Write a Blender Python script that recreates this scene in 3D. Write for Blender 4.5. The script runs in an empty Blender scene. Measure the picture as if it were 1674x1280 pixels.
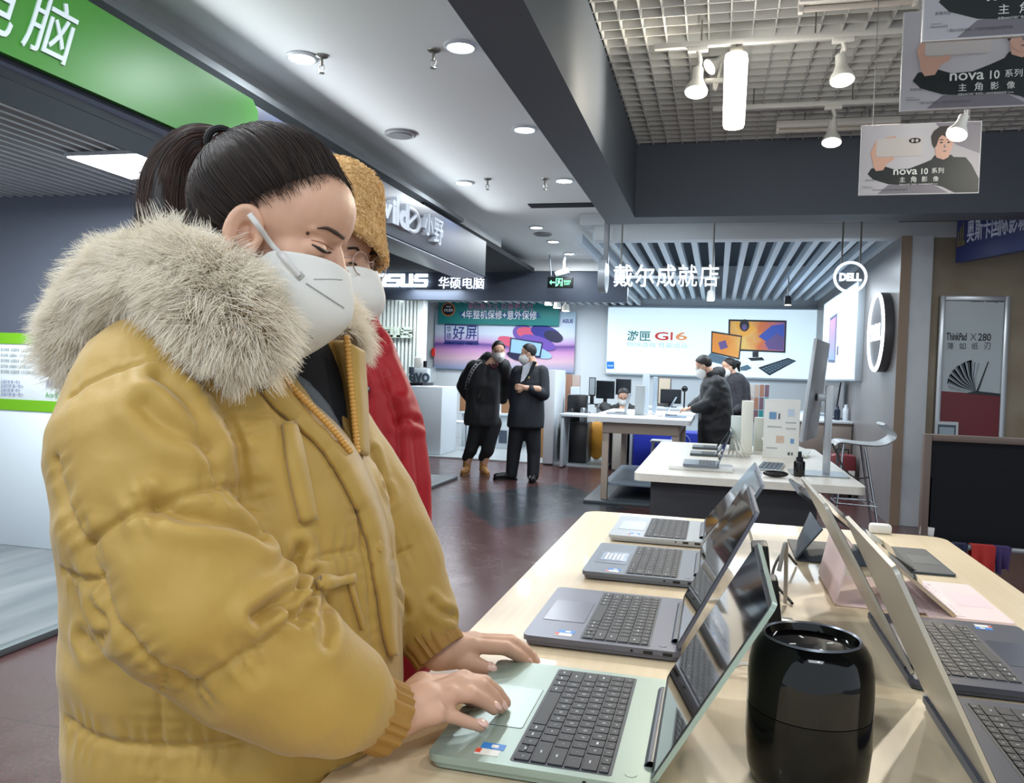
import bpy, bmesh, math, random
import numpy as np
from mathutils import Vector, Matrix, noise
from mathutils.bvhtree import BVHTree
from mathutils.kdtree import KDTree
random.seed(7); np.random.seed(7)
scn = bpy.context.scene
COL = scn.collection
# ---------------------------------------------------------------- camera
W, H, F, CAM_H, ROLL = 1674, 1280, 1320.0, 1.34, 0.04
def _cam_axes():
    r = lambda x, y: np.array([(x - W/2)/F, -(y - H/2)/F, -1.0])
    yv = r(1172, 618); yv /= np.linalg.norm(yv)
    up = np.array([math.sin(ROLL), math.cos(ROLL), 0.0])
    z = up - yv*np.dot(up, yv); z /= np.linalg.norm(z)
    return np.array([np.cross(yv, z), yv, z])
RC = _cam_axes()
CAM = np.array([0, 0, CAM_H])
cd = bpy.data.cameras.new('camera'); cam = bpy.data.objects.new('camera', cd); COL.objects.link(cam)
cd.sensor_fit = 'HORIZONTAL'; cd.sensor_width = 36.0; cd.lens = F*36.0/W; cd.clip_start = 0.02; cd.clip_end = 100
cam.matrix_world = Matrix.Translation(Vector(CAM)) @ Matrix(RC.tolist()).to_4x4()
scn.camera = cam
def ray(px, py): return RC @ np.array([(px - W/2)/F, -(py - H/2)/F, -1.0])
def G(px, py, z):            # point of a horizontal plane seen at a pixel
    d = ray(px, py); return Vector(CAM + d*((z - CAM_H)/d[2]))
def PX(px, py, X):
    d = ray(px, py); return Vector(CAM + d*(X/d[0]))
def PY(px, py, Y):
    d = ray(px, py); return Vector(CAM + d*(Y/d[1]))
def PD(px, py, D):           # point at depth D along the viewing direction
    return Vector(CAM + ray(px, py)*D)
# ---------------------------------------------------------------- world, exposure, big lights
vs = scn.view_settings
vs.view_transform = 'Standard'; vs.look = 'None'; vs.gamma = 1.0; vs.exposure = 0.0
scn.cycles.caustics_reflective = False; scn.cycles.caustics_refractive = False
wd = bpy.data.worlds.new('world'); scn.world = wd; wd.use_nodes = True
bg = wd.node_tree.nodes['Background']; bg.inputs[0].default_value = (0.80, 0.90, 1.0, 1); bg.inputs[1].default_value = 1.05
def area_light(name, loc, size, power, color=(1, 1, 1), aim=None, sizey=None, spread=None, disk=False):
    l = bpy.data.lights.new(name, 'AREA'); l.energy = power; l.color = color; l.size = size
    l.shape = 'DISK' if disk else ('RECTANGLE' if sizey else 'SQUARE')
    if sizey: l.size_y = sizey
    if spread: l.spread = spread
    o = bpy.data.objects.new(name, l); COL.objects.link(o); o.location = loc
    if aim is not None: o.rotation_euler = (Vector(aim) - Vector(loc)).to_track_quat('-Z', 'Y').to_euler()
    return o
def spot_light(name, loc, aim, power, angle=60, blend=.5, color=(1, 1, 1), r=.04):
    l = bpy.data.lights.new(name, 'SPOT'); l.energy = power; l.color = color; l.spot_size = math.radians(angle); l.spot_blend = blend; l.shadow_soft_size = r
    o = bpy.data.objects.new(name, l); COL.objects.link(o); o.location = loc
    o.rotation_euler = (Vector(aim) - Vector(loc)).to_track_quat('-Z', 'Y').to_euler()
    return o
COOL = (.88, .95, 1.0); WARM = (1.0, .90, .74)
# recessed downlights of the aisle ceiling (disk at each fitting), hall continues behind the camera
DOWN = [(-2.24, 3.98), (-1.34, 3.98), (-1.34, 5.40), (-2.24, 6.87), (-1.34, 6.88), (-2.07, 9.06), (-2.07, 10.05), (-2.05, 11.08)]
for i, (x, y) in enumerate(DOWN): area_light('downlight_lamp', (x, y, 2.955), .14, 17, COOL, disk=True)
for x, y in [(-1.34, 2.5), (-1.9, 1.0), (-1.34, 1.0), (-2.24, -.6), (-1.34, -.6)]: area_light('downlight_lamp', (x, y, 2.955), .14, 17, COOL, disk=True)
# track spots over the display table (the fittings hang at z about 3)
spot_light('track_lamp', (.70, 4.25, 2.84), (-.1, 1.3, .9), 125, 62, .6, WARM, .03)
spot_light('track_lamp', (-.14, 4.40, 2.84), (-.25, 1.5, .9), 34, 62, .6, WARM, .045)
spot_light('track_lamp', (.78, 5.52, 2.80), (.2, 2.4, .9), 56, 60, .6, WARM, .045)
spot_light('track_lamp', (1.15, .9, 3.1), (-.45, .95, 1.1), 36, 70, .7, WARM, .05)
spot_light('track_lamp', (.5, -.9, 3.1), (-.5, .9, 1.2), 14, 75, .7, COOL, .06)
spot_light('track_lamp', (1.27, 3.28, 2.42), (1.05, 3.96, 2.42), 9, 95, .8, WARM, .04)
# lantern on the track, hall light panels well behind the camera
pl_ = bpy.data.lights.new('lantern_lamp', 'POINT'); pl_.energy = 8; pl_.color = (1, .97, .9); pl_.shadow_soft_size = .06; po_ = bpy.data.objects.new('lantern_lamp', pl_); COL.objects.link(po_); po_.location = (.11, 4.27, 2.78)
area_light('hall_panel_lamp', (.3, -1.0, 3.1), 1.2, 25, COOL, sizey=.6)
area_light('hall_panel_lamp', (2.4, 2.6, 3.15), 1.2, 40, COOL, sizey=.3)
area_light('added_ceiling_fill', (-2.50, 3.6, 2.76), 9.0, 26, COOL, aim=(-1.2, 3.6, 3.0), sizey=.06, spread=2.2)  # unseen strip light, added above the left fascia to brighten the white ceiling
spot_light('track_lamp', (-.05, 4.86, 2.98), (-.74, 4.3, 3.02), 45, 120, .9, WARM, .04)
# shops: the blue-white shop on the far side, the poster-wall shop, the dim shop on the left
for x in (-.9, .7):
    for y in (9.6, 12.4): area_light('shop_lamp', (x, y, 2.62), 1.0, 42, (.82, .92, 1), sizey=1.0)
for x, y in [(-4.2, 11.4), (-3.0, 12.2), (-4.3, 13.6), (-2.9, 13.8), (-5.2, 12.7)]: area_light('poster_shop_lamp', (x, y, 2.55), .8, 30, COOL, sizey=.5)
area_light('left_shop_lamp', (-3.9, 3.9, 2.50), 1.1, 85, COOL, sizey=.5)
area_light('left_shop_lamp', (-4.4, 2.0, 2.50), .6, 55, COOL, sizey=.6)
area_light('corridor_lamp', (2.6, 6.4, 2.6), .5, 18, COOL, sizey=.5)
# ---------------------------------------------------------------- materials
def lin(c):
    c = np.array(c[:3], float)/255.0
    return tuple(np.where(c <= .04045, c/12.92, ((c + .055)/1.055)**2.4)) + (1.0,)
MATS = {}
def M(name, rgb, rough=.5, metal=0.0, emit=0.0, coat=0.0, spec=.5, alpha=None, trans=0.0, nz=None, bump=None, sheen=0.0, wave=None, ior=None):
    """nz=(scale, amount, rgb2): noise mix of two colours; bump=(scale, strength, distance)"""
    if name in MATS: return MATS[name]
    m = bpy.data.materials.new(name); m.use_nodes = True; nt = m.node_tree; b = nt.nodes['Principled BSDF']
    c = lin(rgb); I = b.inputs
    I['Base Color'].default_value = c; I['Roughness'].default_value = rough; I['Metallic'].default_value = metal
    I['Coat Weight'].default_value = coat; I['Coat Roughness'].default_value = .04; I['Specular IOR Level'].default_value = spec
    I['Transmission Weight'].default_value = trans; I['Sheen Weight'].default_value = sheen
    if ior: I['IOR'].default_value = ior
    if emit: I['Emission Color'].default_value = c; I['Emission Strength'].default_value = emit
    if alpha is not None: I['Alpha'].default_value = alpha
    tc = None
    def coord():
        return nt.nodes.new('ShaderNodeTexCoord').outputs['Object']
    if nz:
        n = nt.nodes.new('ShaderNodeTexNoise'); mp = nt.nodes.new('ShaderNodeMapping')
        sc = nz[0] if isinstance(nz[0], (tuple, list)) else (nz[0],)*3
        mp.inputs['Scale'].default_value = sc; n.inputs['Scale'].default_value = 1; n.inputs['Detail'].default_value = 6
        nt.links.new(coord(), mp.inputs[0]); nt.links.new(mp.outputs[0], n.inputs['Vector'])
        r = nt.nodes.new('ShaderNodeValToRGB'); r.color_ramp.elements[0].position = .35; r.color_ramp.elements[1].position = .65
        r.color_ramp.elements[0].color = c; c2 = lin(nz[2]); c2 = tuple(c[i] + (c2[i] - c[i])*nz[1] for i in range(3)) + (1,)
        r.color_ramp.elements[1].color = c2
        nt.links.new(n.outputs['Fac'], r.inputs[0]); nt.links.new(r.outputs[0], I['Base Color'])
        if emit: nt.links.new(r.outputs[0], I['Emission Color'])
    if bump:
        n = nt.nodes.new('ShaderNodeTexNoise'); mp = nt.nodes.new('ShaderNodeMapping')
        sc = bump[0] if isinstance(bump[0], (tuple, list)) else (bump[0],)*3
        mp.inputs['Scale'].default_value = sc; n.inputs['Scale'].default_value = 1; n.inputs['Detail'].default_value = 4
        nt.links.new(coord(), mp.inputs[0]); nt.links.new(mp.outputs[0], n.inputs['Vector'])
        bp = nt.nodes.new('ShaderNodeBump'); bp.inputs['Strength'].default_value = bump[1]; bp.inputs['Distance'].default_value = bump[2]
        nt.links.new(n.outputs['Fac'], bp.inputs['Height']); nt.links.new(bp.outputs[0], I['Normal'])
    MATS[name] = m
    return m
# ---------------------------------------------------------------- mesh building
def frame(o, x, y):
    x = Vector(x).normalized(); y = Vector(y); y = (y - x*y.dot(x)).normalized(); z = x.cross(y)
    m = Matrix((x, y, z)).transposed().to_4x4(); m.translation = Vector(o); return m
_BOX = {}
def _boxgeo(size, bev, seg):
    key = (tuple(round(s, 5) for s in size), round(bev, 5), seg)
    if key in _BOX: return _BOX[key]
    bm = bmesh.new(); bmesh.ops.create_cube(bm, size=1.0)
    for v in bm.verts: v.co = Vector((v.co[0]*size[0], v.co[1]*size[1], v.co[2]*size[2]))
    if bev > 0: bmesh.ops.bevel(bm, geom=bm.edges[:], offset=min(bev, min(size)*.49), segments=seg, profile=.5, affect='EDGES')
    bm.verts.index_update()
    g = ([v.co.copy() for v in bm.verts], [[v.index for v in f.verts] for f in bm.faces]); bm.free()
    _BOX[key] = g; return g
_TXT = {}
def text_geo(body, bold=0.0, ext=0.0):
    key = (body, bold, ext)
    if key in _TXT: return _TXT[key]
    c = bpy.data.curves.new('lettering', 'FONT'); c.body = body; c.offset = bold; c.extrude = ext; c.resolution_u = 3
    o = bpy.data.objects.new('lettering', c); COL.objects.link(o)
    dg = bpy.context.evaluated_depsgraph_get(); me = o.evaluated_get(dg).to_mesh()
    v = np.array([q.co[:] for q in me.vertices]); f = [list(p.vertices) for p in me.polygons]
    o.evaluated_get(dg).to_mesh_clear(); bpy.data.objects.remove(o); bpy.data.curves.remove(c)
    _TXT[key] = (v, f); return v, f
I4 = Matrix.Identity(4)
class MB:
    def __init__(s): s.v = []; s.f = []; s.m = []; s.s = []
    def add(s, vs, fs, mi=0, smooth=False, T=None):
        o = len(s.v)
        s.v += [tuple(T @ Vector(v)) for v in vs] if T is not None else [tuple(v) for v in vs]
        for f in fs: s.f.append([i + o for i in f]); s.m.append(mi); s.s.append(smooth)
        return s
    def box(s, c, size, bev=0, mi=0, T=None, rz=0, seg=2, R=None):
        g = _boxgeo(size, bev, seg)
        X = Matrix.Translation(Vector(c))
        if rz: X = X @ Matrix.Rotation(rz, 4, 'Z')
        if R is not None: X = X @ R.to_4x4()
        if T is not None: X = T @ X
        return s.add(g[0], g[1], mi, bev > 0, X)
    def span(s, a, b, bev=0, mi=0, T=None):   # box by two corners
        a = Vector(a); b = Vector(b)
        return s.box((a + b)/2, tuple(abs(q) for q in (b - a)), bev, mi, T)
    def quad(s, a, b, c, d, mi=0, T=None): return s.add([a, b, c, d], [[0, 1, 2, 3]], mi, False, T)
    def rings(s, R, mi=0, caps=True, smooth=True, closed=False, T=None):
        n = len(R[0]); vs = [p for r in R for p in r]; fs = []
        k = len(R)
        for i in range(k if closed else k - 1):
            a = i*n; b = ((i + 1) % k)*n
            for j in range(n): q = (j + 1) % n; fs.append([a + j, a + q, b + q, b + j])
        if caps and not closed: fs.append(list(range(n))[::-1]); fs.append([(k - 1)*n + j for j in range(n)])
        return s.add(vs, fs, mi, smooth, T)
    def cyl(s, p0, p1, r0, r1=None, n=20, mi=0, caps=True, smooth=True, T=None):
        r1 = r0 if r1 is None else r1; p0 = Vector(p0); p1 = Vector(p1); d = (p1 - p0).normalized()
        u = d.orthogonal().normalized(); w = d.cross(u)
        ring = lambda p, r: [p + (u*math.cos(2*math.pi*j/n) + w*math.sin(2*math.pi*j/n))*r for j in range(n)]
        return s.rings([ring(p0, r0), ring(p1, r1)], mi, caps, smooth, T=T)
    def lathe(s, prof, c=(0, 0, 0), n=32, mi=0, T=None, caps=True):
        c = Vector(c)
        R = [[c + Vector((r*math.cos(2*math.pi*j/n), r*math.sin(2*math.pi*j/n), z)) for j in range(n)] for r, z in prof]
        return s.rings(R, mi, caps, True, T=T)
    def tube(s, pts, r, n=8, mi=0, closed=False, T=None, flat=None):
        P = [Vector(p) for p in pts]; k = len(P); R = []; u = None
        for i in range(k):
            a = P[(i - 1) % k] if (closed or i > 0) else P[i]; b = P[(i + 1) % k] if (closed or i < k - 1) else P[i]
            d = (b - a).normalized()
            if u is None: u = d.orthogonal().normalized()
            u = (u - d*u.dot(d))
            u = u.normalized() if u.length > 1e-6 else d.orthogonal().normalized()
            w = d.cross(u); ri = r[i] if isinstance(r, (list, tuple)) else r
            R.append([P[i] + (u*math.cos(2*math.pi*j/n) + w*math.sin(2*math.pi*j/n))*ri for j in range(n)])
        return s.rings(R, mi, True, True, closed, T=T)
    def prism(s, poly, h, T=None, mi=0, smooth=False):   # polygon in xy, from z=0 to z=h
        n = len(poly); vs = [(p[0], p[1], 0) for p in poly] + [(p[0], p[1], h) for p in poly]
        fs = [list(range(n))[::-1], [n + i for i in range(n)]] + [[i, (i + 1) % n, n + (i + 1) % n, n + i] for i in range(n)]
        return s.add(vs, fs, mi, smooth, T)
    def ell(s, c, r, n=20, m=12, mi=0, T=None, R=None):
        rg = []
        X = Matrix.Translation(Vector(c)) @ (R.to_4x4() if R is not None else I4)
        for i in range(m + 1):
            t = math.pi*(i + .02)/(m + .04)
            rg.append([X @ Vector((r[0]*math.sin(t)*math.cos(2*math.pi*j/n), r[1]*math.sin(t)*math.sin(2*math.pi*j/n), -r[2]*math.cos(t))) for j in range(n)])
        return s.rings(rg, mi, True, True, T=T)
    def text(s, body, T, w=None, h=None, ext=0.0, bold=0.0, mi=0, center=True, keep=False):
        """letters laid in the xy plane of T, fitted to width w and/or height h (metres)"""
        v, f = text_geo(body, bold, 1.0 if ext else 0.0)
        lo = v.min(0); hi = v.max(0); sx = sy = 1
        if w and h: sx = w/(hi[0] - lo[0]); sy = h/(hi[1] - lo[1])
        elif w: sx = sy = w/(hi[0] - lo[0])
        else: sx = sy = h/(hi[1] - lo[1])
        q = (v - (lo + hi)/2) if center else (v - np.array([lo[0], lo[1], (lo[2] + hi[2])/2]))
        q = q*np.array([sx, sy, ext/2 if ext else 0.0]) + np.array([0, 0, ext/2])
        return s.add([tuple(p) for p in q], f, mi, False, T)
    def build(s, name, mats, parent=None, split=None):
        me = bpy.data.meshes.new(name); me.from_pydata(s.v, [], s.f)
        for m in (mats if isinstance(mats, (list, tuple)) else [mats]): me.materials.append(m)
        me.polygons.foreach_set('material_index', s.m); me.polygons.foreach_set('use_smooth', s.s)
        me.update()
        if any(s.s): me.set_sharp_from_angle(angle=math.radians(38))
        return link(name, me, parent)
def link(name, me, parent=None):
    o = bpy.data.objects.new(name, me); COL.objects.link(o)
    if parent is not None: adopt(o, parent)
    return o
def adopt(o, parent):
    o.parent = parent
    if parent.parent is None: o.matrix_parent_inverse = parent.matrix_basis.inverted()
def thing(name, label, cat, loc=(0, 0, 0), rz=0.0, group=None):
    o = bpy.data.objects.new(name, None); COL.objects.link(o); o.empty_display_size = .05
    o.location = loc; o.rotation_euler = (0, 0, rz)
    return tag(o, label, cat, group)
def tag(o, label, cat, group=None):
    o['label'] = label; o['category'] = cat
    if group: o['group'] = group
    return o
def struct(name, mb, mats):
    o = mb.build(name, mats); o['kind'] = 'structure'; return o
def dup(root, label, loc=None, rz=None, group=None):
    r = root.copy(); COL.objects.link(r); r['label'] = label
    if loc is not None: r.location = loc
    if rz is not None: r.rotation_euler = (0, 0, rz)
    if group: r['group'] = group
    def rec(a, b):
        for ch in list(a.children):
            c = ch.copy(); COL.objects.link(c); c.parent = b; rec(ch, c)
    rec(root, r); return r
def remesh(mb, name, mats, voxel, smooth=6, parent=None, fn=None, lam=.5):
    """union of closed shapes -> one continuous skin"""
    o = mb.build(name, mats)
    md = o.modifiers.new('r', 'REMESH'); md.mode = 'VOXEL'; md.voxel_size = voxel; md.use_smooth_shade = True
    if smooth:
        sm = o.modifiers.new('s', 'SMOOTH'); sm.factor = lam; sm.iterations = smooth
    dg = bpy.context.evaluated_depsgraph_get(); me = bpy.data.meshes.new_from_object(o.evaluated_get(dg))
    o.modifiers.clear(); old = o.data; o.data = me; bpy.data.meshes.remove(old); me.name = name
    if fn:
        n = len(me.vertices); co = np.empty(n*3); me.vertices.foreach_get('co', co); nr = np.empty(n*3); me.vertices.foreach_get('normal', nr)
        co = fn(co.reshape(-1, 3), nr.reshape(-1, 3)); me.vertices.foreach_set('co', co.ravel()); me.update()
    me.polygons.foreach_set('use_smooth', [True]*len(me.polygons))
    if parent is not None: adopt(o, parent)
    return o
def cap(mb, p0, p1, r0, r1=None, n=18):   # capsule with tapered ends (closed)
    r1 = r0 if r1 is None else r1; p0 = Vector(p0); p1 = Vector(p1); d = p1 - p0; L = max(d.length, 1e-5); d = d/L
    u = d.orthogonal().normalized(); w = d.cross(u); R = []
    for t in np.linspace(-90, 0, 6): a = math.radians(t); R.append((p0 + d*(r0*math.sin(a)), max(r0*math.cos(a), 1e-4)))
    for t in np.linspace(0, 90, 6): a = math.radians(t); R.append((p1 + d*(r1*math.sin(a)), max(r1*math.cos(a), 1e-4)))
    return mb.rings([[p + (u*math.cos(2*math.pi*j/n) + w*math.sin(2*math.pi*j/n))*r for j in range(n)] for p, r in R])
def chain(mb, pts, rs, n=18):
    for i in range(len(pts) - 1): cap(mb, pts[i], pts[i + 1], rs[i], rs[i + 1], n)
    return mb
def spline(pts, k=8):   # Catmull-Rom through points
    P = [Vector(p) for p in pts]; out = []
    for i in range(len(P) - 1):
        a = P[i - 1] if i else P[0]*2 - P[1]; b = P[i]; c = P[i + 1]; d = P[i + 2] if i + 2 < len(P) else c*2 - b
        for j in range(k):
            t = j/k; out.append(.5*((2*b) + (c - a)*t + (2*a - 5*b + 4*c - d)*t*t + (3*b - a - 3*c + d)*t**3))
    out.append(P[-1]); return out
def interp(xs, ys, n):
    return list(np.interp(np.linspace(0, 1, n), xs, ys))
# ================================================================ SETTING
def gradmat(name, axis, a, b, stops, rough=.5, emit=0.0, distort=None):
    """colour printed along an object axis: stops = [(t, rgb)]"""
    m = bpy.data.materials.new(name); m.use_nodes = True; nt = m.node_tree; p = nt.nodes['Principled BSDF']
    tc = nt.nodes.new('ShaderNodeTexCoord'); sx = nt.nodes.new('ShaderNodeSeparateXYZ'); mr = nt.nodes.new('ShaderNodeMapRange')
    src = tc.outputs['Object']
    if distort:
        n = nt.nodes.new('ShaderNodeTexNoise'); n.inputs['Scale'].default_value = distort[0]; n.inputs['Detail'].default_value = 5
        nt.links.new(src, n.inputs['Vector']); vm = nt.nodes.new('ShaderNodeMixRGB'); vm.blend_type = 'LINEAR_LIGHT'; vm.inputs[0].default_value = distort[1]
        nt.links.new(src, vm.inputs[1]); nt.links.new(n.outputs['Color'], vm.inputs[2]); src = vm.outputs[0]
    nt.links.new(src, sx.inputs[0]); nt.links.new(sx.outputs['XYZ'.index(axis)], mr.inputs['Value'])
    mr.inputs['From Min'].default_value = a; mr.inputs['From Max'].default_value = b
    r = nt.nodes.new('ShaderNodeValToRGB'); nt.links.new(mr.outputs[0], r.inputs[0])
    e = r.color_ramp.elements
    while len(e) < len(stops): e.new(.5)
    for i, (t, c) in enumerate(stops): e[i].position = t; e[i].color = lin(c)
    nt.links.new(r.outputs[0], p.inputs['Base Color']); p.inputs['Roughness'].default_value = rough
    if emit: nt.links.new(r.outputs[0], p.inputs['Emission Color']); p.inputs['Emission Strength'].default_value = emit
    return m
def floor_mat():
    m = bpy.data.materials.new('polished_floor'); m.use_nodes = True; nt = m.node_tree; p = nt.nodes['Principled BSDF']; L = nt.links.new
    tc = nt.nodes.new('ShaderNodeTexCoord'); sx = nt.nodes.new('ShaderNodeSeparateXYZ'); L(tc.outputs['Object'], sx.inputs[0])
    def math_(op, a, b=None):
        n = nt.nodes.new('ShaderNodeMath'); n.operation = op
        for i, q in enumerate((a, b)):
            if q is None: continue
            if isinstance(q, (int, float)): n.inputs[i].default_value = q
            else: L(q, n.inputs[i])
        return n.outputs[0]
    # grey diamond inlay in the walkway
    dx = math_('ABSOLUTE', math_('ADD', sx.outputs[0], 1.75)); dy = math_('ABSOLUTE', math_('ADD', sx.outputs[1], -8.1))
    dia = math_('LESS_THAN', math_('ADD', math_('MULTIPLY', dx, 1.0), math_('MULTIPLY', dy, .62)), .95)
    n = nt.nodes.new('ShaderNodeTexNoise'); n.inputs['Scale'].default_value = 55; n.inputs['Detail'].default_value = 8; n.inputs['Roughness'].default_value = .7
    L(tc.outputs['Object'], n.inputs['Vector'])
    r1 = nt.nodes.new('ShaderNodeValToRGB'); r1.color_ramp.elements[0].position = .35; r1.color_ramp.elements[1].position = .68
    r1.color_ramp.elements[0].color = lin((70, 44, 44)); r1.color_ramp.elements[1].color = lin((90, 60, 58)); L(n.outputs['Fac'], r1.inputs[0])
    r2 = nt.nodes.new('ShaderNodeValToRGB'); r2.color_ramp.elements[0].color = lin((34, 38, 42)); r2.color_ramp.elements[1].color = lin((58, 62, 66)); L(n.outputs['Fac'], r2.inputs[0])
    mx = nt.nodes.new('ShaderNodeMixRGB'); L(dia, mx.inputs[0]); L(r1.outputs[0], mx.inputs[1]); L(r2.outputs[0], mx.inputs[2])
    # tile joints 0.6 m
    jx = math_('LESS_THAN', math_('FRACT', math_('DIVIDE', sx.outputs[0], .6)), .006); jy = math_('LESS_THAN', math_('FRACT', math_('DIVIDE', sx.outputs[1], .6)), .006)
    j = math_('MAXIMUM', jx, jy); m2 = nt.nodes.new('ShaderNodeMixRGB'); L(j, m2.inputs[0]); L(mx.outputs[0], m2.inputs[1]); m2.inputs[2].default_value = lin((40, 28, 28))
    L(m2.outputs[0], p.inputs['Base Color']); p.inputs['Roughness'].default_value = .22; p.inputs['Specular IOR Level'].default_value = .55
    n2 = nt.nodes.new('ShaderNodeTexNoise'); n2.inputs['Scale'].default_value = 5; L(tc.outputs['Object'], n2.inputs['Vector'])
    mr = nt.nodes.new('ShaderNodeMapRange'); L(n2.outputs['Fac'], mr.inputs[0]); mr.inputs[3].default_value = .16; mr.inputs[4].default_value = .34; L(mr.outputs[0], p.inputs['Roughness'])
    return m
def wood_mat(name, c1, c2, scale=(3, 40, 40), rough=.42, coat=0.0):
    m = M(name, c1, rough, coat=coat, nz=(scale, 1.0, c2)); return m
white_paint = M('white_paint', (234, 236, 234), .75, bump=(35, .05, .01))
soffit_paint = M('soffit_paint', (196, 197, 196), .75)
beam_paint = M('beam_grey_paint', (98, 106, 116), .6)
fascia_blue = M('fascia_blue', (34, 41, 62), .5)
fascia_grey = M('fascia_slate', (72, 80, 94), .5)
wall_slate = M('wall_slate', (122, 128, 142), .7)
wall_white = M('wall_white', (216, 222, 226), .7)
void_grey = M('void_grey', (84, 85, 88), .9)
dark_void = M('dark_void', (34, 38, 42), .9)
struct('floor', MB().span((-10, -3, -.08), (6, 17, 0)), floor_mat())
# white plasterboard ceiling of the walkway and its stepped border
c = MB(); c.span((-2.69, -1.3, 3.0), (-1.0, 7.3, 3.1)); c.span((-2.69, 7.3, 3.0), (6, 8.5, 3.1)); c.span((-2.69, 8.5, 3.0), (-1.3, 11.7, 3.1))
c.span((-8, 9.83, 3.0), (-2.69, 11.7, 3.1))
struct('ceiling', c, white_paint)
c = MB(); c.span((-9, -1.3, 2.885), (-2.69, 9.83, 3.1)); struct('trim_1', c, soffit_paint)
# beams
b = MB(); b.span((-1.01, -1.3, 2.69), (-.735, 6.98, 3.75)); struct('beam_1', b, beam_paint)
b = MB(); b.span((-1.01, 6.98, 2.69), (6, 7.3, 3.75)); struct('beam_2', b, beam_paint)
# open-cell grid ceiling, slab above it
g = MB(); z0, z1 = 3.30, 3.36
for i in range(46):
    x = -.72 + i*.12; g.span((x - .004, -1.25, z0), (x + .004, 6.97, z1))
for i in range(69):
    y = -1.25 + i*.12; g.span((-.735, y - .004, z0), (4.8, y + .004, z1))
struct('ceiling_2', g, M('grid_white', (214, 214, 210), .5))
struct('ceiling_3', MB().span((-1, -1.3, 3.62), (6, 7.3, 3.75)), void_grey)
# walls that close the hall (mostly hidden)
struct('wall_right', MB().span((4.9, 2.6, 0), (5.1, 8.4, 3.75)), wall_slate)
struct('wall_left', MB().span((-9.1, -3, 0), (-9, 17, 3.1)), wall_slate)
struct('wall_back', MB().span((-9, 15.0, 0), (6, 15.2, 3.6)), wall_white)
# left shop: fascia with lettering above its opening, dim ceiling, slate wall behind
f = MB(); f.span((-2.44, -1.2, 2.30), (-2.35, 8.0, 2.66), .004); f.span((-2.68, -1.2, 2.30), (-2.44, 8.0, 2.42)); struct('wall_fascia', f, fascia_blue)
f = MB(); f.span((-2.67, 3.75, 2.286), (-2.36, 7.99, 2.299), .003); struct('trim_2', f, M('fascia_lower_band', (168, 178, 186), .3, metal=.3))
s = MB(); s.span((-9, -2, 2.86), (-2.6, 8, 2.9)); struct('ceiling_4', s, M('left_void', (130, 134, 136), .9))
s = MB()
for i in range(66):
    x = -9 + i*.098; s.span((x, -2, 2.58), (x + .03, 5.24 if x < -3.1 else 6.98, 2.65))
s.span((-9, 2.92, 2.52), (-2.62, 3.04, 2.66)); struct('ceiling_5', s, M('left_slats', (206, 210, 210), .6))
struct('ceiling_6', MB().span((-9, 7.0, 2.80), (-2.66, 11.6, 2.86)), dark_void)
struct('wall_left_shop', MB().span((-9, 5.25, 0), (-3.05, 5.37, 2.86)), wall_slate)
# raised shop floor, grey planks, metal edge
p = MB(); p.span((-9, -2, 0), (-3.06, 9.35, .03)); struct('floor_2', p, wood_mat('grey_planks', (96, 102, 106), (124, 128, 130), (6, .7, 6), .5))
p = MB(); p.span((-3.08, -2, 0), (-3.02, 9.37, .034), .006); p.span((-9, 9.33, 0), (-3.02, 9.39, .034), .006); struct('trim_3', p, M('metal_strip', (112, 120, 122), .4, metal=.5))
struct('floor_3', MB().span((-9, 11.5, 0), (1.64, 15, .02)), M('pale_tiles', (172, 178, 180), .3, nz=(3, .6, (150, 158, 162))))
# far shops: fascia, low partition, slatted ceilings, side wall
f = MB(); f.span((-8, 11.7, 2.39), (-1.3, 11.85, 2.83), .004); struct('wall_fascia_far', f, fascia_grey)
struct('trim_4', MB().span((-8, 11.66, 2.83), (-1.3, 11.85, 3.1), .004), white_paint)
s = MB()
for i in range(42):
    x = -7.6 + i*.15; s.span((x, 11.9, 2.62), (x + .05, 15, 2.70))
struct('ceiling_7', s, M('slat_white', (212, 218, 222), .5))
s = MB()
for i in range(19):
    x = -1.52 + i*.172; s.span((x, 8.62, 2.74), (x + .062, 15, 2.84))
struct('ceiling_8', s, M('slat_bluewhite', (214, 226, 236), .45))
struct('ceiling_9', MB().span((-9, 8.5, 3.35), (6, 15, 3.45)), M('void_blue', (76, 84, 94), .9))
f = MB(); f.span((-1.45, 8.36, 2.885), (1.62, 8.62, 3.0), .004); f.span((-1.30, 8.40, 2.735), (2.35, 8.60, 2.885), .004); struct('trim_5', f, M('fascia_white', (206, 212, 216), .5))
w = MB(); w.span((1.64, 8.3, 0), (1.72, 15, 2.735)); struct('wall_side', w, M('laminate_grey', (126, 122, 122), .36, nz=((5, .8, .9), .8, (142, 138, 136))))
struct('trim_6', MB().span((1.636, 8.285, 0), (1.724, 8.302, 2.735)), M('laminate_edge_tan', (146, 124, 104), .5))
struct('wall_partition', MB().span((-2.40, 11.42, .02), (-2.25, 12.2, 1.38), .006), M('partition_white', (220, 224, 228), .5))
# poster corner on the right: white pier and beige wall
struct('wall_pier', MB().span((1.727, 8.30, 0), (1.915, 8.6, 2.735), .004), M('pier_white', (206, 210, 214), .6, nz=(4, .5, (186, 192, 198))))
struct('wall_beige', MB().span((1.915, 8.42, 0), (3.06, 8.6, 3.4)), M('beige_plaster', (158, 146, 126), .7, nz=(3, .8, (136, 122, 102))))
struct('trim_7', MB().span((3.06, 8.36, 0), (3.12, 8.6, 3.0)), M('steel_post', (150, 156, 160), .35, metal=.6))
struct('wall_dark', MB().span((3.12, 8.5, 0), (5, 8.62, 3.4)), M('dark_glass_wall', (30, 36, 46), .2))
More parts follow.
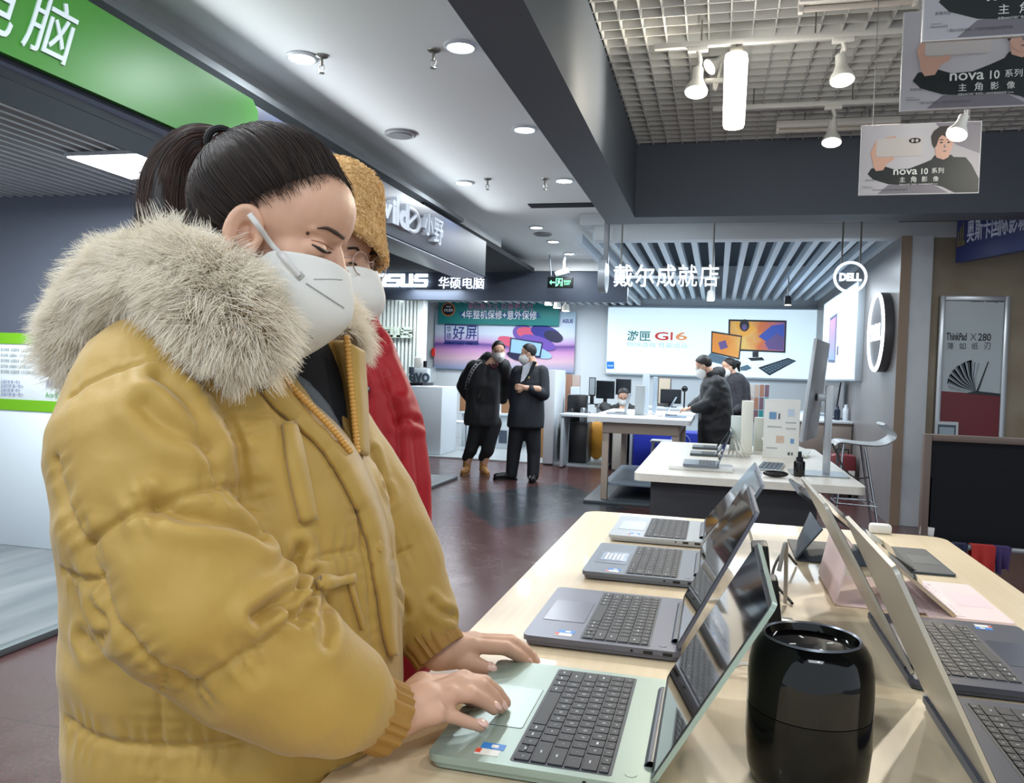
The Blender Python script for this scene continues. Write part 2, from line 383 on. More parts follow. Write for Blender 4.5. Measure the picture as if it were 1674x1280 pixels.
# slot vent in the ceiling
v = MB(); a = G(866, 336, 3.0); b_ = G(972, 337, 3.0); v.span((a.x, a.y - .09, 2.994), (b_.x, a.y + .09, 3.004))
for k in range(4): v.span((a.x, a.y - .075 + k*.045, 2.986), (b_.x, a.y - .067 + k*.045, 2.996), mi=1)
o = v.build('ceiling_vent', [M('vent_black', (22, 24, 28), .6), M('vent_blade', (52, 56, 60), .5)]); tag(o, 'long black slot vent in the white ceiling beside the grey beam', 'vent')
# ================================================================ CEILING FITTINGS
lens_m = M('lamp_lens', (244, 248, 255), .4, emit=14); trimring = M('lamp_trim', (196, 200, 204), .35)
DL = ['downlight in the white ceiling above the ponytail, first of the left row', 'largest downlight in the white ceiling, nearest the grey beam', 'downlight beside the grey beam, second in the row along it',
      'downlight of the left row above the white wild letters', 'downlight beside the grey beam, third in the row along it', 'downlight just in front of the far grey round ceiling speaker',
      'downlight just behind the far grey round ceiling speaker', 'farthest small downlight, above the green exit sign']
for i, (x, y) in enumerate(DOWN):
    t = thing('downlight', 'round recessed ' + DL[i], 'light', (x, y, 3.0), group='recessed downlights')
    MB().lathe([(.088, 3.0), (.088, 2.992), (.072, 2.985), (.066, 2.99), (.066, 3.0)], (x, y, 0), 36).build('trim_ring', trimring, t)
    MB().lathe([(.064, 3.002), (.064, 2.988), (.03, 2.984), (.001, 2.983)], (x, y, 0), 36).build('diffuser', lens_m, t)
for (x, y, l) in [(-2.24, 5.38, 'round grey speaker grille in the white ceiling above the forehead'), (-2.09, 9.51, 'small round grey speaker grille between two far downlights')]:
    t = thing('ceiling_speaker', l, 'speaker', (x, y, 3.0))
    MB().lathe([(.11, 3.0), (.11, 2.985), (.095, 2.978), (.085, 2.982), (.001, 2.98)], (x, y, 0), 32).build('rim', M('speaker_rim', (150, 150, 152), .5), t)
    MB().lathe([(.082, 2.982), (.08, 2.976), (.001, 2.972)], (x, y, 0), 32).build('grille', M('speaker_grille', (118, 119, 122), .7, bump=(500, .5, .002)), t)
sp_m = M('sprinkler_metal', (142, 138, 130), .3, metal=.8)
for (px, py, s_, l) in [(526, 97, 0, 'nearest pendent fire sprinkler beside the first left downlight'), (709, 88, 1, 'pendent fire sprinkler beside the largest downlight'),
                        (797, 296, 0, 'small fire sprinkler beside the downlight above the shop letters'), (891, 296, 0, 'small fire sprinkler beside the third beam downlight')]:
    q = G(px, py, 2.98); t = thing('sprinkler', l, 'sprinkler', (q.x, q.y, 3.0), group='ceiling sprinklers')
    MB().lathe([(.035, 3.0), (.033, 2.993), (.012, 2.985)], (q.x, q.y, 0), 20).build('escutcheon', sp_m, t)
    m_ = MB(); m_.cyl((q.x, q.y, 2.99), (q.x, q.y, 2.945), .008); m_.tube([(q.x - .012, q.y, 2.95), (q.x - .014, q.y, 2.93), (q.x, q.y, 2.91), (q.x + .014, q.y, 2.93), (q.x + .012, q.y, 2.95)], .003)
    m_.build('head', sp_m, t)
    MB().lathe([(.017, 2.908), (.017, 2.905), (.001, 2.904)], (q.x, q.y, 0), 16).build('deflector', sp_m, t)
# tracks along x, battens, spotlights, hanging tube lantern
rail_m = M('rail_white', (212, 210, 204), .4); bat_m = M('batten_white', (226, 222, 214), .4)
def rail(name, px0, py0, px1, label, cat, z=3.16, w=.035, hgt=.03, m=rail_m):
    a = G(px0, py0, z); b = PY(px1, py0, a.y); t = thing(name, label, cat, (a.x, a.y, z))
    x1 = b.x
    MB().span((a.x, a.y - w/2, z), (x1, a.y + w/2, z + hgt), .003).build('channel', m, t)
    for k in range(3):
        x = a.x + (x1 - a.x)*(.15 + .35*k); MB().cyl((x, a.y, z + hgt), (x, a.y, 3.31), .004, n=8).build('hanger', sp_m, t)
    return a.y, t
y1, _ = rail('lighting_track', 1070, 82, 1620, 'white lighting track carrying the hanging tube lantern', 'track')
y2, _ = rail('lighting_track', 1165, 182, 1640, 'white lighting track behind the lantern, carrying a single low spotlight', 'track')
def batten(px0, py0, px1, label):
    z = 3.17; a = G(px0, py0, z); b = PY(px1, py0, a.y); t = thing('batten_light', label, 'light fixture', (a.x, a.y, z))
    MB().span((a.x, a.y - .05, z + .02), (b.x, a.y + .05, z + .07), .008).build('housing', bat_m, t)
    MB().cyl((a.x + .02, a.y, z + .005), (b.x - .02, a.y, z + .005), .014).build('tube', M('tube_off', (206, 198, 188), .3), t)
    for x in (a.x + .2, b.x - .2): MB().cyl((x, a.y, z + .07), (x, a.y, 3.31), .004, n=8).build('hanger', sp_m, t)
    for x in (a.x + .012, b.x - .012): MB().box((x, a.y, z + .006), (.024, .04, .04), .004).build('end_holder', bat_m, t)
batten(1305, 18, 1500, 'unlit white batten fixture at the top edge beside the dark poster'); batten(1268, 216, 1470, 'unlit white batten fixture just above the dark cross beam')
spot_w = M('spot_white', (226, 224, 216), .35); bulb_m = M('spot_bulb', (255, 244, 222), .4, emit=22)
def spotlight(px, py, Y, label, top_z, aim=(.1, -.35, -1), s=1.0):
    c_ = PY(px, py, Y); d = Vector(aim).normalized(); t = thing('spotlight', label, 'spotlight', (c_.x, c_.y, top_z), group='track spotlights')
    MB().box((c_.x, c_.y, top_z - .012), (.11, .034, .026), .004).build('adapter', spot_w, t)
    nk = c_ - d*.085*s
    m_ = MB(); m_.tube(spline([(c_.x, c_.y, top_z - .02), (c_.x + .012, c_.y, top_z - .06), nk + Vector((.01, 0, .05)), nk], 5), .012*s, 10); m_.build('arm', spot_w, t)
    X = frame(c_, d.orthogonal(), d.cross(d.orthogonal()))
    if (X.to_3x3() @ Vector((0, 0, 1))).dot(d) < 0: X = X @ Matrix.Rotation(math.pi, 4, 'X')
    MB().lathe([(.001, -.10), (.028, -.10), (.030, -.05), (.032, -.035), (.045, .0), (.062, .035), (.064, .05), (.060, .052), (.056, .03), (.03, -.02)], n=36, T=X @ Matrix.Scale(s, 4), caps=False).build('lamp_shade', spot_w, t)
    MB().lathe([(.001, .04), (.05, .048), (.058, .046), (.058, .03)][::-1], n=30, T=X @ Matrix.Scale(s, 4)).build('bulb', bulb_m, t)
spotlight(1139, 138, y1, 'white track spotlight just left of the glowing tube lantern', 3.16, (-.05, -.3, -1))
spotlight(1376, 118, y1, 'white track spotlight on the lantern track, halfway to the hanging posters', 3.16, (.05, -.3, -1))
spotlight(1360, 222, y2, 'white spotlight hanging lowest, in front of the dark cross beam', 3.16, (-.05, -.3, -1))
spotlight(1568, 210, 3.45, 'white spotlight overlapping the lowest hanging phone poster', 3.29, (-.35, -.42, -.85), .62)
spotlight(1168, 104, y1 + .5, 'lit spotlight partly hidden behind the glowing tube lantern', 3.16, (-.6, -.3, -.5), .8)
lt = PY(1204, 86, y1); lb = PY(1204, 209, y1); t = thing('hanging_lantern', 'glowing tube lantern hanging from the ceiling track', 'lamp', lt)
MB().lathe([(.001, lb.z), (.052, lb.z + .002), (.058, lb.z + .02), (.063, lt.z - .04), (.058, lt.z - .012), (.03, lt.z)], (lt.x, lt.y, 0), 28).build('tube', M('lantern_glow', (255, 252, 240), .3, emit=9), t)
MB().box((lt.x, lt.y, lt.z + .012), (.07, .05, .03), .006).build('cap', M('lantern_cap', (150, 146, 134), .4), t)
MB().tube([(lt.x, lt.y, lt.z + .02), (lt.x, lt.y, lt.z + .06)], .006).build('hanger', sp_m, t)
# light panel of the left shop
a = G(180, 268, 2.565); t = thing('ceiling_panel_light', 'bright rectangular panel light in the slatted ceiling of the left shop', 'light', (a.x, a.y, 2.565))
pc = [G(105, 255, 2.565), G(195, 250, 2.565), G(300, 280, 2.565), G(175, 287, 2.565)]
cx, cy = a.x + .16, a.y + .05
MB().span((cx - .29, cy - .29, 2.555), (cx + .29, cy + .29, 2.58), .004).build('frame', trimring, t)
MB().span((cx - .275, cy - .275, 2.549), (cx + .275, cy + .275, 2.556)).build('diffuser', M('panel_glow', (246, 250, 255), .4, emit=9), t)
# ================================================================ SIGNS
def sgn(name, label, mb, mats, cat='sign'): return tag(mb.build(name, mats), label, cat)
# green sign: x = -2.34 plane, reading direction along +y
sy0, sy1 = 1.6, 3.70
t = thing('sign_board', 'green sign board with white characters on the blue fascia, top left', 'sign', (-2.34, 2.6, 2.3))
m_ = MB(); R_ = .05
poly = [(sy0, 2.325), (sy1 - .03, 2.355), (sy1, 2.39), (sy1, 2.62), (sy1 - .05, 2.665), (sy0, 2.665)]
T_ = Matrix(((0, 0, 1, -2.352), (1, 0, 0, 0), (0, 1, 0, 0), (0, 0, 0, 1)))
m_.prism(poly, .03, T_); m_.build('panel', M('sign_green', (54, 132, 28), .35), t)
def left_text(mb, body, pxa, pya, pxb, pyb, top_a, X, ext=.01, bold=0.0, mi=0):
    """letters in the x = X plane between two bottom pixels, height from a top pixel above the first"""
    a = PX(pxa, pya, X); b = PX(pxb, pyb, X); h_ = PX(*top_a, X).z - a.z
    w_ = b.y - a.y; cz = (a.z + b.z)/2 + h_/2
    return mb.text(body, frame((X, (a.y + b.y)/2, cz), (0, 1, 0), (0, 0, 1)), w_, h_, ext, bold, mi)
lw = M('letter_white', (222, 232, 236), .4)
m_ = MB(); z_b = PX(70, 108, -2.32).z
a0 = PX(40, 92, -2.32); a1 = PX(122, 108, -2.32); hh = .215
c1 = (a0.y + a1.y)/2; wch = (a1.y - a0.y)
SH = Matrix(((1, .30, 0, 0), (0, 1, 0, 0), (0, 0, 1, 0), (0, 0, 0, 1)))
for ch, x0, x1 in (('脑', 46, 118), ('电', -38, 26)):
    a0 = PX(x0, 60, -2.322); a1 = PX(x1, 60 + (x1 - x0)*.5, -2.322); m_.text(ch, frame((-2.322, (a0.y + a1.y)/2, 2.495), (0, 1, 0), (0, 0, 1)) @ SH, a1.y - a0.y, .225, .006, .0)
m_.build('lettering', lw, t)
# white raised letters on the blue fascia (as they read from this side)
t = thing('shop_letters', 'white raised letters reading wild on the dark blue shop fascia', 'sign', (-2.34, 6, 2.35))
def vert(px, py): q = PX(px, py, -2.33); return q
def fl(body, x0, x1, ytop, ybot, name, mirror=False, bold=.03):
    a = vert(x0, ybot); b = vert(x1, ybot); xm = (x0 + x1)/2
    zt = vert(xm, ytop).z; zb = vert(xm, ybot).z
    T = frame((-2.345, (a.y + b.y)/2, (zt + zb)/2), (0, 1, 0), (0, 0, 1))
    if mirror: T = T @ Matrix.Diagonal((-1, 1, 1, 1))
    MB().text(body, T, b.y - a.y, zt - zb, .05, bold).build(name, M('letter_metal', (214, 220, 230), .35), t)
fl('v', 598, 617, 325, 350, 'letter'); fl('v', 617, 634, 331, 357, 'letter'); fl('i', 634, 640, 326, 366, 'letter', bold=.05); fl('l', 640, 645, 322, 368, 'letter', bold=.05)
fl('d', 645, 662, 331, 374, 'letter', bold=.05); fl('小', 687, 702, 349, 386, 'letter', bold=.02); fl('野', 703, 718, 358, 400, 'letter', bold=.008)
zz = vert(672, 360); m_ = MB(); pts = []
for k in range(24):
    an = 2*math.pi*k/24; pts.append((-2.33, zz.y + .27*.62*math.cos(an), zz.z + .085*math.sin(an)))
m_.tube(pts, .018, 8, closed=True); m_.tube([(-2.33, zz.y - .09, zz.z - .05), (-2.33, zz.y + .09, zz.z + .05)], .016, 8); m_.build('ring_emblem', M('letter_metal', (206, 212, 222)), t)
# back-lit sign of the poster-wall shop
glow = M('sign_glow', (236, 246, 255), .4, emit=1.5)
def ftext(mb, body, x0, y0, x1, y1, Y, ext=.03, bold=.0, mi=0, shear=0.0):
    a = PY(x0, y1, Y); b = PY(x1, y0, Y); T = frame(((a.x + b.x)/2, Y, (a.z + b.z)/2), (1, 0, 0), (0, 0, 1))
    if shear: T = T @ Matrix(((1, shear, 0, 0), (0, 1, 0, 0), (0, 0, 1, 0), (0, 0, 0, 1)))
    return mb.text(body, T, b.x - a.x, b.z - a.z, ext, bold, mi)
Yf = 11.66
t = thing('shop_sign', 'glowing white shop name with Chinese characters on the slate fascia', 'sign', PY(700, 470, Yf))
def latin_logo(mb, Y, x0, y0, x1, y1, ext, mi=0):
    """A S U S in slab strokes, A without its crossbar"""
    a = PY(x0, y1, Y); b = PY(x1, y0, Y); w_ = b.x - a.x; h_ = b.z - a.z; th = .24
    T = frame((a.x, Y, a.z), (1, 0, 0), (0, 0, 1)) @ Matrix.Diagonal((w_, h_, 1, 1))
    def pl(p): mb.prism(p, ext, T, mi)
    pl([(0, 0), (.07, 0), (.19, 1), (.12, 1)]); pl([(.12, 1), (.19, 1), (.29, 1), (.29, .78), (.17, .78)]); pl([(.235, 0), (.29, 0), (.29, 1), (.235, 1)])
    for s0 in (.31, .78):
        s1 = s0 + .22
        pl([(s0 + .02, 1 - th), (s1, 1 - th), (s1 + .0, 1), (s0 + .02, 1)]); pl([(s0, .40), (s1, .40), (s1, .40 + th*.85), (s0, .40 + th*.85)]); pl([(s0 - .005, 0), (s1 - .02, 0), (s1 - .02, th), (s0 - .005, th)])
        pl([(s0, .5), (s0 + .05, .5), (s0 + .05, .9), (s0, .9)]); pl([(s1 - .05, .1), (s1, .1), (s1, .55), (s1 - .05, .55)])
    pl([(.55, 0), (.75, 0), (.75, th), (.55, th)]); pl([(.55, .05), (.61, .05), (.61, 1), (.55, 1)]); pl([(.69, .05), (.75, .05), (.75, 1), (.69, 1)])
m_ = MB(); latin_logo(m_, Yf, 604, 448, 700, 469, .04); m_.build('latin_letters', glow, t)
m_ = MB(); ftext(m_, '华硕电脑', 717, 453, 792, 472, Yf, .02, .002); m_.build('chinese_letters', glow, t)
# exit sign with the camera above it
Ye = 11.2; a = PY(895, 471, Ye); b = PY(937, 453, Ye); t = thing('exit_sign', 'black hanging exit sign with green running figure and arrow', 'sign', ((a.x + b.x)/2, Ye, a.z))
MB().span((a.x, Ye - .02, a.z), (b.x, Ye + .03, b.z), .006).build('housing', M('exit_black', (14, 20, 20), .4), t)
gm = M('exit_green', (120, 240, 170), .4, emit=1.6); m_ = MB(); w_ = b.x - a.x; h_ = b.z - a.z
T_ = frame((a.x, Ye - .0205, a.z), (1, 0, 0), (0, 0, 1)) @ Matrix.Diagonal((w_, h_, 1, 1))
for p in ([(.08, .5), (.16, .72), (.16, .28)], [(.16, .44), (.30, .44), (.30, .56), (.16, .56)], [(.33, .15), (.36, .15), (.36, .88), (.33, .88)], [(.36, .8), (.6, .8), (.6, .88), (.36, .88)], [(.57, .15), (.6, .15), (.6, .8), (.57, .8)],
          [(.42, .45), (.5, .48), (.47, .7), (.40, .66)], [(.42, .45), (.36, .2), (.40, .18), (.46, .4)], [(.46, .45), (.55, .32), (.50, .16), (.53, .2), (.58, .34)], [(.44, .70), (.49, .70), (.49, .79), (.44, .79)], [(.49, .58), (.56, .5), (.55, .47), (.48, .53)]): m_.prism(p, .002, T_)
m_.text('安全出口', T_ @ Matrix.Translation((.78, .6, 0)), .26, .2, .002); m_.text('EXIT', T_ @ Matrix.Translation((.78, .36, 0)), .22, .14, .002); m_.build('pictogram', gm, t)
for x in (a.x + .05,): MB().tube([(x, Ye, b.z), (x - .03, Ye, b.z + .25), (x - .04, Ye, 3.0)], .008).build('hanger', M('cable_grey', (120, 126, 134), .5), t)
q = PY(919, 446, Ye); t = thing('security_camera', 'white security camera on a ceiling bracket above the exit sign', 'camera', (q.x, q.y, q.z))
MB().box((q.x, q.y, q.z), (.2, .10, .075), .012, R=Matrix.Rotation(-.3, 3, 'Y')).build('housing', M('camera_white', (214, 220, 226), .35), t)
MB().cyl((q.x + .02, q.y, q.z + .03), (q.x + .03, q.y, 3.0), .018).build('bracket', M('camera_white', (214, 220, 226)), t)
MB().cyl((q.x - .11, q.y, q.z - .03), (q.x - .095, q.y, q.z - .026), .03).build('lens', M('exit_black', (14, 20, 20)), t)
# ================================================================ DISPLAY TABLE AND ITS LAPTOPS
ZT = .90
def rrect(x0, y0, x1, y1, r, k=6):
    P = []
    for cx, cy, a in ((x1 - r, y1 - r, 0), (x0 + r, y1 - r, 90), (x0 + r, y0 + r, 180), (x1 - r, y0 + r, 270)):
        for i in range(k + 1): t = math.radians(a + 90*i/k); P.append((cx + r*math.cos(t), cy + r*math.sin(t)))
    return P
birch = M('birch_laminate', (226, 207, 174), .36, nz=((60, 2.2, 60), .55, (214, 192, 156)), coat=.15)
t = thing('display_table', 'long pale birch display table carrying the laptops in the foreground', 'table', (.13, 1.4, 0))
MB().prism(rrect(-.388, .30, .655, 2.575, .05), .036, Matrix.Translation((0, 0, .864))).build('tabletop', birch, t)
tw = M('table_white', (214, 212, 206), .5)
MB().span((-.22, .42, .76), (.50, 2.42, .862), .004).build('apron', tw, t)
for x in (-.24, .46):
    for y in (.44, 2.30): MB().span((x, y, 0), (x + .07, y + .07, .862), .006).build('leg', tw, t)
black_gloss = M('screen_glass', (5, 5, 7), .05, spec=.5, coat=.25); bezel_m = M('bezel_black', (14, 14, 17), .3)
key_m = M('key_dark', (27, 30, 38), .5); key_leg = M('key_legend', (196, 204, 212), .5); port_m = M('port_black', (10, 10, 12), .5); hinge_m = M('hinge_dark', (40, 44, 54), .35)
sticker_b = M('sticker_blue', (20, 120, 200), .4); sticker_w = M('sticker_white', (228, 226, 220), .4); sticker_r = M('sticker_red', (210, 70, 40), .4)
U = .01853
KROWS = [[('', 1.25), ('', 1), ('', 1), ('', 1.25), ('', 5.5), ('', 1), ('', 1), ('<', 1), ('^', 1), ('>', 1)],
         [('', 2.25)] + [(c, 1) for c in 'ZXCVBNM,./'] + [('', 2.75)],
         [('', 1.75)] + [(c, 1) for c in "ASDFGHJKL;'"] + [('', 2.25)],
         [('', 1.5)] + [(c, 1) for c in 'QWERTYUIOP[]'] + [('\\', 1.5)],
         [(c, 1) for c in '`1234567890-='] + [('', 2)],
         [(c, 1) for c in 'E123456789012PD']]
def keyboard(mb, x0, y0, z, legends=True, km=0, lm=1, u=U, hgt=.0016):
    """rows from the user's side (x0) away; y0 is the user's left (+y) end"""
    x = x0
    for ri, row in enumerate(KROWS):
        d = u if ri < 5 else u*.66
        y = y0
        for ch, w_ in row:
            wy = w_*u; g = .0019
            if ch == '^':
                for k in range(2): mb.box((x + d*(.26 + .48*k), y - wy/2, z + hgt/2), (d*.46 - g*.7, wy - g, hgt), .0005, km, seg=1)
            else: mb.box((x + d/2, y - wy/2, z + hgt/2), (d - g, wy - g, hgt), .0006, km, seg=1)
            if legends:
                T = frame((x + d*.5, y - wy*.5, z + hgt + .0001), (0, -1, 0), (1, 0, 0))
                if ch and ch not in '<>^': mb.text(ch, T, h=(.0042 if ch.isalnum() else .0022)*(1 if ri < 5 else .7), mi=lm)
                elif ch in '<>' and ch: mb.text(ch, T, h=.003, mi=lm)
                elif w_ < 4: mb.box((x + d*.42, y - wy*.5, z + hgt + .0001), (.0018, .0062, .0001), 0, lm)
            y -= wy
        x += d
def laptop(label, loc, rz, body, ang, lid_in=None, W=.307, D=.25, LH=.226, group='laptops on the birch table', ports=True, legends=True, lidc=None, sheet=False, T=.0150, dark_lip=True):
    t = thing('laptop', label, 'laptop', (0, 0, 0), group=group)
    B = MB(); B.prism(rrect(0, -W/2, D, W/2, .012), T*.55, Matrix.Translation((0, 0, .003 + T*.45)))
    B.prism(rrect(.004, -W/2 + .004, D - .003, W/2 - .004, .012), T*.5, Matrix.Translation((0, 0, .003)))
    b = B.build('base', body, t)
    zt_ = T + .003
    for fx in (.03, D - .03):
        for fy in (-W/2 + .03, W/2 - .03): MB().cyl((fx, fy, 0), (fx, fy, .004), .006, n=12).build('foot', port_m, b)
    kx0 = .094; span = 15*U; ky = span/2
    MB().prism(rrect(kx0 - .003, -ky - .003, kx0 + 5.66*U + .003, ky + .003, .004), .0003, Matrix.Translation((0, 0, zt_))).build('keyboard_well', M('well_' + body.name, (60, 66, 74), .5), b)
    K = MB(); keyboard(K, kx0, ky, zt_ + .0002, legends); K.build('keyboard', [key_m, key_leg], t)
    TP = MB(); TP.prism(rrect(.014, -.062, D*.345, .062, .004), .0003, Matrix.Translation((0, 0, zt_))); TP.build('trackpad_edge', M('pad_edge', (52, 56, 62), .4), b)
    TP = MB(); TP.prism(rrect(.0147, -.0613, D*.345 - .0007, .0613, .0035), .0005, Matrix.Translation((0, 0, zt_))); TP.build('trackpad', M('pad_' + body.name, tuple(int(255*min(1, (c**(1/2.2))*1.02)) for c in body.node_tree.nodes['Principled BSDF'].inputs['Base Color'].default_value[:3]), .28, metal=.2), t)
    S = MB(); sx, sy = .066, -W/2 + .030; S.box((sx, sy + .008, zt_ + .0002), (.027, .014, .0004), 0, 0); S.box((sx - .003, sy - .007, zt_ + .0002), (.027, .014, .0004), 0, 1); S.box((sx - .0135, sy - .006, zt_ + .0005), (.006, .010, .0003), 0, 2)
    S.box((sx + .002, sy + .008, zt_ + .0005), (.008, .007, .0003), 0, 1)
    S.build('sticker', [sticker_b, sticker_w, sticker_r], b)
    if sheet:
        S = MB(); S.box((.052, .005, zt_ + .0008), (.058, .085, .0004), 0, 0)
        for k in range(5): S.box((.034 + .009*k, .005, zt_ + .0012), (.004, .070 - .012*(k % 2), .0003), 0, 1)
        S.build('printed_film', [M('film_grey', (120, 130, 150), .2), sticker_w], b)
    # power button, speaker dots, ports on both sides
    MB().lathe([(.0065, zt_), (.0062, zt_ + .0006), (.001, zt_ + .0006)], (D*.885, -W/2 + .022, 0), 20).build('power_button', body, b)
    for x_, w_ in ((D*.80, .015), (D*.92, .015)): MB().box((x_, -W/2 + .0004, .003 + T*.62), (w_, .0016, .0055), .001).build('port', port_m, b)
    for x_, w_ in ((D*.86, .013),): MB().box((x_, W/2 - .0004, .003 + T*.62), (w_, .0016, .005), .001).build('port', port_m, b)
    MB().cyl((D*.70, -W/2 + .001, .003 + T*.65), (D*.70, -W/2 - .0006, .003 + T*.65), .0022, n=12).build('audio_jack', port_m, b)
    # hinge bar and lid
    hx = D - .010
    MB().cyl((hx, -W/2 + .045, zt_ - .001), (hx, W/2 - .045, zt_ - .001), .0075, n=18).build('hinge', hinge_m, t)
    # lid plane: x along lid from hinge, y across, z = screen side normal
    c, s = math.cos(ang), math.sin(ang)
    X = Matrix(((c, 0, -s, hx), (0, 1, 0, 0), (s, 0, c, zt_ + .001), (0, 0, 0, 1)))   # screen normal -x'ish faces the user
    L = MB(); L.prism(rrect(.004, -W/2, LH + .004, W/2, .010), .0052, X @ Matrix.Translation((0, 0, -.0052))); lid = L.build('lid', lidc or body, t)
    Bz = MB(); Bz.prism(rrect(.0055, -W/2 + .0015, LH + .0025, W/2 - .0015, .009), .0006, X); Bz.build('bezel', bezel_m, lid)
    Sc = MB(); Sc.prism(rrect(.014, -W/2 + .006, LH - .004, W/2 - .006, .003), .0004, X @ Matrix.Translation((0, 0, .0006))); Sc.build('screen', black_gloss, lid)
    Cm = MB(); Cm.cyl(X @ Vector((LH - .0005, 0, .0005)), X @ Vector((LH - .0005, 0, .0012)), .0016, n=12); Cm.build('webcam', port_m, lid)
    LB = MB(); LB.cyl(X @ Vector((-.001, -W/2 + .045, -.002)), X @ Vector((-.001, W/2 - .045, -.002)), .007, n=16); LB.build('hinge_cover', hinge_m, lid)
    t.location = loc; t.rotation_euler = (0, 0, rz)
    return t
def metal(name, rgb, rough=.36): return M(name, rgb, rough, metal=.35)
sage = metal('sage_green_metal', (156, 174, 164)); grey1 = metal('space_grey_metal', (104, 106, 120)); grey2 = metal('grey_metal', (112, 120, 132)); silver = metal('silver_metal', (172, 178, 184))
def lid_fit(px, py, y, hx, sg=1):      # opening angle and lid length from where the near top corner stands
    p = PY(px, py, y); dx, dz = (p.x - hx)*sg, p.z - (ZT + .019)
    return math.atan2(dz, dx), math.hypot(dx, dz) - .004
a_, l_ = lid_fit(1264, 985, .832, -.053)
laptop('nearest laptop, sage green, under the hands of the woman in yellow', (-.293, .983, ZT), 0, sage, a_, LH=l_)
a_, l_ = lid_fit(1237, 836, 1.255, -.047)
laptop('dark grey laptop beside the sage green one, blue sticker on its palm rest', (-.287, 1.408, ZT), 0, grey1, a_, LH=l_)
a_, l_ = lid_fit(1247, 792, 1.71, -.025)
laptop('grey laptop, third from the hands, printed film stuck over its touchpad', (-.265, 1.86, ZT), 0, grey2, a_, LH=l_, sheet=True)
laptop('silver laptop standing farthest along the near-left edge of the birch table', (-.262, 2.275, ZT), 0, silver, math.radians(53), lidc=silver)
slate = metal('slate_blue_metal', (74, 78, 92)); champagne = M('champagne_metal', (184, 180, 170), .32, metal=.75)
a_, l_ = lid_fit(1467, 926, .885, .298, -1)
laptop('laptop with a pale lid at the bottom right, keyboard cut off by the frame', (.538, 1.045, ZT), math.pi, slate, a_, lidc=champagne, LH=l_, W=.322)
a_, l_ = lid_fit(1351, 822, 1.262, .295, -1)
laptop('dark laptop with a pale silver lid behind the black speaker, touchpad facing right', (.535, 1.43, ZT), math.pi, slate, a_, lidc=champagne, W=.345, LH=l_)
# tablets on their folios, opening to the right
def tablet(label, y0, y1, body, kbm, keyleg, top_px, kx, gloss=.4):
    t = thing('tablet', label, 'tablet', (.3, (y0 + y1)/2, ZT), group='tablets with keyboard folios')
    yc = (y0 + y1)/2; w = y1 - y0
    MB().prism(rrect(kx, y0, .552, y1, .008), .005, Matrix.Translation((0, 0, ZT + .001))).build('folio_base', kbm, t)
    T_ = Matrix.Translation((.552, yc, 0)) @ Matrix.Rotation(math.pi, 4, 'Z')
    K = MB(); sub = MB(); keyboard(sub, .080, w/2 - .012, ZT + .006, True, u=(w - .024)/15, hgt=.001); K.add(sub.v, sub.f, T=T_); K.m = sub.m; K.s = sub.s; K.build('keyboard', [keyleg[0], keyleg[1]], t)
    P = MB(); P.prism(rrect(.008, -.05, .070, .05, .003), .0004, T_ @ Matrix.Translation((0, 0, ZT + .006))); P.build('trackpad', keyleg[2], t)
    tp = PY(*top_px, y0 + .005); h0 = Vector((kx + .05, 0, ZT + .008)); d = Vector((tp.x - h0.x, 0, tp.z - h0.z)); Lh = d.length
    X = frame((h0.x, yc, h0.z), d, (0, 1, 0))
    sgnz = 1 if (X.to_3x3() @ Vector((0, 0, 1))).x > 0 else -1
    if sgnz < 0: X = X @ Matrix.Rotation(math.pi, 4, 'X')
    MB().prism(rrect(0, -w/2, Lh, w/2, .010), .0065, X @ Matrix.Translation((0, 0, -.0065))).build('tablet_body', body, t)
    MB().prism(rrect(.004, -w/2 + .004, Lh - .004, w/2 - .004, .008), .0006, X).build('screen', black_gloss, t)
    # stand flap folded from mid back down to the table, and the foot plate
    m = h0 + d*.46
    return t, h0, d, m
t, h0, d, m = tablet('dark tablet on a slate folio, at the far right end of the birch table', 2.045, 2.335, M('tablet_black', (26, 30, 36), .35), M('folio_charcoal', (52, 62, 68), .6), (M('key_charcoal', (44, 50, 56), .6), key_leg, M('pad_charcoal', (60, 70, 76), .5)), (1307, 804), .415)
fol = M('folio_slate', (72, 84, 98), .6)
def flap(t, pts, th, mat_, name):
    n = (Vector(pts[1]) - Vector(pts[0])).cross(Vector(pts[3]) - Vector(pts[0])).normalized()*th
    m_ = MB(); vs = [Vector(p) for p in pts] + [Vector(p) + n for p in pts]
    m_.add(vs, [[0, 1, 2, 3][::-1], [4, 5, 6, 7], [0, 1, 5, 4], [1, 2, 6, 5], [2, 3, 7, 6], [3, 0, 4, 7]]); m_.build(name, mat_, t)
ya, yb = 2.075, 2.335; e0 = .205
q = PY(1346, 866, ya); q2 = PY(1316, 835, yb)
flap(t, [(e0, ya, ZT + .003), (q.x, ya, q.z), (q.x, yb, q.z), (e0 + .03, yb, ZT + .003)], .004, fol, 'stand_flap')
flap(t, [(e0, ya, ZT + .001), (.415, ya, ZT + .001), (.415, yb, ZT + .001), (e0, yb, ZT + .001)], .003, fol, 'stand_foot')
pinkm = M('folio_pink', (232, 208, 206), .6); pk = M('key_pink', (236, 214, 214), .55)
t, h0, d, m = tablet('gold tablet on a pale pink keyboard folio, between the dark tablet and the laptops', 1.665, 1.955, M('tablet_gold', (214, 190, 162), .3, metal=.4), pinkm, (pk, M('legend_pink', (200, 170, 172), .5), M('pad_pink', (228, 204, 208), .5)), (1368, 838), .405)
q = PY(1392, 905, 1.70)
flap(t, [(.245, 1.69, ZT + .003), (q.x, 1.69, q.z + .02), (q.x, 1.95, q.z + .02), (.245, 1.95, ZT + .003)], .004, pinkm, 'stand_flap')
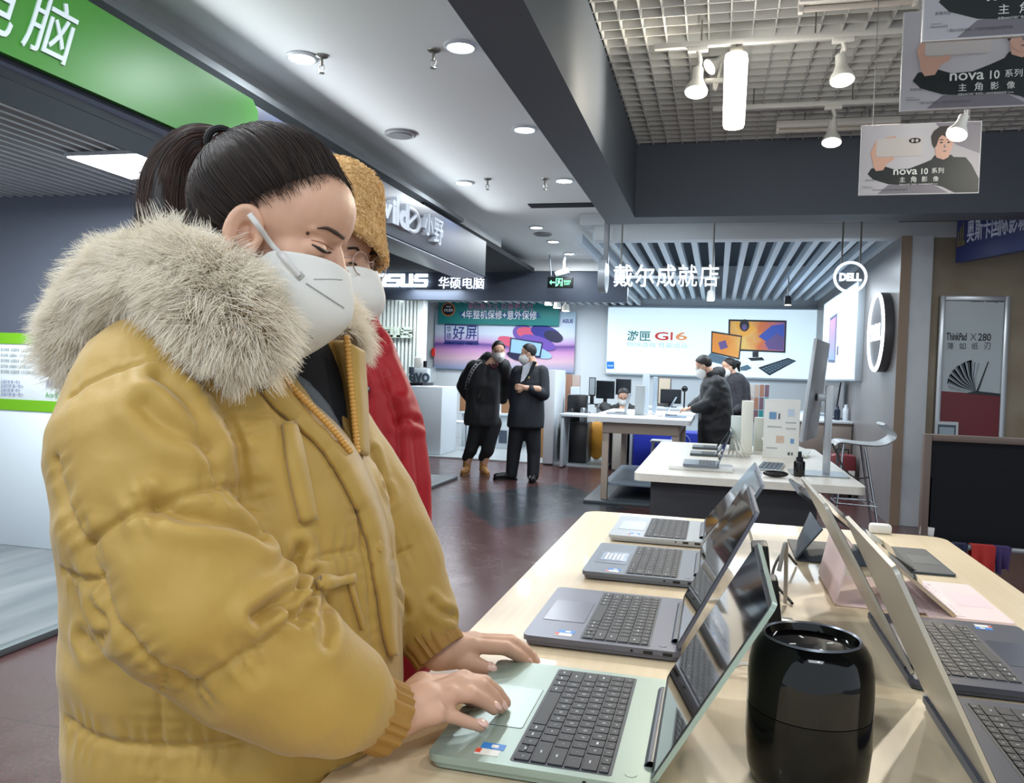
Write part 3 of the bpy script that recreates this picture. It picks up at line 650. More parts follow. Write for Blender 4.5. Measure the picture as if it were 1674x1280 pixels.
flap(t, [(.245, 1.69, ZT + .001), (.405, 1.69, ZT + .001), (.405, 1.95, ZT + .001), (.245, 1.95, ZT + .001)], .003, pinkm, 'stand_foot')
# black speaker
c = PD(1321, 1180, .885); gl = M('speaker_gloss', (4, 4, 5), .06, spec=.38, coat=.1)
sp_top = PD(1320, 1018, .93).z
t = thing('smart_speaker', 'glossy black cylindrical speaker with a rounded top on the birch table', 'speaker', (c.x, c.y, ZT)); r = .0655; hS = sp_top - ZT
prof = [(.001, ZT), (r*.80, ZT), (r*.90, ZT + .006), (r*.96, ZT + .02), (r, ZT + .05), (r, ZT + .085)]
MB().lathe(prof, (c.x, c.y, 0), 64).build('lower_body', M('speaker_lower', (5, 5, 6), .12, spec=.3, coat=.0), t)
prof = [(r*.985, ZT + .085), (r, ZT + .086), (r, sp_top - .045), (r*.985, sp_top - .030), (r*.93, sp_top - .015), (r*.85, sp_top - .006), (r*.78, sp_top - .002), (r*.75, sp_top), (r*.73, sp_top - .004), (r*.70, sp_top - .008), (.001, sp_top - .009)]
MB().lathe(prof, (c.x, c.y, 0), 64).build('shell', gl, t)
MB().lathe([(r*.74, sp_top - .0005), (r*.765, sp_top + .0012), (r*.79, sp_top - .001)], (c.x, c.y, 0), 64, caps=False).build('top_ring', M('ring_grey', (120, 124, 134), .25, metal=.6), t)
for k in range(4):
    a = k*math.pi/2 + .4; MB().box((c.x + .022*math.cos(a), c.y + .022*math.sin(a), sp_top - .0085), (.007, .0025, .0008), 0, rz=a).build('touch_mark', key_leg, t)
# cables and small things among the laptops
def cable(pts, r, m, label, name='cable'):
    o = MB().tube(spline(pts, 8), r, 8).build(name, m); return tag(o, label, 'cable')
wc = M('cable_white', (222, 220, 214), .5); bc = M('cable_black', (18, 18, 20), .5)
z = ZT + .004
cable([(.0, 2.085, z), (.03, 2.08, z + .05), (.06, 2.05, z + .11), (.085, 2.07, z + .08), (.11, 2.09, z)], .0035, wc, 'white security cable looped up between the two far laptops')
cable([(.0, 1.62, z), (.05, 1.64, z), (.10, 1.58, z), (.14, 1.72, z), (.13, 1.9, z)], .003, wc, 'thin white cable lying behind the grey laptop with the blue sticker')
cable([(.02, 1.22, z), (.06, 1.25, z + .01), (.10, 1.20, z), (.15, 1.12, z)], .003, wc, 'thin white cable lying behind the sage green laptop')
cable([(.16, 1.66, z), (.13, 1.78, z + .02), (.16, 1.9, z + .05), (.20, 2.02, z)], .003, bc, 'thin dark cable curling beside the folded slate stand')
pa = PY(1248, 886, 1.62); pb = PY(1266, 1000, 1.50)
t = thing('power_adapter', 'black upright power adapter with white plug behind the grey laptop lids', 'adapter', (pa.x, 1.55, ZT))
cx_ = PY(1262, 985, 1.52).x
MB().box((cx_, 1.50, ZT + .045), (.022, .05, .09), .004, R=Matrix.Rotation(-.12, 3, 'Y')).build('body', bc, t)
MB().box((cx_ - .014, 1.60, ZT + .065), (.030, .06, .13), .005, R=Matrix.Rotation(-.12, 3, 'Y')).build('battery_block', bc, t)
MB().tube(spline([(cx_ + .012, 1.55, ZT + .09), (cx_ + .022, 1.56, ZT + .14), (cx_ + .03, 1.62, ZT + .09), (cx_ + .035, 1.66, ZT + .004)], 8), .004).build('lead', wc, t)
MB().box((cx_ + .012, 1.505, ZT + .008), (.05, .03, .016), .004).build('plug', M('plug_grey', (140, 150, 160), .3), t)
q = G(1442, 868, ZT + .012); o = MB().box((q.x, q.y + .03, ZT + .014), (.06, .035, .028), .008).build('tissue_pack', wc); tag(o, 'small white pack at the far edge of the birch table', 'pack')
# ================================================================ SHOP FURNITURE AND POSTERS
def pspan(mb, x0, y0, x1, y1, Y, depth, bev=.004, mi=0):   # box whose front face fills a pixel rectangle at distance Y
    a = PY(x0, y1, Y); b = PY(x1, y0, Y); return mb.span((a.x, Y, min(a.z, b.z)), (b.x, Y + depth, max(a.z, b.z)), bev, mi)
def floor_span(mb, x0, y0, x1, Y, depth, bev=.004, z=0.0, mi=0):   # same, standing on the floor
    a = PY(x0, y0, Y); b = PY(x1, y0, Y); return mb.span((a.x, Y, z), (b.x, Y + depth, a.z), bev, mi)
def flat(mb, poly, T, h=.0012, mi=0): return mb.prism(poly, h, T, mi)
def disc(cx, cy, rx, ry, n=28, a0=0, a1=360): return [(cx + rx*math.cos(math.radians(a0 + (a1 - a0)*k/n)), cy + ry*math.sin(math.radians(a0 + (a1 - a0)*k/n))) for k in range(n + (0 if a1 - a0 == 360 else 1))]
# ---------------- hanging phone posters
pp = dict(bg=gradmat('poster_backdrop', 'X', -.30, .30, [(0, (186, 184, 190)), (.45, (206, 204, 208)), (1, (150, 146, 154))], .4), blk=M('poster_sweater', (24, 34, 36), .45), skin=M('poster_skin', (216, 172, 152), .45),
          hair=M('poster_hair', (56, 48, 46), .45), phone=M('poster_phone', (206, 200, 196), .4), cam=M('poster_camera', (40, 36, 28), .35), wht=M('poster_print_white', (240, 242, 238), .4), dk=M('poster_print_grey', (96, 96, 102), .45), edge=M('poster_edge', (222, 222, 222), .4), shd=M('poster_shape_grey', (128, 124, 132), .45))
PM = ['bg', 'blk', 'skin', 'hair', 'phone', 'cam', 'wht', 'dk', 'shd']
a = PY(1403, 320, 3.96); b = PY(1605, 198, 3.96); PW, PH = b.x - a.x, b.z - a.z
def nova(Y, px, py, label):
    q = PY(px, py, Y); t = thing('hanging_poster', label, 'poster', (q.x + PW/2, Y, q.z + PH/2), group='hanging phone posters')
    brd = MB().box((0, 0, 0), (PW, .012, PH), .001); ob = brd.build('board', pp['edge']); ob.parent = t
    T = frame((0, -.0065, 0), (1, 0, 0), (0, 0, 1)); s = PW; m_ = MB()
    K = .0005
    def L(i): return T @ Matrix.Translation((0, 0, K*i))
    U_ = lambda pts: [((x - .5)*PW, (.5 - y)*PH) for x, y in pts]
    flat(m_, U_([(.006, .01), (.994, .01), (.994, .99), (.006, .99)]), L(0), K, 0)
    flat(m_, U_([(.62, .01), (.994, .01), (.994, .45), (.80, .32)]), L(1), K, 8)
    flat(m_, U_([(.25, .86), (.55, .80), (.75, .985), (.16, .985)]), L(1), K, 8)
    # sleeve, body, collar
    arm = [(.07, .70), (.10, .62), (.22, .60), (.30, .645), (.42, .635), (.52, .575), (.60, .52), (.625, .46), (.70, .50), (.76, .455), (.78, .49), (.88, .50), (.93, .60), (.994, .80), (.994, .985), (.80, .985), (.70, .90), (.60, .86), (.42, .87), (.25, .85), (.12, .78)]
    flat(m_, U_(arm), L(2), K, 1)
    flat(m_, U_([(.115, .60), (.105, .50), (.085, .40), (.115, .28), (.145, .20), (.16, .24), (.145, .38), (.15, .46), (.22, .47), (.28, .45), (.29, .50), (.23, .56), (.20, .65), (.14, .66)]), L(3), K, 2)
    flat(m_, U_([(.205, .19), (.29, .17), (.30, .20), (.21, .22)]), L(3), K, 2)
    flat(m_, U_([(.135, .215), (.15, .20), (.50, .20), (.52, .215), (.52, .445), (.50, .46), (.15, .46), (.135, .445)]), L(4), K, 4)
    flat(m_, U_(disc(.455, .245, .05, .038)), L(5), K, 5)
    for cx in (.437, .473):
        flat(m_, U_(disc(cx, .245, .012, .022)), L(6), K, 4)
    # head
    flat(m_, U_([(.625, .40), (.645, .36), (.76, .38), (.74, .49), (.70, .525), (.64, .49)]), L(3), K, 2)
    flat(m_, U_(disc(.695, .30, .075, .165)), L(4), K, 2)
    flat(m_, U_([(.60, .30), (.59, .20), (.61, .12), (.66, .06), (.73, .055), (.77, .10), (.785, .2), (.775, .30), (.765, .24), (.72, .22), (.68, .18), (.655, .22), (.635, .33), (.62, .36)]), L(5), K, 3)
    for ex in (.675, .735):
        flat(m_, U_([(ex - .018, .245), (ex, .235), (ex + .018, .245), (ex + .018, .252), (ex - .018, .252)]), L(5), K, 3); flat(m_, U_(disc(ex, .285, .013, .011)), L(5), K, 3)
    flat(m_, U_([(.70, .30), (.715, .355), (.695, .36)]), L(5), K, 8); flat(m_, U_([(.685, .405), (.705, .398), (.725, .405), (.705, .415)]), L(5), K, 7)
    # print
    tx = lambda body, x, y, w, mi=6, bold=.0, i=7, h=None: m_.text(body, L(i) @ Matrix.Translation(((x - .5)*PW, (.5 - y)*PH, 0)), w*PW, h*PH if h else None, 0, bold, mi)
    tx('nova', .387, .685, .20, bold=.012, h=.075); tx('10', .548, .68, .055, bold=.014, h=.085); tx('系列', .655, .675, .10, bold=.004)
    for k, ch in enumerate('主角影像'): tx(ch, .365 + .0925*k, .79, .048, bold=.004)
    tx('前置6000万超广角视频 | 1080P前置追焦双镜 Turbo', .50, .862, .32)
    tx('影像天团', .09, .79, .07, 7); tx('HarmonyOS', .075, .895, .08, 7); tx('Powered by', .062, .872, .05, 7)
    tx('* 图片仅供参考，产品外观请以实物为准', .26, .93, .30, 7); tx('HUAWEI', .955, .045, .05, 7)
    ob = m_.build('print', [pp[k] for k in PM]); ob.parent = t
    for sx in (-1, 1):
        w_ = MB().cyl((sx*PW*.4, 0, PH/2), (sx*PW*.4, 0, 3.32 - t.location.z), .0018, n=6).build('wire', M('wire', (150, 150, 150), .4, metal=.6)); w_.parent = t
nova(3.96, 1403, 320, 'smallest hanging phone poster, lowest, lit by the spotlight over it')
nova(2.85, 1470, 183, 'darker hanging phone poster in the middle of the three, overlapping the top one')
nova(2.23, 1506, 70, 'hanging poster cut off by the top right corner, only its lower part showing')
# ---------------- blue cinema sign on the right
a = PY(1560, 456, 8.2); b = PY(1676, 440, 7.42); zb = 2.47; sx = Vector((b.x - a.x, b.y - a.y, 0)); Ls = sx.length*1.25; sx.normalize(); ht = .50
t = thing('cinema_sign', 'dark blue sign with white Chinese characters at the right edge, under the beam', 'sign', (a.x, a.y, zb))
T = frame((a.x, a.y, zb), sx, (0, 0, 1))
MB().box((Ls/2, ht/2, -.04), (Ls, ht, .08), .004, T=T).build('panel', M('sign_navy', (44, 54, 112), .4), t)
m_ = MB(); cw = Ls*.78/8.2
for k, ch in enumerate('奥斯卡国际影城猜工'): m_.text(ch, T @ Matrix.Translation((Ls*.135 + cw*(k + .5), ht*.53, .0005)), cw*.90, .21, .006, .008)
m_.build('lettering', M('sign_pale_print', (206, 212, 232), .4), t)
m_ = MB(); m_.text('OSCAR', T @ Matrix.Translation((Ls*.065, ht*.33, .0005)), Ls*.10, .05, .004, .02)
for k in range(3): m_.box((Ls*.03 + .03*k, ht*.46 + .02*k, .002), (.012, .10 + .03*k, .004), 0, T=T)
m_.build('emblem', M('sign_gold', (150, 138, 84), .4, metal=.3), t)
# ---------------- framed poster on the beige wall
Yp = 8.38; a = PY(1519, 884, Yp); b = PY(1653, 484, Yp); zb = PY(1519, 930, Yp).z
t = thing('framed_poster', 'tall framed poster with an open book on red in the corner on the right', 'poster', ((a.x + b.x)/2, Yp, zb))
alu = M('frame_aluminium', (186, 190, 194), .3, metal=.5); fw = .045
MB().span((a.x, Yp, zb), (a.x + fw, Yp + .04, b.z), .004).span((b.x - fw, Yp, zb), (b.x, Yp + .04, b.z), .004).span((a.x + fw, Yp, b.z - fw), (b.x - fw, Yp + .04, b.z), .004).span((a.x + fw, Yp, zb), (b.x - fw, Yp + .04, zb + fw), .004).build('frame', alu, t)
x0, x1 = a.x + fw, b.x - fw; pw = x1 - x0; T = frame((x0, Yp + .03, 0), (1, 0, 0), (0, 0, 1)); zr = PY(1560, 640, Yp).z
m_ = MB(); K = .0015
flat(m_, [(0, zb + fw), (pw, zb + fw), (pw, b.z - fw), (0, b.z - fw)], T, K, 0)
flat(m_, [(0, zb + fw), (pw, zb + fw), (pw, zr - .02), (0, zr)], T @ Matrix.Translation((0, 0, K)), K, 1)
bx, bz = pw*.60, zr + .005; LL = pw*.56
flat(m_, [(bx, bz)] + [(bx + LL*(1 - .1*(k/14)**2)*math.cos(math.radians(100 + 70*k/14)), bz + .02 + LL*(1 - .14*k/14)*math.sin(math.radians(100 + 70*k/14))) for k in range(15)], T @ Matrix.Translation((0, 0, K*.6)), K*.4, 2)
for k in range(17):     # fan of pages
    an = math.radians(176 - k*5.4); L_ = LL*(.84 + .2*math.sin(k/16*math.pi*.8)); an2 = an - math.radians(1.8 if k % 2 else 4.0)
    p = [(bx, bz), (bx + L_*.55*math.cos(an + .10), bz + L_*.55*math.sin(an + .10)), (bx + L_*math.cos(an), bz + L_*math.sin(an)), (bx + L_*math.cos(an2), bz + L_*math.sin(an2)), (bx + L_*.55*math.cos(an2 + .10), bz + L_*.55*math.sin(an2 + .10))]
    flat(m_, p, T @ Matrix.Translation((0, 0, K*(1 + .5*(k % 3)))), K, 2 + k % 2)
flat(m_, [(bx, bz), (bx + .02, bz), (bx + LL*.34, bz + LL*1.0), (bx + LL*.31, bz + LL*1.02)], T @ Matrix.Translation((0, 0, K*2)), K, 4)
flat(m_, [(bx - .1, zr - .015), (pw, zr - .03), (pw, zr - .005), (bx, zr + .012)], T @ Matrix.Translation((0, 0, K*2)), K, 4)
def ptx(body, x0p, y0p, x1p, y1p, mi, bold=0.0):
    A = PY(x0p, y1p, Yp); B = PY(x1p, y0p, Yp); m_.text(body, T @ Matrix.Translation(((A.x + B.x)/2 - x0, (A.z + B.z)/2, K*3)), B.x - A.x, B.z - A.z, 0, bold, mi)
ptx('ThinkPad', 1548, 544, 1582, 556, 4, .03); ptx('X', 1587, 545, 1598, 556, 4, -.012); ptx('280', 1600, 545, 1622, 557, 4, .02)
for k, ch in enumerate('薄如纸刃'): ptx(ch, 1549 + k*20.3, 560, 1560 + k*20.3, 571, 4, .0)
ptx('Powered by', 1588, 490, 1610, 495, 4); ptx('thinkplus', 1613, 488, 1643, 495, 4, .03)
m_.build('print', [M('print_pale', (184, 194, 198), .35), M('print_red', (112, 24, 34), .35), M('print_page', (150, 162, 168), .4), M('print_page_dark', (92, 104, 110), .4), M('print_ink', (34, 38, 44), .4)], t)
m_ = MB(); pspan(m_, 1528, 690, 1567, 722, Yp - .003, .004, 0, 0); pspan(m_, 1532, 695, 1563, 720, Yp - .005, .003, 0, 1); pspan(m_, 1535, 699, 1560, 718, Yp - .007, .003, 0, 2)
tag(m_.build('notice', [M('notice_white', (206, 212, 216), .4), M('notice_slate', (74, 90, 104), .4), M('notice_pale', (160, 178, 188), .4)]), 'small white notice stuck low on the framed book poster', 'notice')
# dark board in a brown frame, rail with cloths
Yb = 3.75; a = PY(1503, 892, Yb); b = PY(1690, 716, Yb); ztop = PY(1505, 709, Yb).z
t = thing('display_board', 'large black panel in a brown frame beyond the right end of the birch table', 'board', ((a.x + b.x)/2, Yb, 0))
wb = M('frame_brown', (104, 88, 80), .5); w_ = .028
MB().span((a.x + w_, Yb, a.z), (b.x + .2, Yb + .02, ztop - w_)).build('panel', M('panel_black', (14, 16, 22), .6, spec=.2), t)
MB().span((a.x, Yb - .012, a.z), (a.x + w_, Yb + .04, ztop), .004).span((a.x + w_, Yb - .012, ztop - w_), (b.x + .23, Yb + .04, ztop), .004).build('frame', wb, t)
MB().span((a.x + .005, Yb + .0, 0), (a.x + .04, Yb + .05, a.z + .30), .004).build('leg', M('leg_pale', (186, 178, 170), .5), t)
MB().span((b.x + .17, Yb + .0, 0), (b.x + .205, Yb + .05, a.z + .30), .004).build('leg', M('leg_pale', (186, 178, 170)), t)
q = PY(1515, 868, Yb); MB().box((q.x, Yb - .004, q.z), (.055, .006, .036), .001, R=Matrix.Rotation(.08, 3, 'Y')).build('price_tag', M('tag_white', (214, 210, 206), .5), t)
Yr = 3.62; q = PY(1558, 893, Yr); q2 = PY(1676, 906, Yr)
t = thing('low_rack', 'low metal rack with a rail below the black panel, cloths over it', 'rack', ((q.x + q2.x)/2, Yr, 0))
rm = M('rack_grey', (128, 128, 132), .4, metal=.3)
MB().tube([(q.x, Yr, q.z), (q2.x + .25, Yr, q.z)], .012, 12).build('rail', rm, t)
for x in (q.x + .01, q2.x + .24): MB().tube([(x, Yr, q.z), (x, Yr, 0)], .012, 10).build('post', rm, t)
MB().span((q.x, Yr - .02, q.z - .24), (q2.x + .25, Yr + .09, q.z - .225), .003).build('shelf', rm, t)
def cloth(px0, px1, py1, mat_, label, seed):
    A = PY(px0, 893, Yr - .014); B = PY(px1, py1, Yr - .014); n, k = 14, 10; rg = np.random.RandomState(seed); ph = rg.rand(3)*6
    top = q.z + .014; vs = []; fs = []
    for j in range(k + 1):
        for i in range(n + 1):
            u, v = i/n, j/k; x = A.x + (B.x - A.x)*(u*(1 - .10*v) + .05*v); z_ = top + (B.z - top)*v + (.012*math.sin(u*7 + ph[0]) if j == k else 0)
            y = Yr - .016 - .012*v*math.sin(u*13 + ph[1]) - .006*math.sin(u*22 + ph[2])*v; vs.append((x, y, z_))
    for j in range(k):
        for i in range(n): o_ = j*(n + 1) + i; fs.append([o_, o_ + n + 1, o_ + n + 2, o_ + 1])
    m_ = MB().add(vs, fs, 0, True); m_.add([(v[0], 2*Yr - v[1] + .01, top + (v[2] - top)*.8) for v in vs], [f[::-1] for f in fs], 0, True)
    for i in range(n): m_.add([vs[i], vs[i + 1], (vs[i + 1][0], 2*Yr - vs[i + 1][1] + .01, top), (vs[i][0], 2*Yr - vs[i][1] + .01, top)], [[0, 1, 2, 3]], 0, True)
    return tag(m_.build('cloth', mat_), label, 'cloth')
cloth(1558, 1582, 912, M('cloth_navy', (32, 34, 62), .9), 'navy cloth over the low rack rail, left of the red one', 1)
cloth(1588, 1625, 955, M('cloth_red', (170, 42, 38), .85), 'red cloth hanging over the low rack rail', 2)
cloth(1628, 1652, 935, M('cloth_purple', (62, 46, 92), .9), 'purple cloth over the low rack rail, right of the red one', 3)
# ---------------- left shop counter with printed board
Yc = 4.5; a = PY(-30, 900, Yc); ztop = PY(50, 545, Yc).z; xr = -3.42
t = thing('shop_counter', 'white counter with a green bordered notice board behind the yellow coat', 'counter', (-4.3, Yc, .03))
MB().span((-5.6, Yc, .03), (xr, Yc + .5, PY(50, 672, Yc).z), .006).build('cabinet', M('counter_white', (206, 214, 220), .5), t)
T = frame((-5.6, Yc - .002, 0), (1, 0, 0), (0, 0, 1)); zz = [PY(50, y, Yc).z for y in (672, 654, 563, 545)]
MB().span((-5.6, Yc, zz[0]), (xr, Yc + .03, zz[3]), .003).build('board', M('board_white', (222, 228, 230), .45), t)
m_ = MB(); wd_ = xr + 5.6
flat(m_, [(0, zz[0]), (wd_, zz[0]), (wd_, zz[1]), (0, zz[1])], T, .002, 0); flat(m_, [(0, zz[2]), (wd_, zz[2]), (wd_, zz[3]), (0, zz[3])], T, .002, 0)
def bt(body, x0, y0, x1, y1, mi, bold=0.0):
    A = PY(x0, y1, Yc); B = PY(x1, y0, Yc); m_.text(body, frame(((A.x + B.x)/2, Yc - .0045, (A.z + B.z)/2), (1, 0, 0), (0, 0, 1)), B.x - A.x, B.z - A.z, 0, bold, mi)
bt('Acer宏碁真品质真服务', 75, 642, 150, 650, 1); bt('真', 93, 655, 106, 668, 2, .0); bt('心服务', 108, 655, 146, 668, 2, .0)
bt('笔记本电脑 台式电脑', 76, 607, 130, 615, 3, .005); bt('商用显示器 一体机', 76, 624, 130, 633, 4, .005)
for k in range(5): bt('官方授权 全国联保 七天无理由退货', 2, 570 + 9*k, 60 - 8*(k % 2), 574 + 9*k, 3)
for k in range(4): bt('正品行货 假一罚十', 2, 622 + 7*k, 34 + 5*(k % 2), 626 + 7*k, 4)
m_.build('print', [M('board_green', (110, 170, 30), .45), M('print_green', (70, 150, 60), .5), M('print_palegreen', (196, 226, 150), .5), M('print_greydark', (80, 92, 96), .5), M('print_indigo', (70, 80, 150), .5)], t)
# ================================================================ BLUE-WHITE SHOP ON THE FAR SIDE
def lightbox(name, label, mb_front, T, w, h, mats, depth=.08):
    pass
Yw = 14.9; a = PY(991, 609, Yw); b = PY(1346, 507, Yw)
t = thing('light_box', 'wide glowing light box with a game keyboard and monitor on the far wall', 'light box', ((a.x + b.x)/2, Yw, (a.z + b.z)/2))
MB().span((a.x - .03, Yw, a.z - .03), (b.x + .03, Yw + .09, b.z + .03), .004).build('frame', M('lightbox_frame', (190, 200, 208), .4), t)
MB().span((a.x, Yw - .006, a.z), (b.x, Yw, b.z)).build('glowing_panel', M('lightbox_glow', (222, 244, 255), .4, emit=.62), t)
def bx(m_, pts, i, mi, Y=None):
    P = [PY(x, y, Yw) for x, y in pts]; flat(m_, [(p.x, p.z) for p in P], frame((0, Yw - .008 - .0015*i, 0), (1, 0, 0), (0, 0, 1)), .0015, mi)
m_ = MB()
def btx(body, x0, y0, x1, y1, mi, bold=.0, i=0):
    A = PY(x0, y1, Yw); B = PY(x1, y0, Yw); m_.text(body, frame(((A.x + B.x)/2, Yw - .008 - .0015*i, (A.z + B.z)/2), (1, 0, 0), (0, 0, 1)), B.x - A.x, B.z - A.z, 0, bold, mi)
btx('游匣', 1025, 541, 1064, 557, 0, .012); btx('G', 1070, 543, 1093, 556, 1, .02); btx('1', 1096, 543, 1100, 556, 1, .02); btx('6', 1104, 543, 1124, 556, 2, .02)
btx('畅快游戏 性能出众', 1025, 561, 1125, 567, 3)
bx(m_, [(992, 591), (1004, 591), (1004, 603), (992, 603)], 0, 4); btx('intel', 994, 596, 1002, 599, 5, i=2)
bx(m_, [(1191, 522), (1286, 524), (1284, 577), (1190, 573)], 0, 6); bx(m_, [(1194, 525), (1283, 527), (1281, 574), (1193, 570)], 1, 7)
bx(m_, [(1240, 550), (1262, 532), (1282, 530), (1281, 560), (1262, 565)], 2, 8); bx(m_, [(1250, 560), (1270, 545), (1281, 552), (1280, 572), (1256, 571)], 3, 9); bx(m_, [(1200, 528), (1226, 526), (1238, 540), (1214, 552)], 2, 10)
bx(m_, [(1230, 575), (1240, 575), (1240, 584), (1230, 584)], 0, 6); bx(m_, [(1222, 585), (1246, 584), (1250, 589), (1228, 590)], 1, 6)
bx(m_, [(1163, 541), (1213, 549), (1209, 588), (1162, 577)], 5, 6); bx(m_, [(1165, 544), (1211, 551), (1207, 585), (1164, 575)], 6, 7); bx(m_, [(1174, 560), (1186, 556), (1190, 568), (1178, 572)], 7, 9)
bx(m_, [(1162, 577), (1208, 589), (1196, 600), (1150, 588)], 5, 11)
bx(m_, [(1210, 600), (1222, 596), (1229, 602), (1220, 606), (1211, 606)], 0, 11)
bx(m_, disc(1217, 532, 8, 10, 20), 4, 6); bx(m_, disc(1217, 535, 4, 5, 16), 5, 9)
bx(m_, [(1239, 601), (1288, 585), (1302, 590), (1258, 614)], 0, 6)
for r_ in range(3):
    for k in range(9):
        u0 = (k + .12)/9; v0 = (r_ + .15)/3
        def bl(u, v):
            A = np.array([1243, 602]) + (np.array([1288, 587]) - np.array([1243, 602]))*u; B = np.array([1258, 611]) + (np.array([1299, 590]) - np.array([1258, 611]))*u; return tuple(A + (B - A)*v)
        bx(m_, [bl(u0, v0), bl(u0 + .085, v0), bl(u0 + .085, v0 + .25), bl(u0, v0 + .25)], 1, 11)
E5 = .35
m_.build('print', [M('lb_teal', (20, 96, 90), .4, emit=.5), M('lb_red', (200, 40, 30), .4, emit=E5), M('lb_orange', (230, 150, 90), .4, emit=E5), M('lb_grey', (170, 190, 210), .4, emit=E5), M('lb_blue', (30, 120, 200), .4, emit=E5), M('lb_white', (240, 250, 255), .4, emit=E5),
                  M('lb_dark', (26, 30, 40), .4, emit=.3), gradmat('lb_sunset', 'X', -.2 + 0.3, 1.2, [(0, (240, 150, 60)), (.35, (250, 210, 120)), (.6, (230, 120, 60)), (1, (120, 110, 190))], .4, emit=.25, distort=(4, .25)), M('lb_indigo', (60, 90, 190), .4, emit=.25), M('lb_violet', (110, 90, 150), .4, emit=.2), M('lb_amber', (250, 180, 70), .4, emit=.3), M('lb_slate', (90, 120, 140), .4, emit=.2)], t)
# side light box with a tower
Xs = 1.62; A = PX(1349, 622, Xs); B = PX(1406, 622, Xs); C1 = PX(1349, 511, Xs); C2 = PX(1406, 481, Xs); zlo, zhi = 1.38, 2.52
ya, yb = B.y, min(A.y, 14.8)
t = thing('light_box', 'narrow glowing light box with a purple computer tower on the side wall', 'light box', (Xs, (ya + yb)/2, 1.95))
MB().span((Xs - .06, ya, zlo - .02), (1.639, yb, zhi + .02), .004).build('frame', M('lightbox_frame', (190, 200, 208)), t)
MB().span((Xs - .066, ya + .03, zlo), (Xs - .06, yb - .03, zhi)).build('glowing_panel', M('lightbox_glow', (226, 246, 255)), t)
m_ = MB(); T = frame((Xs - .0665, yb, 0), (0, -1, 0), (0, 0, 1)); d_ = yb - ya
flat(m_, [(d_*.25, 1.62), (d_*.48, 1.60), (d_*.48, 2.28), (d_*.25, 2.26)], T, .002, 0); flat(m_, [(d_*.27, 1.66), (d_*.46, 1.64), (d_*.46, 2.24), (d_*.27, 2.22)], T @ Matrix.Translation((0, 0, .002)), .002, 1); flat(m_, [(d_*.52, 1.70), (d_*.56, 1.70), (d_*.56, 1.82), (d_*.52, 1.82)], T, .002, 0)
m_.build('print', [M('lb_dark2', (70, 80, 110), .4, emit=.5), gradmat('lb_tower', 'Z', 1.6, 2.3, [(0, (110, 140, 200)), (1, (170, 120, 170))], .4, emit=.8)], t)
# round wall sign with letters, seen along the wall
q0 = PX(1438, 480, 1.58); q1 = PX(1438, 608, 1.58); yc = (q0.y + q1.y)/2; zc = (q0.z + q1.z)/2; rr = (q0.z - q1.z)/2
t = thing('wall_sign', 'large round glowing brand sign on the grey laminate side wall', 'sign', (1.62, yc, zc))
ringpts = lambda r, n=48: [(0, r*math.cos(2*math.pi*k/n), r*math.sin(2*math.pi*k/n)) for k in range(n)]
T = Matrix.Translation((1.56, yc, zc))
MB().cyl((1.55, yc, zc), (1.638, yc, zc), rr*1.0, n=56).build('drum', M('sign_drum', (84, 82, 86), .4), t)
m_ = MB(); m_.tube([(p[0] - .012, p[1]*.95, p[2]*.95) for p in ringpts(rr)], .022, 8, closed=True, T=T); m_.build('ring', M('sign_ring_glow', (232, 246, 255), .4, emit=2.2), t)
m_ = MB(); m_.text('DELL', frame((1.549, yc, zc), (0, -1, 0), (0, 0, 1)), rr*1.3, rr*.42, .008, .03); m_.build('lettering', M('sign_ring_glow', (232, 246, 255)), t)
# hanging ring sign and hanging glowing characters at the shop front
Yh = 8.2; q = PY(1390, 453, Yh); rr = PY(1390, 428, Yh).z - q.z
t = thing('ring_sign', 'glowing ring sign hanging from two rods at the shop front', 'sign', q)
gs = M('sign_glow_soft', (232, 246, 255), .4, emit=1.5)
MB().tube([(q.x + rr*.96*math.cos(2*math.pi*k/48), Yh, q.z + rr*.96*math.sin(2*math.pi*k/48)) for k in range(48)], .013, 8, closed=True).build('ring', gs, t)
MB().text('DELL', frame((q.x, Yh, q.z), (1, 0, 0), (0, 0, 1)), rr*1.35, rr*.52, .02, .05).build('lettering', gs, t)
for px in (1376, 1406):
    r0 = PY(px, 430, Yh); MB().cyl((r0.x, Yh, q.z + rr*.9), (r0.x, Yh, 3.0), .008, n=8).build('rod', sp_m, t)
t = thing('hanging_characters', 'five glowing white Chinese characters hung before the slatted ceiling', 'sign', PY(1090, 452, Yh))
for k, ch in enumerate('戴尔成就店'):
    x0 = 1002 + k*35.0; m_ = MB(); ftext(m_, ch, x0 + 1, 433, x0 + 33.5, 469, Yh, .025, .004); m_.build('character', gs, t)
A = PY(1002, 452, Yh); B = PY(1176, 452, Yh); MB().span((A.x, Yh + .045, A.z - .015), (B.x, Yh + .06, A.z + .015), .003).build('back_bar', alu, t)
for px in (1014, 1165):
    r0 = PY(px, 440, Yh); MB().cyl((r0.x, Yh + .052, A.z), (r0.x, Yh + .052, 3.0), .008, n=8).build('rod', sp_m, t)
q = PY(984, 452, 8.1); t = thing('blade_sign', 'round grey sign hanging edge-on beside the glowing characters', 'sign', q)
MB().cyl((q.x - .02, 8.1, q.z), (q.x + .05, 8.1, q.z), .165, n=40).build('disc', M('blade_grey', (150, 158, 166), .35), t)
MB().span((q.x + .01, 8.07, q.z + .13), (q.x + .06, 8.13, 3.0), .004).build('bracket', M('blade_bracket', (118, 122, 128), .4), t)
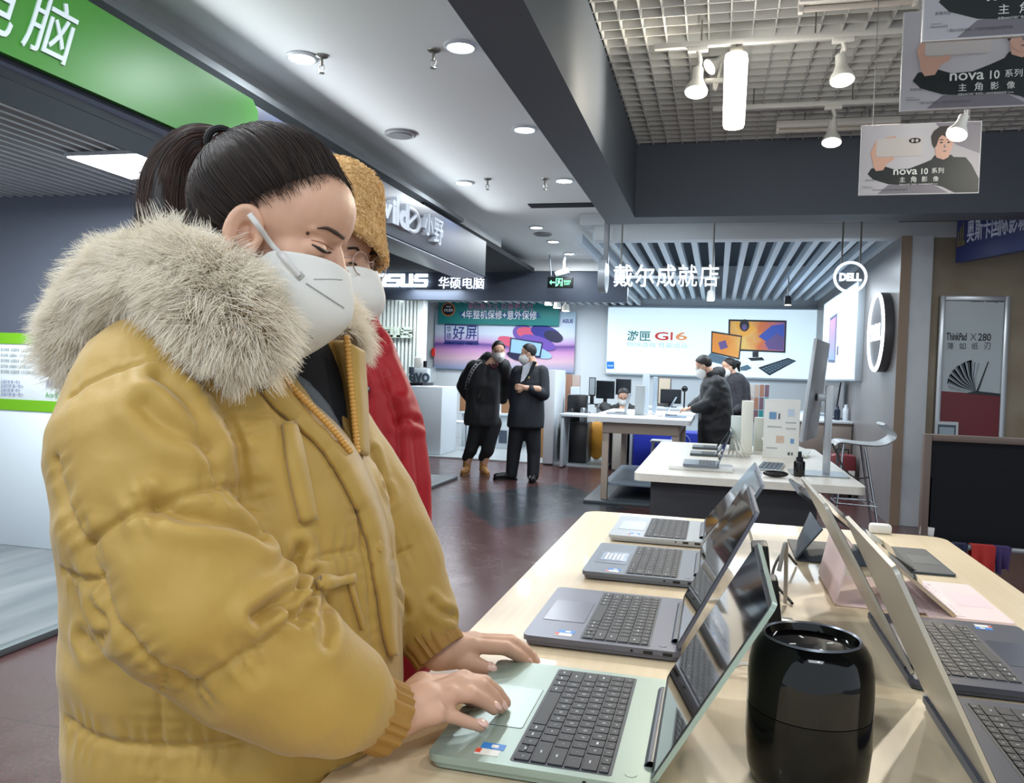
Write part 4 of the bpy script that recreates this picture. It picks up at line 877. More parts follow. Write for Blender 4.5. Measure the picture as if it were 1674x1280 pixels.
# lamps hanging in the shop
for i, (px, py, Y, l) in enumerate([(1162, 484, 10.5, 'small lit spotlight among the white slats above the black coated man'), (1288, 492, 11.5, 'black spotlight among the white slats left of the side light box')]):
    q = PY(px, py, Y); t = thing('spotlight', l, 'spotlight', (q.x, q.y, 2.74), group='shop spotlights')
    MB().cyl((q.x, q.y, q.z + .05), (q.x, q.y, 2.74), .008, n=8).build('stem', sp_m, t)
    MB().lathe([(.03, q.z + .07), (.045, q.z + .05), (.05, q.z - .05), (.045, q.z - .055)], (q.x, q.y, 0), 24, caps=False).build('lamp_shade', spot_w if i == 0 else bc, t)
    MB().lathe([(.042, q.z - .05), (.04, q.z - .058), (.001, q.z - .06)], (q.x, q.y, 0), 20).build('bulb', bulb_m, t)
# white display table with dark base
TZ = .75
t = thing('display_table', 'white display table with a dark base in front of the far shop', 'table', (.19, 6.2, 0))
MB().prism(rrect(-.465, 4.90, .845, 7.45, .05), .045, Matrix.Translation((0, 0, TZ - .045))).build('tabletop', M('top_white', (224, 218, 206), .38, nz=((40, 2, 40), .4, (212, 202, 186))), t)
MB().span((-.37, 5.02, 0), (.60, 7.3, TZ - .045), .006).build('base', M('base_dark', (40, 38, 42), .5), t)
def small_laptop(label, c, w, d, lidh, ang, rz, body, group=None, z=TZ, kz=True):
    t = thing('laptop', label, 'laptop', (0, 0, 0), group=group)
    MB().prism(rrect(-d/2, -w/2, d/2, w/2, .012), .016, Matrix.Translation((0, 0, .002))).build('base', body, t)
    m_ = MB()
    for r_ in range(5):
        for k in range(12): m_.box((-d*.02 + r_*d*.095, -w*.42 + (k + .5)*w*.84/12, .0188), (d*.08, w*.84/12 - .003, .0016), .0004, seg=1)
    m_.build('keyboard', key_m, t)
    MB().prism(rrect(-d*.45, -w*.18, -d*.12, w*.18, .004), .0006, Matrix.Translation((0, 0, .018))).build('trackpad', M('pad_far', (120, 130, 144), .4), t)
    c_, s_ = math.cos(ang), math.sin(ang); X = Matrix(((c_, 0, -s_, d/2 - .006), (0, 1, 0, 0), (s_, 0, c_, .019), (0, 0, 0, 1)))
    l = MB().prism(rrect(0, -w/2, lidh, w/2, .01), .006, X @ Matrix.Translation((0, 0, -.006))).build('lid', body, t)
    MB().prism(rrect(.008, -w/2 + .006, lidh - .005, w/2 - .006, .006), .0008, X).build('screen', black_gloss, t)
    MB().cyl((d/2 - .006, -w*.35, .016), (d/2 - .006, w*.35, .016), .007, n=12).build('hinge', hinge_m, t)
    t.location = (c[0], c[1], z); t.rotation_euler = (0, 0, rz); return t
q = G(1145, 770, TZ); o = MB().box((q.x, q.y + .13, TZ + .0125), (.40, .27, .025), .006).build('riser', M('riser_white', (222, 222, 218), .4)); tag(o, 'flat white riser box under the laptop on the white table', 'riser')
small_laptop('blue-grey laptop on the white riser box of the far table', (q.x + .0, q.y + .13), .31, .22, .23, math.radians(72), 0, grey2, z=TZ + .025)
for k, (px, py, l) in enumerate([(1150, 746, 'small tablet laptop just behind the riser on the far white table'), (1152, 735, 'small tablet laptop farthest along the left side of the white table')]):
    g_ = G(px, py, TZ); small_laptop(l, (g_.x, g_.y + .12), .25, .20, .20, math.radians(58), 0, M('tablet_teal', (64, 74, 76), .4), 'tablet laptops on the white table')
g_ = G(1178, 745, TZ)
for k in range(3): cable([(g_.x + .06 + .03*k, g_.y + .10, TZ + .006), (g_.x + .08 + .03*k, g_.y - .05, TZ + .15 - .02*k), (g_.x + .12 + .03*k, g_.y - .15, TZ + .05), (g_.x + .15 + .03*k, g_.y - .02, TZ + .006)], .005, wc, ['white looped cable by the tablet laptops, left of its tangle', 'white looped cable in the middle of the tangle by the tablet laptops', 'white looped cable by the white upright panel, right of its tangle'][k])
def upright(px0, py0, px1, py1, Y, th, mat_, label, name='upright_sign', cat='sign'):
    a = PY(px0, py1, Y); b = PY(px1, py0, Y); o = MB().span((a.x, Y, TZ), (b.x, Y + th, b.z), .006).build(name, mat_); return tag(o, label, cat)
upright(1211, 656, 1233, 732, 6.6, .18, M('panel_cream', (232, 232, 220), .4), 'tall white upright panel on the far white table')
upright(1194, 680, 1212, 718, 6.95, .05, M('panel_pale', (216, 226, 222), .3), 'small pale upright panel left of the tall white one')
upright(1232, 683, 1250, 731, 7.0, .08, M('panel_pale2', (214, 216, 206), .4), 'low pale block between the tall panel and the info card')
Yi = 6.4; a = PY(1247, 736, Yi); b = PY(1309, 654, Yi); t = thing('info_card', 'white printed information card standing on the far white table', 'card', ((a.x + b.x)/2, Yi, TZ))
MB().span((a.x, Yi, TZ), (b.x, Yi + .012, b.z), .002).build('card', M('card_white', (226, 226, 222), .35), t)
m_ = MB(); T = frame((a.x, Yi - .001, TZ), (1, 0, 0), (0, 0, 1)); cw, ch_ = b.x - a.x, b.z - TZ
R4 = lambda x0, y0, x1, y1: [(x0*cw, y0*ch_), (x1*cw, y0*ch_), (x1*cw, y1*ch_), (x0*cw, y1*ch_)]
for r_, i_ in [((.14, .66, .34, .78), 0), ((.66, .72, .84, .84), 1), ((.40, .66, .44, .76), 2), ((.36, .26, .58, .38), 3), ((.76, .26, .86, .34), 0), ((.70, .06, .76, .11), 2), ((.80, .06, .84, .11), 2), ((.1, .52, .5, .54), 4), ((.6, .60, .9, .62), 4), ((.1, .16, .4, .18), 4), ((.62, .5, .9, .52), 4)]: flat(m_, R4(*r_), T, .002, i_)
m_.build('print', [M('ink_blue', (110, 150, 190), .5), M('ink_pale', (190, 206, 224), .5), M('ink_dark', (80, 80, 84), .5), M('ink_tan', (206, 180, 160), .5), M('ink_grey', (170, 172, 176), .5)], t)
# desktop monitor seen from its edge, on a slim stand
Ym = 5.45; p0 = PY(1350, 779, Ym); t = thing('monitor', 'slim desktop monitor seen edge-on, on a silver stand on the white table', 'monitor', (p0.x, Ym, TZ))
pl = M('stand_silver', (192, 198, 204), .3, metal=.4)
MB().prism(rrect(-.22, -.16, .12, .16, .02), .008, Matrix.Translation((p0.x, Ym, TZ))).build('stand_base', M('stand_plate', (150, 158, 160), .3, metal=.3), t)
MB().span((p0.x - .022, Ym - .02, TZ + .008), (p0.x + .022, Ym + .02, PY(1350, 630, Ym).z), .004).build('stand_pole', pl, t)
zc = PY(1330, 640, Ym).z; ca, cb = PY(1324, 720, Ym), PY(1347, 556, Ym)
rot = Matrix.Rotation(math.atan2(cb.x - ca.x, cb.z - ca.z), 4, 'Y')
Xm = Matrix.Translation(((ca.x + cb.x)/2, Ym + .08, (ca.z + cb.z)/2)) @ Matrix.Rotation(math.radians(-14), 4, 'Z') @ rot
hh = cb.z - ca.z
MB().box((0, 0, 0), (.022, .62, hh), .006, T=Xm).build('housing', pl, t)
m_ = MB(); m_.box((-.0115, 0, .03), (.002, .60, hh - .09), 0, 0, T=Xm); m_.box((-.0130, .1, hh*.18), (.002, .26, hh*.3), 0, 1, T=Xm); m_.box((-.0130, .05, -hh*.12), (.002, .3, hh*.22), 0, 2, T=Xm); m_.box((-.0118, 0, -hh*.42), (.0022, .60, hh*.12), 0, 3, T=Xm)
m_.build('screen', [M('screen_pale', (216, 226, 234), .3, emit=.5), M('screen_orange', (236, 170, 90), .3, emit=.5), M('screen_navy', (36, 40, 60), .3, emit=.2), M('chin_white', (226, 226, 224), .4)], t)
MB().box((p0.x - .03, Ym + .04, PY(1350, 650, Ym).z), (.08, .10, .05), .006).build('mount', pl, t)
q = G(1306, 779, TZ); t = thing('spray_bottle', 'small black spray bottle on the white table', 'bottle', (q.x, q.y, TZ)); bm_ = M('bottle_black', (12, 13, 15), .2)
hB = PY(1306, 738, q.y).z - TZ; rB = (PY(1316, 760, q.y).x - PY(1297, 760, q.y).x)/2
MB().lathe([(.001, TZ), (rB*.95, TZ), (rB, TZ + .004), (rB, TZ + hB*.55), (rB*.9, TZ + hB*.62), (rB*.5, TZ + hB*.66)], (q.x, q.y, 0), 28).build('body', bm_, t)
MB().lathe([(rB*.62, TZ + hB*.65), (rB*.62, TZ + hB*.78), (rB*.35, TZ + hB*.80), (rB*.30, TZ + hB), (.001, TZ + hB)], (q.x, q.y, 0), 24).build('nozzle', bm_, t)
q = G(1262, 768, TZ); t = thing('desk_keyboard', 'grey keyboard lying on the white table left of the spray bottle', 'keyboard', (q.x, q.y, TZ))
X = Matrix.Translation((q.x, q.y + .12, TZ)) @ Matrix.Rotation(math.radians(82), 4, 'Z')
MB().box((0, 0, .008), (.42, .15, .014), .004, T=X).build('tray', M('kb_silver', (170, 178, 184), .4), t)
m_ = MB()
for r_ in range(5):
    for k in range(14): m_.box((-.19 + k*.0285, -.055 + r_*.0275, .0175), (.0245, .0235, .006), .001, T=X, seg=1)
m_.build('keycaps', M('kb_key', (92, 104, 116), .5), t)
q = G(1268, 781, TZ); o = MB().ell((q.x, q.y + .02, TZ + .0225), (.075, .035, .022), 24, 14).build('computer_mouse', bm_); tag(o, 'black computer mouse in front of the grey keyboard', 'mouse')
q = G(1285, 748, TZ); t = thing('drawing_tablet', 'white slanted tablet on a small stand behind the spray bottle', 'tablet', (q.x, q.y, TZ))
A = [PY(1244, 719, q.y + .3), PY(1318, 748, q.y), PY(1322, 752, q.y), PY(1246, 723, q.y + .3)]
flap(t, [A[0], A[1], (A[1].x + .06, A[1].y + .3, A[1].z + .02), (A[0].x + .06, A[0].y + .3, A[0].z + .02)], .01, M('panel_cream', (232, 232, 220)), 'slate')
MB().tube([(q.x - .05, q.y + .25, TZ + .007), (q.x + .0, q.y + .28, TZ + .08), (q.x + .05, q.y + .25, TZ + .007)], .006).build('stand', pl, t)
cable([(p0.x + .03, Ym, TZ + .2), (p0.x + .10, Ym - .05, TZ + .05), (p0.x + .16, Ym - .12, TZ + .006), (p0.x + .24, Ym - .06, TZ + .006)], .005, bc, 'dark cable curling from the monitor stand to the table corner')
# high table
HZ = .90; ht_m = M('hightable_leg', (176, 160, 146), .5)
t = thing('high_table', 'tall white topped table on tan legs, left of the black coated man', 'table', (-.75, 9.3, 0))
MB().prism(rrect(-1.29, 8.28, -.235, 10.5, .03), .05, Matrix.Translation((0, 0, HZ - .05))).build('tabletop', M('top_white2', (216, 218, 220), .4), t)
MB().span((-1.14, 8.40, HZ - .17), (-.36, 10.3, HZ - .05), .005).build('apron', ht_m, t)
for x in (-1.14, -.42):
    for y in (8.42, 10.2): MB().span((x, y, .03), (x + .07, y + .07, HZ - .06), .006).build('leg', ht_m, t)
MB().span((-1.12, 8.46, .18), (-.38, 10.2, .21), .004).build('shelf', M('shelf_slate', (120, 132, 146), .4), t)
MB().span((-1.3, 8.3, .0), (-.2, 10.4, .03), .004).build('plinth', M('plinth_grey', (70, 78, 84), .5), t)
small_laptop('laptop with a tilted pale screen under the black coated man', (-.42, 9.0), .32, .22, .22, math.radians(118), math.pi, M('laptop_pale', (180, 200, 226), .35, metal=.2), z=HZ)
small_laptop('open laptop at the left end of the tall table, facing the seated man', (-1.08, 9.1), .30, .20, .22, math.radians(78), 0, silver, z=HZ)
for px0, py0, px1, Y, mat_, l in [(1039, 630, 1054, 9.0, M('stand_grey', (186, 192, 194), .35), 'grey upright display stand in the middle of the tall table'), (1051, 612, 1061, 9.5, M('stand_white', (216, 226, 232), .35), 'slim white upright stand behind the grey one'), (1068, 616, 1074, 9.3, M('stand_clear', (190, 206, 220), .2), 'thin pale blue upright stand on the tall table')]:
    a = PY(px0, py0, Y); b = PY(px1, py0, Y); o = MB().span((a.x, Y, HZ), (b.x, Y + .12, a.z), .004).build('display_stand', mat_); tag(o, l, 'stand')
cable([(-.75, 8.9, HZ + .012), (-.66, 8.95, HZ + .03), (-.6, 8.85, HZ + .012), (-.56, 8.9, HZ + .012)], .008, wc, 'white cable lying between the laptops on the tall table')
# back counter, monitors, picture
t = thing('back_counter', 'long pale counter along the far wall under the light box', 'counter', (-.6, 13.4, .02))
MB().span((-1.9, 13.0, .80), (.9, 13.7, .85), .004).build('worktop', M('counter_top', (206, 212, 216), .4), t)
MB().span((-1.88, 13.05, .02), (.88, 13.65, .80), .004).build('cabinet', M('counter_body', (176, 184, 190), .5), t)
def screen(px0, py0, px1, py1, Y, label, zb=None, m1=M('monitor_black', (18, 22, 26), .3), scr=None, stand=True, rz=0):
    a = PY(px0, py1, Y); b = PY(px1, py0, Y); zb = .85 if zb is None else zb
    t = thing('monitor', label, 'monitor', ((a.x + b.x)/2, Y, zb))
    MB().span((a.x, Y, a.z), (b.x, Y + .04, b.z), .006).build('housing', m1, t)
    MB().span((a.x + .012, Y - .003, a.z + .02), (b.x - .012, Y, b.z - .012)).build('screen', scr or M('screen_off', (24, 28, 34), .15), t)
    cx = (a.x + b.x)/2
    MB().span((cx - .03, Y + .02, zb), (cx + .03, Y + .05, a.z + .03), .003).build('stand_neck', m1, t); MB().span((cx - .10, Y - .05, zb), (cx + .10, Y + .12, zb + .012), .003).build('stand_base', m1, t)
    return t
screen(1079, 637, 1114, 659, 13.1, 'black monitor left of the black coated man, on the far counter')
screen(974, 623, 1005, 651, 13.1, 'black monitor just left of the seated man')
screen(1006, 620, 1032, 645, 13.35, 'dark monitor behind the head of the seated man')
screen(962, 617, 974, 647, 12.9, 'small slim monitor at the left end of the far counter', scr=M('screen_pale2', (150, 160, 166), .3))
a = PY(1075, 638, 13.3); b = PY(1098, 617, 13.3); t = thing('picture_frame', 'picture frame with a tan sheet standing behind the black monitor', 'picture', ((a.x + b.x)/2, 13.3, .85))
MB().span((a.x, 13.3, .85), (b.x, 13.33, b.z), .004).build('frame', M('frame_dark', (96, 92, 92), .4), t); MB().span((a.x + .02, 13.296, .90), (b.x - .02, 13.30, b.z - .02)).build('sheet', M('sheet_tan', (206, 190, 168), .5), t)
q = PY(1119, 645, 13.1); t = thing('webcam_stand', 'small black desk camera on a stalk beside the black monitor', 'camera', (q.x, 13.1, .85))
MB().cyl((q.x, 13.1, .85), (q.x, 13.1, q.z + .08), .012).build('stalk', bm_, t); MB().ell((q.x, 13.1, q.z + .09), (.05, .05, .05), 16, 10).build('head', bm_, t)
for px, py, w_, h_, c_, l in [(990, 626, .24, .06, (150, 158, 170), 'pale box on top of the left black monitor shelf'), (935, 640, .12, .22, (200, 206, 212), 'white appliance on the dark cabinet by the partition')]: pass
q = PY(1225, 672, 12.4); o = MB().span((PY(1222, 694, 12.4).x, 12.4, PY(1225, 694, 12.4).z), (PY(1258, 694, 12.4).x, 12.44, PY(1225, 629, 12.4).z), .004)
a_ = PY(1222, 694, 12.4); b_ = PY(1258, 628, 12.4); t = thing('poster_stand', 'colourful poster stand behind the tall white upright panel', 'poster', ((a_.x + b_.x)/2, 12.4, .02))
MB().span((a_.x, 12.4, .02), (b_.x, 12.44, b_.z), .004).build('board', M('stand_body', (176, 184, 190), .5), t)
m_ = MB(); cols = [(170, 120, 96), (40, 140, 140), (196, 170, 150), (120, 90, 100), (210, 200, 190)]
for k in range(12):
    u0 = (k % 4)/4; v0 = .55 + .15*(k//4); w_ = b_.x - a_.x; hgt = b_.z - .02
    m_.span((a_.x + w_*u0 + .01, 12.396, .02 + hgt*(v0)), (a_.x + w_*(u0 + .24), 12.40, .02 + hgt*(v0 + .14)), 0, (k*3) % 5)
m_.build('print', [M('stand_print_%d' % i if False else ['print_rust', 'print_teal', 'print_sand', 'print_plum', 'print_cream'][i], c, .5) for i, c in enumerate(cols)], t)
# right counter of the shop, its things, bar stool and red case
t = thing('side_counter', 'grey-brown cabinet counter along the side wall under the narrow light box', 'counter', (1.3, 11.0, 0))
a = PY(1310, 690, 10.6); MB().span((1.02, 10.6, 0.02), (1.635, 14.0, .83), .005).build('cabinet', M('cab_taupe', (128, 116, 108), .5), t)
MB().span((1.0, 10.58, .83), (1.636, 14.0, .86), .004).build('worktop', M('counter_top', (206, 212, 216)), t)
MB().span((1.05, 10.585, .45), (1.36, 10.60, .79), .003).build('door', M('cab_taupe_door', (136, 124, 116), .5), t); MB().span((1.38, 10.585, .45), (1.62, 10.60, .79), .003).build('door', M('cab_taupe_door', (136, 124, 116)), t)
def slab(px0, py0, px1, py1, Y, th, mat_, tilt, label, name='laptop_lid', cat='screen'):
    p = PY(px0, py0, Y); q = PY(px1, py1, Y); z0 = .86
    t = thing(name, label, cat, (p.x, Y, z0))
    flap(t, [(q.x, Y, z0), (p.x, Y, p.z), (p.x + .05, Y + .4, p.z), (q.x + .05, Y + .4, z0)], .02, mat_, 'panel'); MB().span((q.x - .1, Y, z0), (q.x + .12, Y + .35, z0 + .012), .003).build('foot', mat_, t); return t
slab(1376, 625, 1366, 690, 11.1, .02, bm_, 0, 'black monitor leaning at the right end of the side counter', 'monitor', 'monitor')
slab(1352, 640, 1336, 688, 12.0, .02, M('panel_blue', (176, 196, 214), .3), 0, 'pale blue screen leaning on the side counter', 'monitor', 'monitor')
for px, py, h_, m2, l in [(1368, 690, .18, M('vial_dark', (30, 40, 60), .3), 'dark bottle on the side counter'), (1382, 690, .2, M('vial_white', (214, 220, 226), .3), 'white bottle at the right end of the side counter'), (1355, 690, .1, M('vial_teal', (90, 150, 170), .3), 'small teal jar on the side counter')]:
    q = PY(px, py, 10.9); o = MB().lathe([(.001, .86), (.035, .86), (.038, .87), (.038, .86 + h_*.7), (.02, .86 + h_*.82), (.018, .86 + h_), (.001, .86 + h_)], (q.x, 10.9, 0), 18).build('bottle', m2); tag(o, l, 'bottle')
a = PY(1360, 722, 7.7); b = PY(1443, 692, 7.7); sy = 7.68
t = thing('bar_stool', 'pale grey bar stool with a curved low back beside the laminate wall', 'stool', ((a.x + b.x)/2 - .04, sy, 0))
prof = [(a.x, a.z - .02), (a.x + .05, a.z + .012), (a.x + .22, a.z + .0), (a.x + .36, a.z + .0), (a.x + .44, a.z + .03), (a.x + .49, a.z + .09), (b.x - .02, b.z)]
sp_ = spline([(p[0], 0, p[1]) for p in prof], 5); m_ = MB(); R_ = []
for i, p in enumerate(sp_):
    d = (sp_[min(i + 1, len(sp_) - 1)] - sp_[max(i - 1, 0)]).normalized(); n_ = Vector((-d.z, 0, d.x)); ring = []
    for k in range(20):
        an = 2*math.pi*k/20; ring.append(Vector((p.x, sy, p.z)) + Vector((0, 1, 0))*(.19*math.copysign(abs(math.cos(an))**.5, math.cos(an))) + n_*(.014*math.sin(an)))
    R_.append(ring)
m_.rings(R_); m_.build('seat', M('stool_grey', (186, 190, 192), .35), t)
chrome = M('chrome', (200, 204, 208), .15, metal=.9)
for (x0, y0, x1, y1) in [(a.x + .08, -.10, a.x + .02, -.18), (a.x + .08, .10, a.x + .02, .18), (b.x - .16, -.10, b.x - .02, -.18), (b.x - .16, .10, b.x - .02, .18)]:
    MB().tube([(x0, sy + y0, a.z - .005), (x1, sy + y1, .008)], .012, 10).build('leg', chrome, t)
MB().tube([(a.x + .035, sy - .165, .28), (b.x - .055, sy - .165, .28), (b.x - .055, sy + .165, .28), (a.x + .035, sy + .165, .28)], .009, 8, closed=True).build('footrest', chrome, t)
t = thing('suitcase', 'dark red hard case standing under the bar stool', 'case', (1.45, 10.2, 0)); a = PY(1358, 742, 10.0); b = PY(1402, 742, 10.0)
MB().span((a.x, 10.0, .03), (b.x, 10.25, a.z), .05).build('shell', M('case_red', (110, 34, 42), .4), t); MB().span((a.x + .2, 9.994, .25), (a.x + .27, 10.0, .32)).build('label_tag', wc, t)
MB().tube([(a.x + .08, 10.12, a.z - .01), (a.x + .08, 10.12, a.z + .05), (b.x - .08, 10.12, a.z + .05), (b.x - .08, 10.12, a.z - .01)], .01).build('handle', bm_, t)
for x in (a.x + .05, b.x - .05): MB().cyl((x - .015, 10.1, .03), (x + .015, 10.1, .03), .03, n=14).build('wheel', bm_, t)
# dark lounge stand at the foot of the side wall
t = thing('dark_platform', 'low dark glossy platform on the floor below the laminate wall', 'platform', (1.1, 6.7, 0))
MB().span((.92, 6.3, 0), (1.56, 7.2, .06), .006).build('plinth', M('plat_slate', (62, 70, 84), .25), t); MB().tube([(.95, 6.32, .10), (1.53, 6.32, .10), (1.53, 7.15, .10), (.95, 7.15, .10)], .012, 8, closed=True).build('rim', hinge_m, t)
for x in (.95, 1.53): MB().cyl((x, 6.32, .05), (x, 6.32, .10), .01, n=8).build('post', hinge_m, t)
# blue bin, white stool behind the tall table
t = thing('blue_bin', 'royal blue box with a round emblem behind the tall table', 'box', (-.5, 11.0, 0)); a = PY(1036, 703, 10.9); b = PY(1142, 690, 10.9)
MB().span((a.x, 10.9, 0.0), (b.x, 11.4, a.z), .02).build('body', M('bin_blue', (26, 44, 160), .5), t); e = PY(1112, 725, 10.88)
MB().tube([(e.x + .13*math.cos(2*math.pi*k/28), 10.89, e.z + .13*math.sin(2*math.pi*k/28)) for k in range(28)], .008, 6, closed=True).build('emblem', M('emblem_pale', (120, 140, 210), .5), t)
m_ = MB(); m_.text('C', frame((e.x, 10.889, e.z), (1, 0, 0), (0, 0, 1)), .1, .12, .004, .03); m_.build('emblem_letter', M('emblem_pale', (120, 140, 210)), t)
t = thing('stool', 'white metal stool in front of the blue box', 'stool', (-.62, 10.7, 0)); q = PY(1085, 722, 10.65); wm = M('stool_white', (206, 210, 214), .4)
MB().box((q.x, 10.7, q.z), (.34, .3, .03), .01).build('seat', wm, t)
for sx in (-1, 1):
    for sy_ in (-1, 1): MB().tube([(q.x + .13*sx, 10.7 + .11*sy_, q.z - .01), (q.x + .18*sx, 10.7 + .15*sy_, .01)], .014, 8).build('leg', wm, t)
# dark coffee cabinet beside the partition
Yk = 11.75; a = PY(919, 690, Yk); b = PY(960, 690, Yk); t = thing('coffee_cabinet', 'black coffee cabinet beside the white partition', 'cabinet', ((a.x + b.x)/2, Yk, .02))
MB().span((a.x, Yk, .02), (b.x, Yk + .5, a.z), .006).build('cabinet', M('cab_black', (18, 20, 24), .3), t); MB().span((a.x, Yk + .35, a.z), (a.x + .30, Yk + .5, PY(916, 645, Yk).z), .02).build('back_panel', M('cab_black', (18, 20, 24)), t)
for k, (px, l, h_, m2) in enumerate([(934, 'black coffee pot on the black cabinet', .2, bm_), (953, 'steel kettle at the right of the black cabinet', .22, M('steel', (150, 154, 158), .25, metal=.8))]):
    q = PY(px, 690, Yk + .15); t = thing('coffee_pot', l, 'pot', (q.x, Yk + .15, a.z))
    MB().lathe([(.001, a.z), (.06, a.z), (.065, a.z + .02), (.05, a.z + h_*.8), (.035, a.z + h_), (.001, a.z + h_)], (q.x, Yk + .15, 0), 20).build('body', m2, t); MB().tube([(q.x + .05, Yk + .15, a.z + h_*.75), (q.x + .1, Yk + .15, a.z + h_*.7), (q.x + .1, Yk + .15, a.z + h_*.3), (q.x + .06, Yk + .15, a.z + h_*.2)], .009).build('handle', m2, t)
for px0, py0, px1, Y, c_, l in [(925, 612, 934, 12.6, (150, 110, 90), 'brown board standing behind the black cabinet'), (935, 613, 948, 12.8, (176, 160, 152), 'pale brown board beside the darker brown one'), (933, 632, 947, 12.5, (200, 210, 218), 'white carton behind the coffee pots'), (950, 645, 958, 12.4, (196, 206, 216), 'narrow white carton at the right of the coffee cabinet')]:
    a2 = PY(px0, py0, Y); b2 = PY(px1, py0, Y); o = MB().span((a2.x, Y, .02), (b2.x, Y + .1, a2.z), .004).build('carton', M('carton_%02x%02x' % c_[:2] if False else 'carton ' + l[:14], c_, .6)); tag(o, l, 'carton')
# desk of the seated man, yellow bag, pale sack
q = PY(965, 690, 12.0); o = MB().ell((q.x + .05, 12.4, .32), (.16, .14, .30), 18, 12).build('yellow_bag', M('bag_yellow', (190, 130, 30), .6)); tag(o, 'yellow sack under the counter behind the tall table', 'bag')
q = PY(1010, 720, 11.2); o = MB().box((q.x, 11.3, .30), (.16, .2, .58), .03).build('paper_bag', M('bag_pale', (176, 170, 160), .7)); tag(o, 'pale paper bag on the floor behind the tall table', 'bag')
# ================================================================ POSTER-WALL SHOP
Yq = 14.92; a = PY(709, 602, Yq); b = PY(941, 517, Yq); T = frame((0, Yq - .004, 0), (1, 0, 0), (0, 0, 1))
t = thing('wall_poster', 'large pink and blue landscape poster on the wall behind the two standing men', 'poster', ((a.x + b.x)/2, Yq, (a.z + b.z)/2))
MB().span((a.x, Yq, a.z), (b.x, Yq + .04, PY(820, 508, Yq).z), .003).build('board', gradmat('dusk_print', 'Z', a.z, PY(820, 508, Yq).z, [(0, (150, 170, 206)), (.18, (226, 190, 206)), (.32, (206, 150, 200)), (.42, (100, 70, 150)), (.46, (190, 150, 200)), (.6, (206, 216, 234)), (1, (176, 206, 226))], .4, distort=(.9, .05)), t)
m_ = MB()
def qx(pts, i, mi): P = [PY(x, y, Yq) for x, y in pts]; flat(m_, [(p.x, p.z) for p in P], T @ Matrix.Translation((0, 0, .002*i)), .002, mi)
def qt(body, x0, y0, x1, y1, mi, bold=0.0, i=0):
    A = PY(x0, y1, Yq); B = PY(x1, y0, Yq); m_.text(body, T @ Matrix.Translation(((A.x + B.x)/2, (A.z + B.z)/2, .002*i)), B.x - A.x, B.z - A.z, 0, bold, mi)
qt('华', 730, 533, 738, 543, 0, .005, 1); qt('硕', 730, 545, 738, 555, 0, .005, 1); qt('好', 740, 533, 760, 555, 0, .012, 1); qt('屏', 761, 533, 780, 555, 0, .012, 1)
for p in ([(727, 530), (782, 532), (782, 533.5), (727, 531.5)], [(727, 556), (782, 557), (782, 558.5), (727, 557.5)], [(727, 530), (728.5, 530), (728.5, 557), (727, 557)], [(780.8, 532), (782, 532), (782, 558), (780.8, 558)], [(727, 558), (782, 559), (784, 564), (725, 562)]): qx(p, 0, 0)
qt('ASUSPC OLED | 护眼好屏', 728, 559.5, 781, 563, 4, .02, 1)
cyc = [(837, 560, 24, 8, 1), (856, 545, 18, 14, 2), (870, 548, 26, 11, 1), (893, 545, 26, 12, 3), (905, 550, 16, 9, 5), (886, 530, 10, 9, 3), (880, 560, 30, 10, 2), (870, 573, 34, 9, 6), (846, 583, 18, 6, 5)]
for i, (cx, cy, rx, ry, mi) in enumerate(cyc):
    an = math.radians(18); qx([(cx + rx*math.cos(s_)*math.cos(an) - ry*math.sin(s_)*math.sin(an), cy + rx*math.cos(s_)*math.sin(an) + ry*math.sin(s_)*math.cos(an)) for s_ in np.linspace(0, 2*math.pi, 26)[:-1]], 1 + i, mi)
qx([(835, 552), (888, 560), (884, 585), (833, 578)], 11, 5); qx([(837, 554), (886, 562), (882, 582), (835, 576)], 12, 6)
qt('ASUS', 919, 522, 937, 528, 0, .03, 2)
m_.build('print', [M('ink_navy', (40, 50, 130), .4), M('ink_coral', (214, 90, 120), .4), M('ink_violet', (110, 80, 170), .4), M('ink_deep', (50, 50, 140), .4), M('ink_white', (236, 238, 246), .4), M('ink_night', (36, 36, 70), .4), M('ink_sky', (150, 190, 226), .4)], t)
Yg = 14.84; a = PY(716, 529, Yg); b = PY(915, 489, Yg); T = frame((0, Yg - .003, 0), (1, 0, 0), (0, 0, 1))
t = thing('banner', 'teal banner with white characters hung over the top of the dusk poster', 'banner', ((a.x + b.x)/2, Yg, (a.z + b.z)/2))
MB().span((a.x, Yg, a.z), (b.x, Yg + .015, b.z), .003).build('sheet', M('banner_teal', (36, 130, 128), .5), t)
m_ = MB()
def gt(body, x0, y0, x1, y1, mi, bold=0.0, i=1):
    A = PY(x0, y1, Yg); B = PY(x1, y0, Yg); m_.text(body, T @ Matrix.Translation(((A.x + B.x)/2, (A.z + B.z)/2, .002*i)), B.x - A.x, B.z - A.z, 0, bold, mi)
def gx(pts, i, mi): P = [PY(x, y, Yg) for x, y in pts]; flat(m_, [(p.x, p.z) for p in P], T @ Matrix.Translation((0, 0, .002*i)), .002, mi)
gt('潮玩新次元 好屏更无忧', 764, 496, 872, 506, 2, .006, 3); gx([(750, 509), (880, 510), (884, 520), (754, 520)], 0, 1); gt('4年整机保修+意外保修', 755, 508, 878, 521, 0, .006, 3)
gx(disc(733, 506, 11, 11), 0, 3); gx(disc(733, 506, 9.5, 9.5), 1, 4); gt('OLED', 726, 505, 741, 509, 0, .02, 4); gt('ASUS', 729, 500, 738, 502.5, 0, .02, 4)
m_.build('print', [M('ink_white', (236, 238, 246)), M('ink_bluebar', (20, 90, 130), .5), M('ink_rose', (190, 130, 170), .5), M('ink_orangering', (214, 120, 50), .5), M('ink_blackdisc', (20, 22, 30), .5)], t)
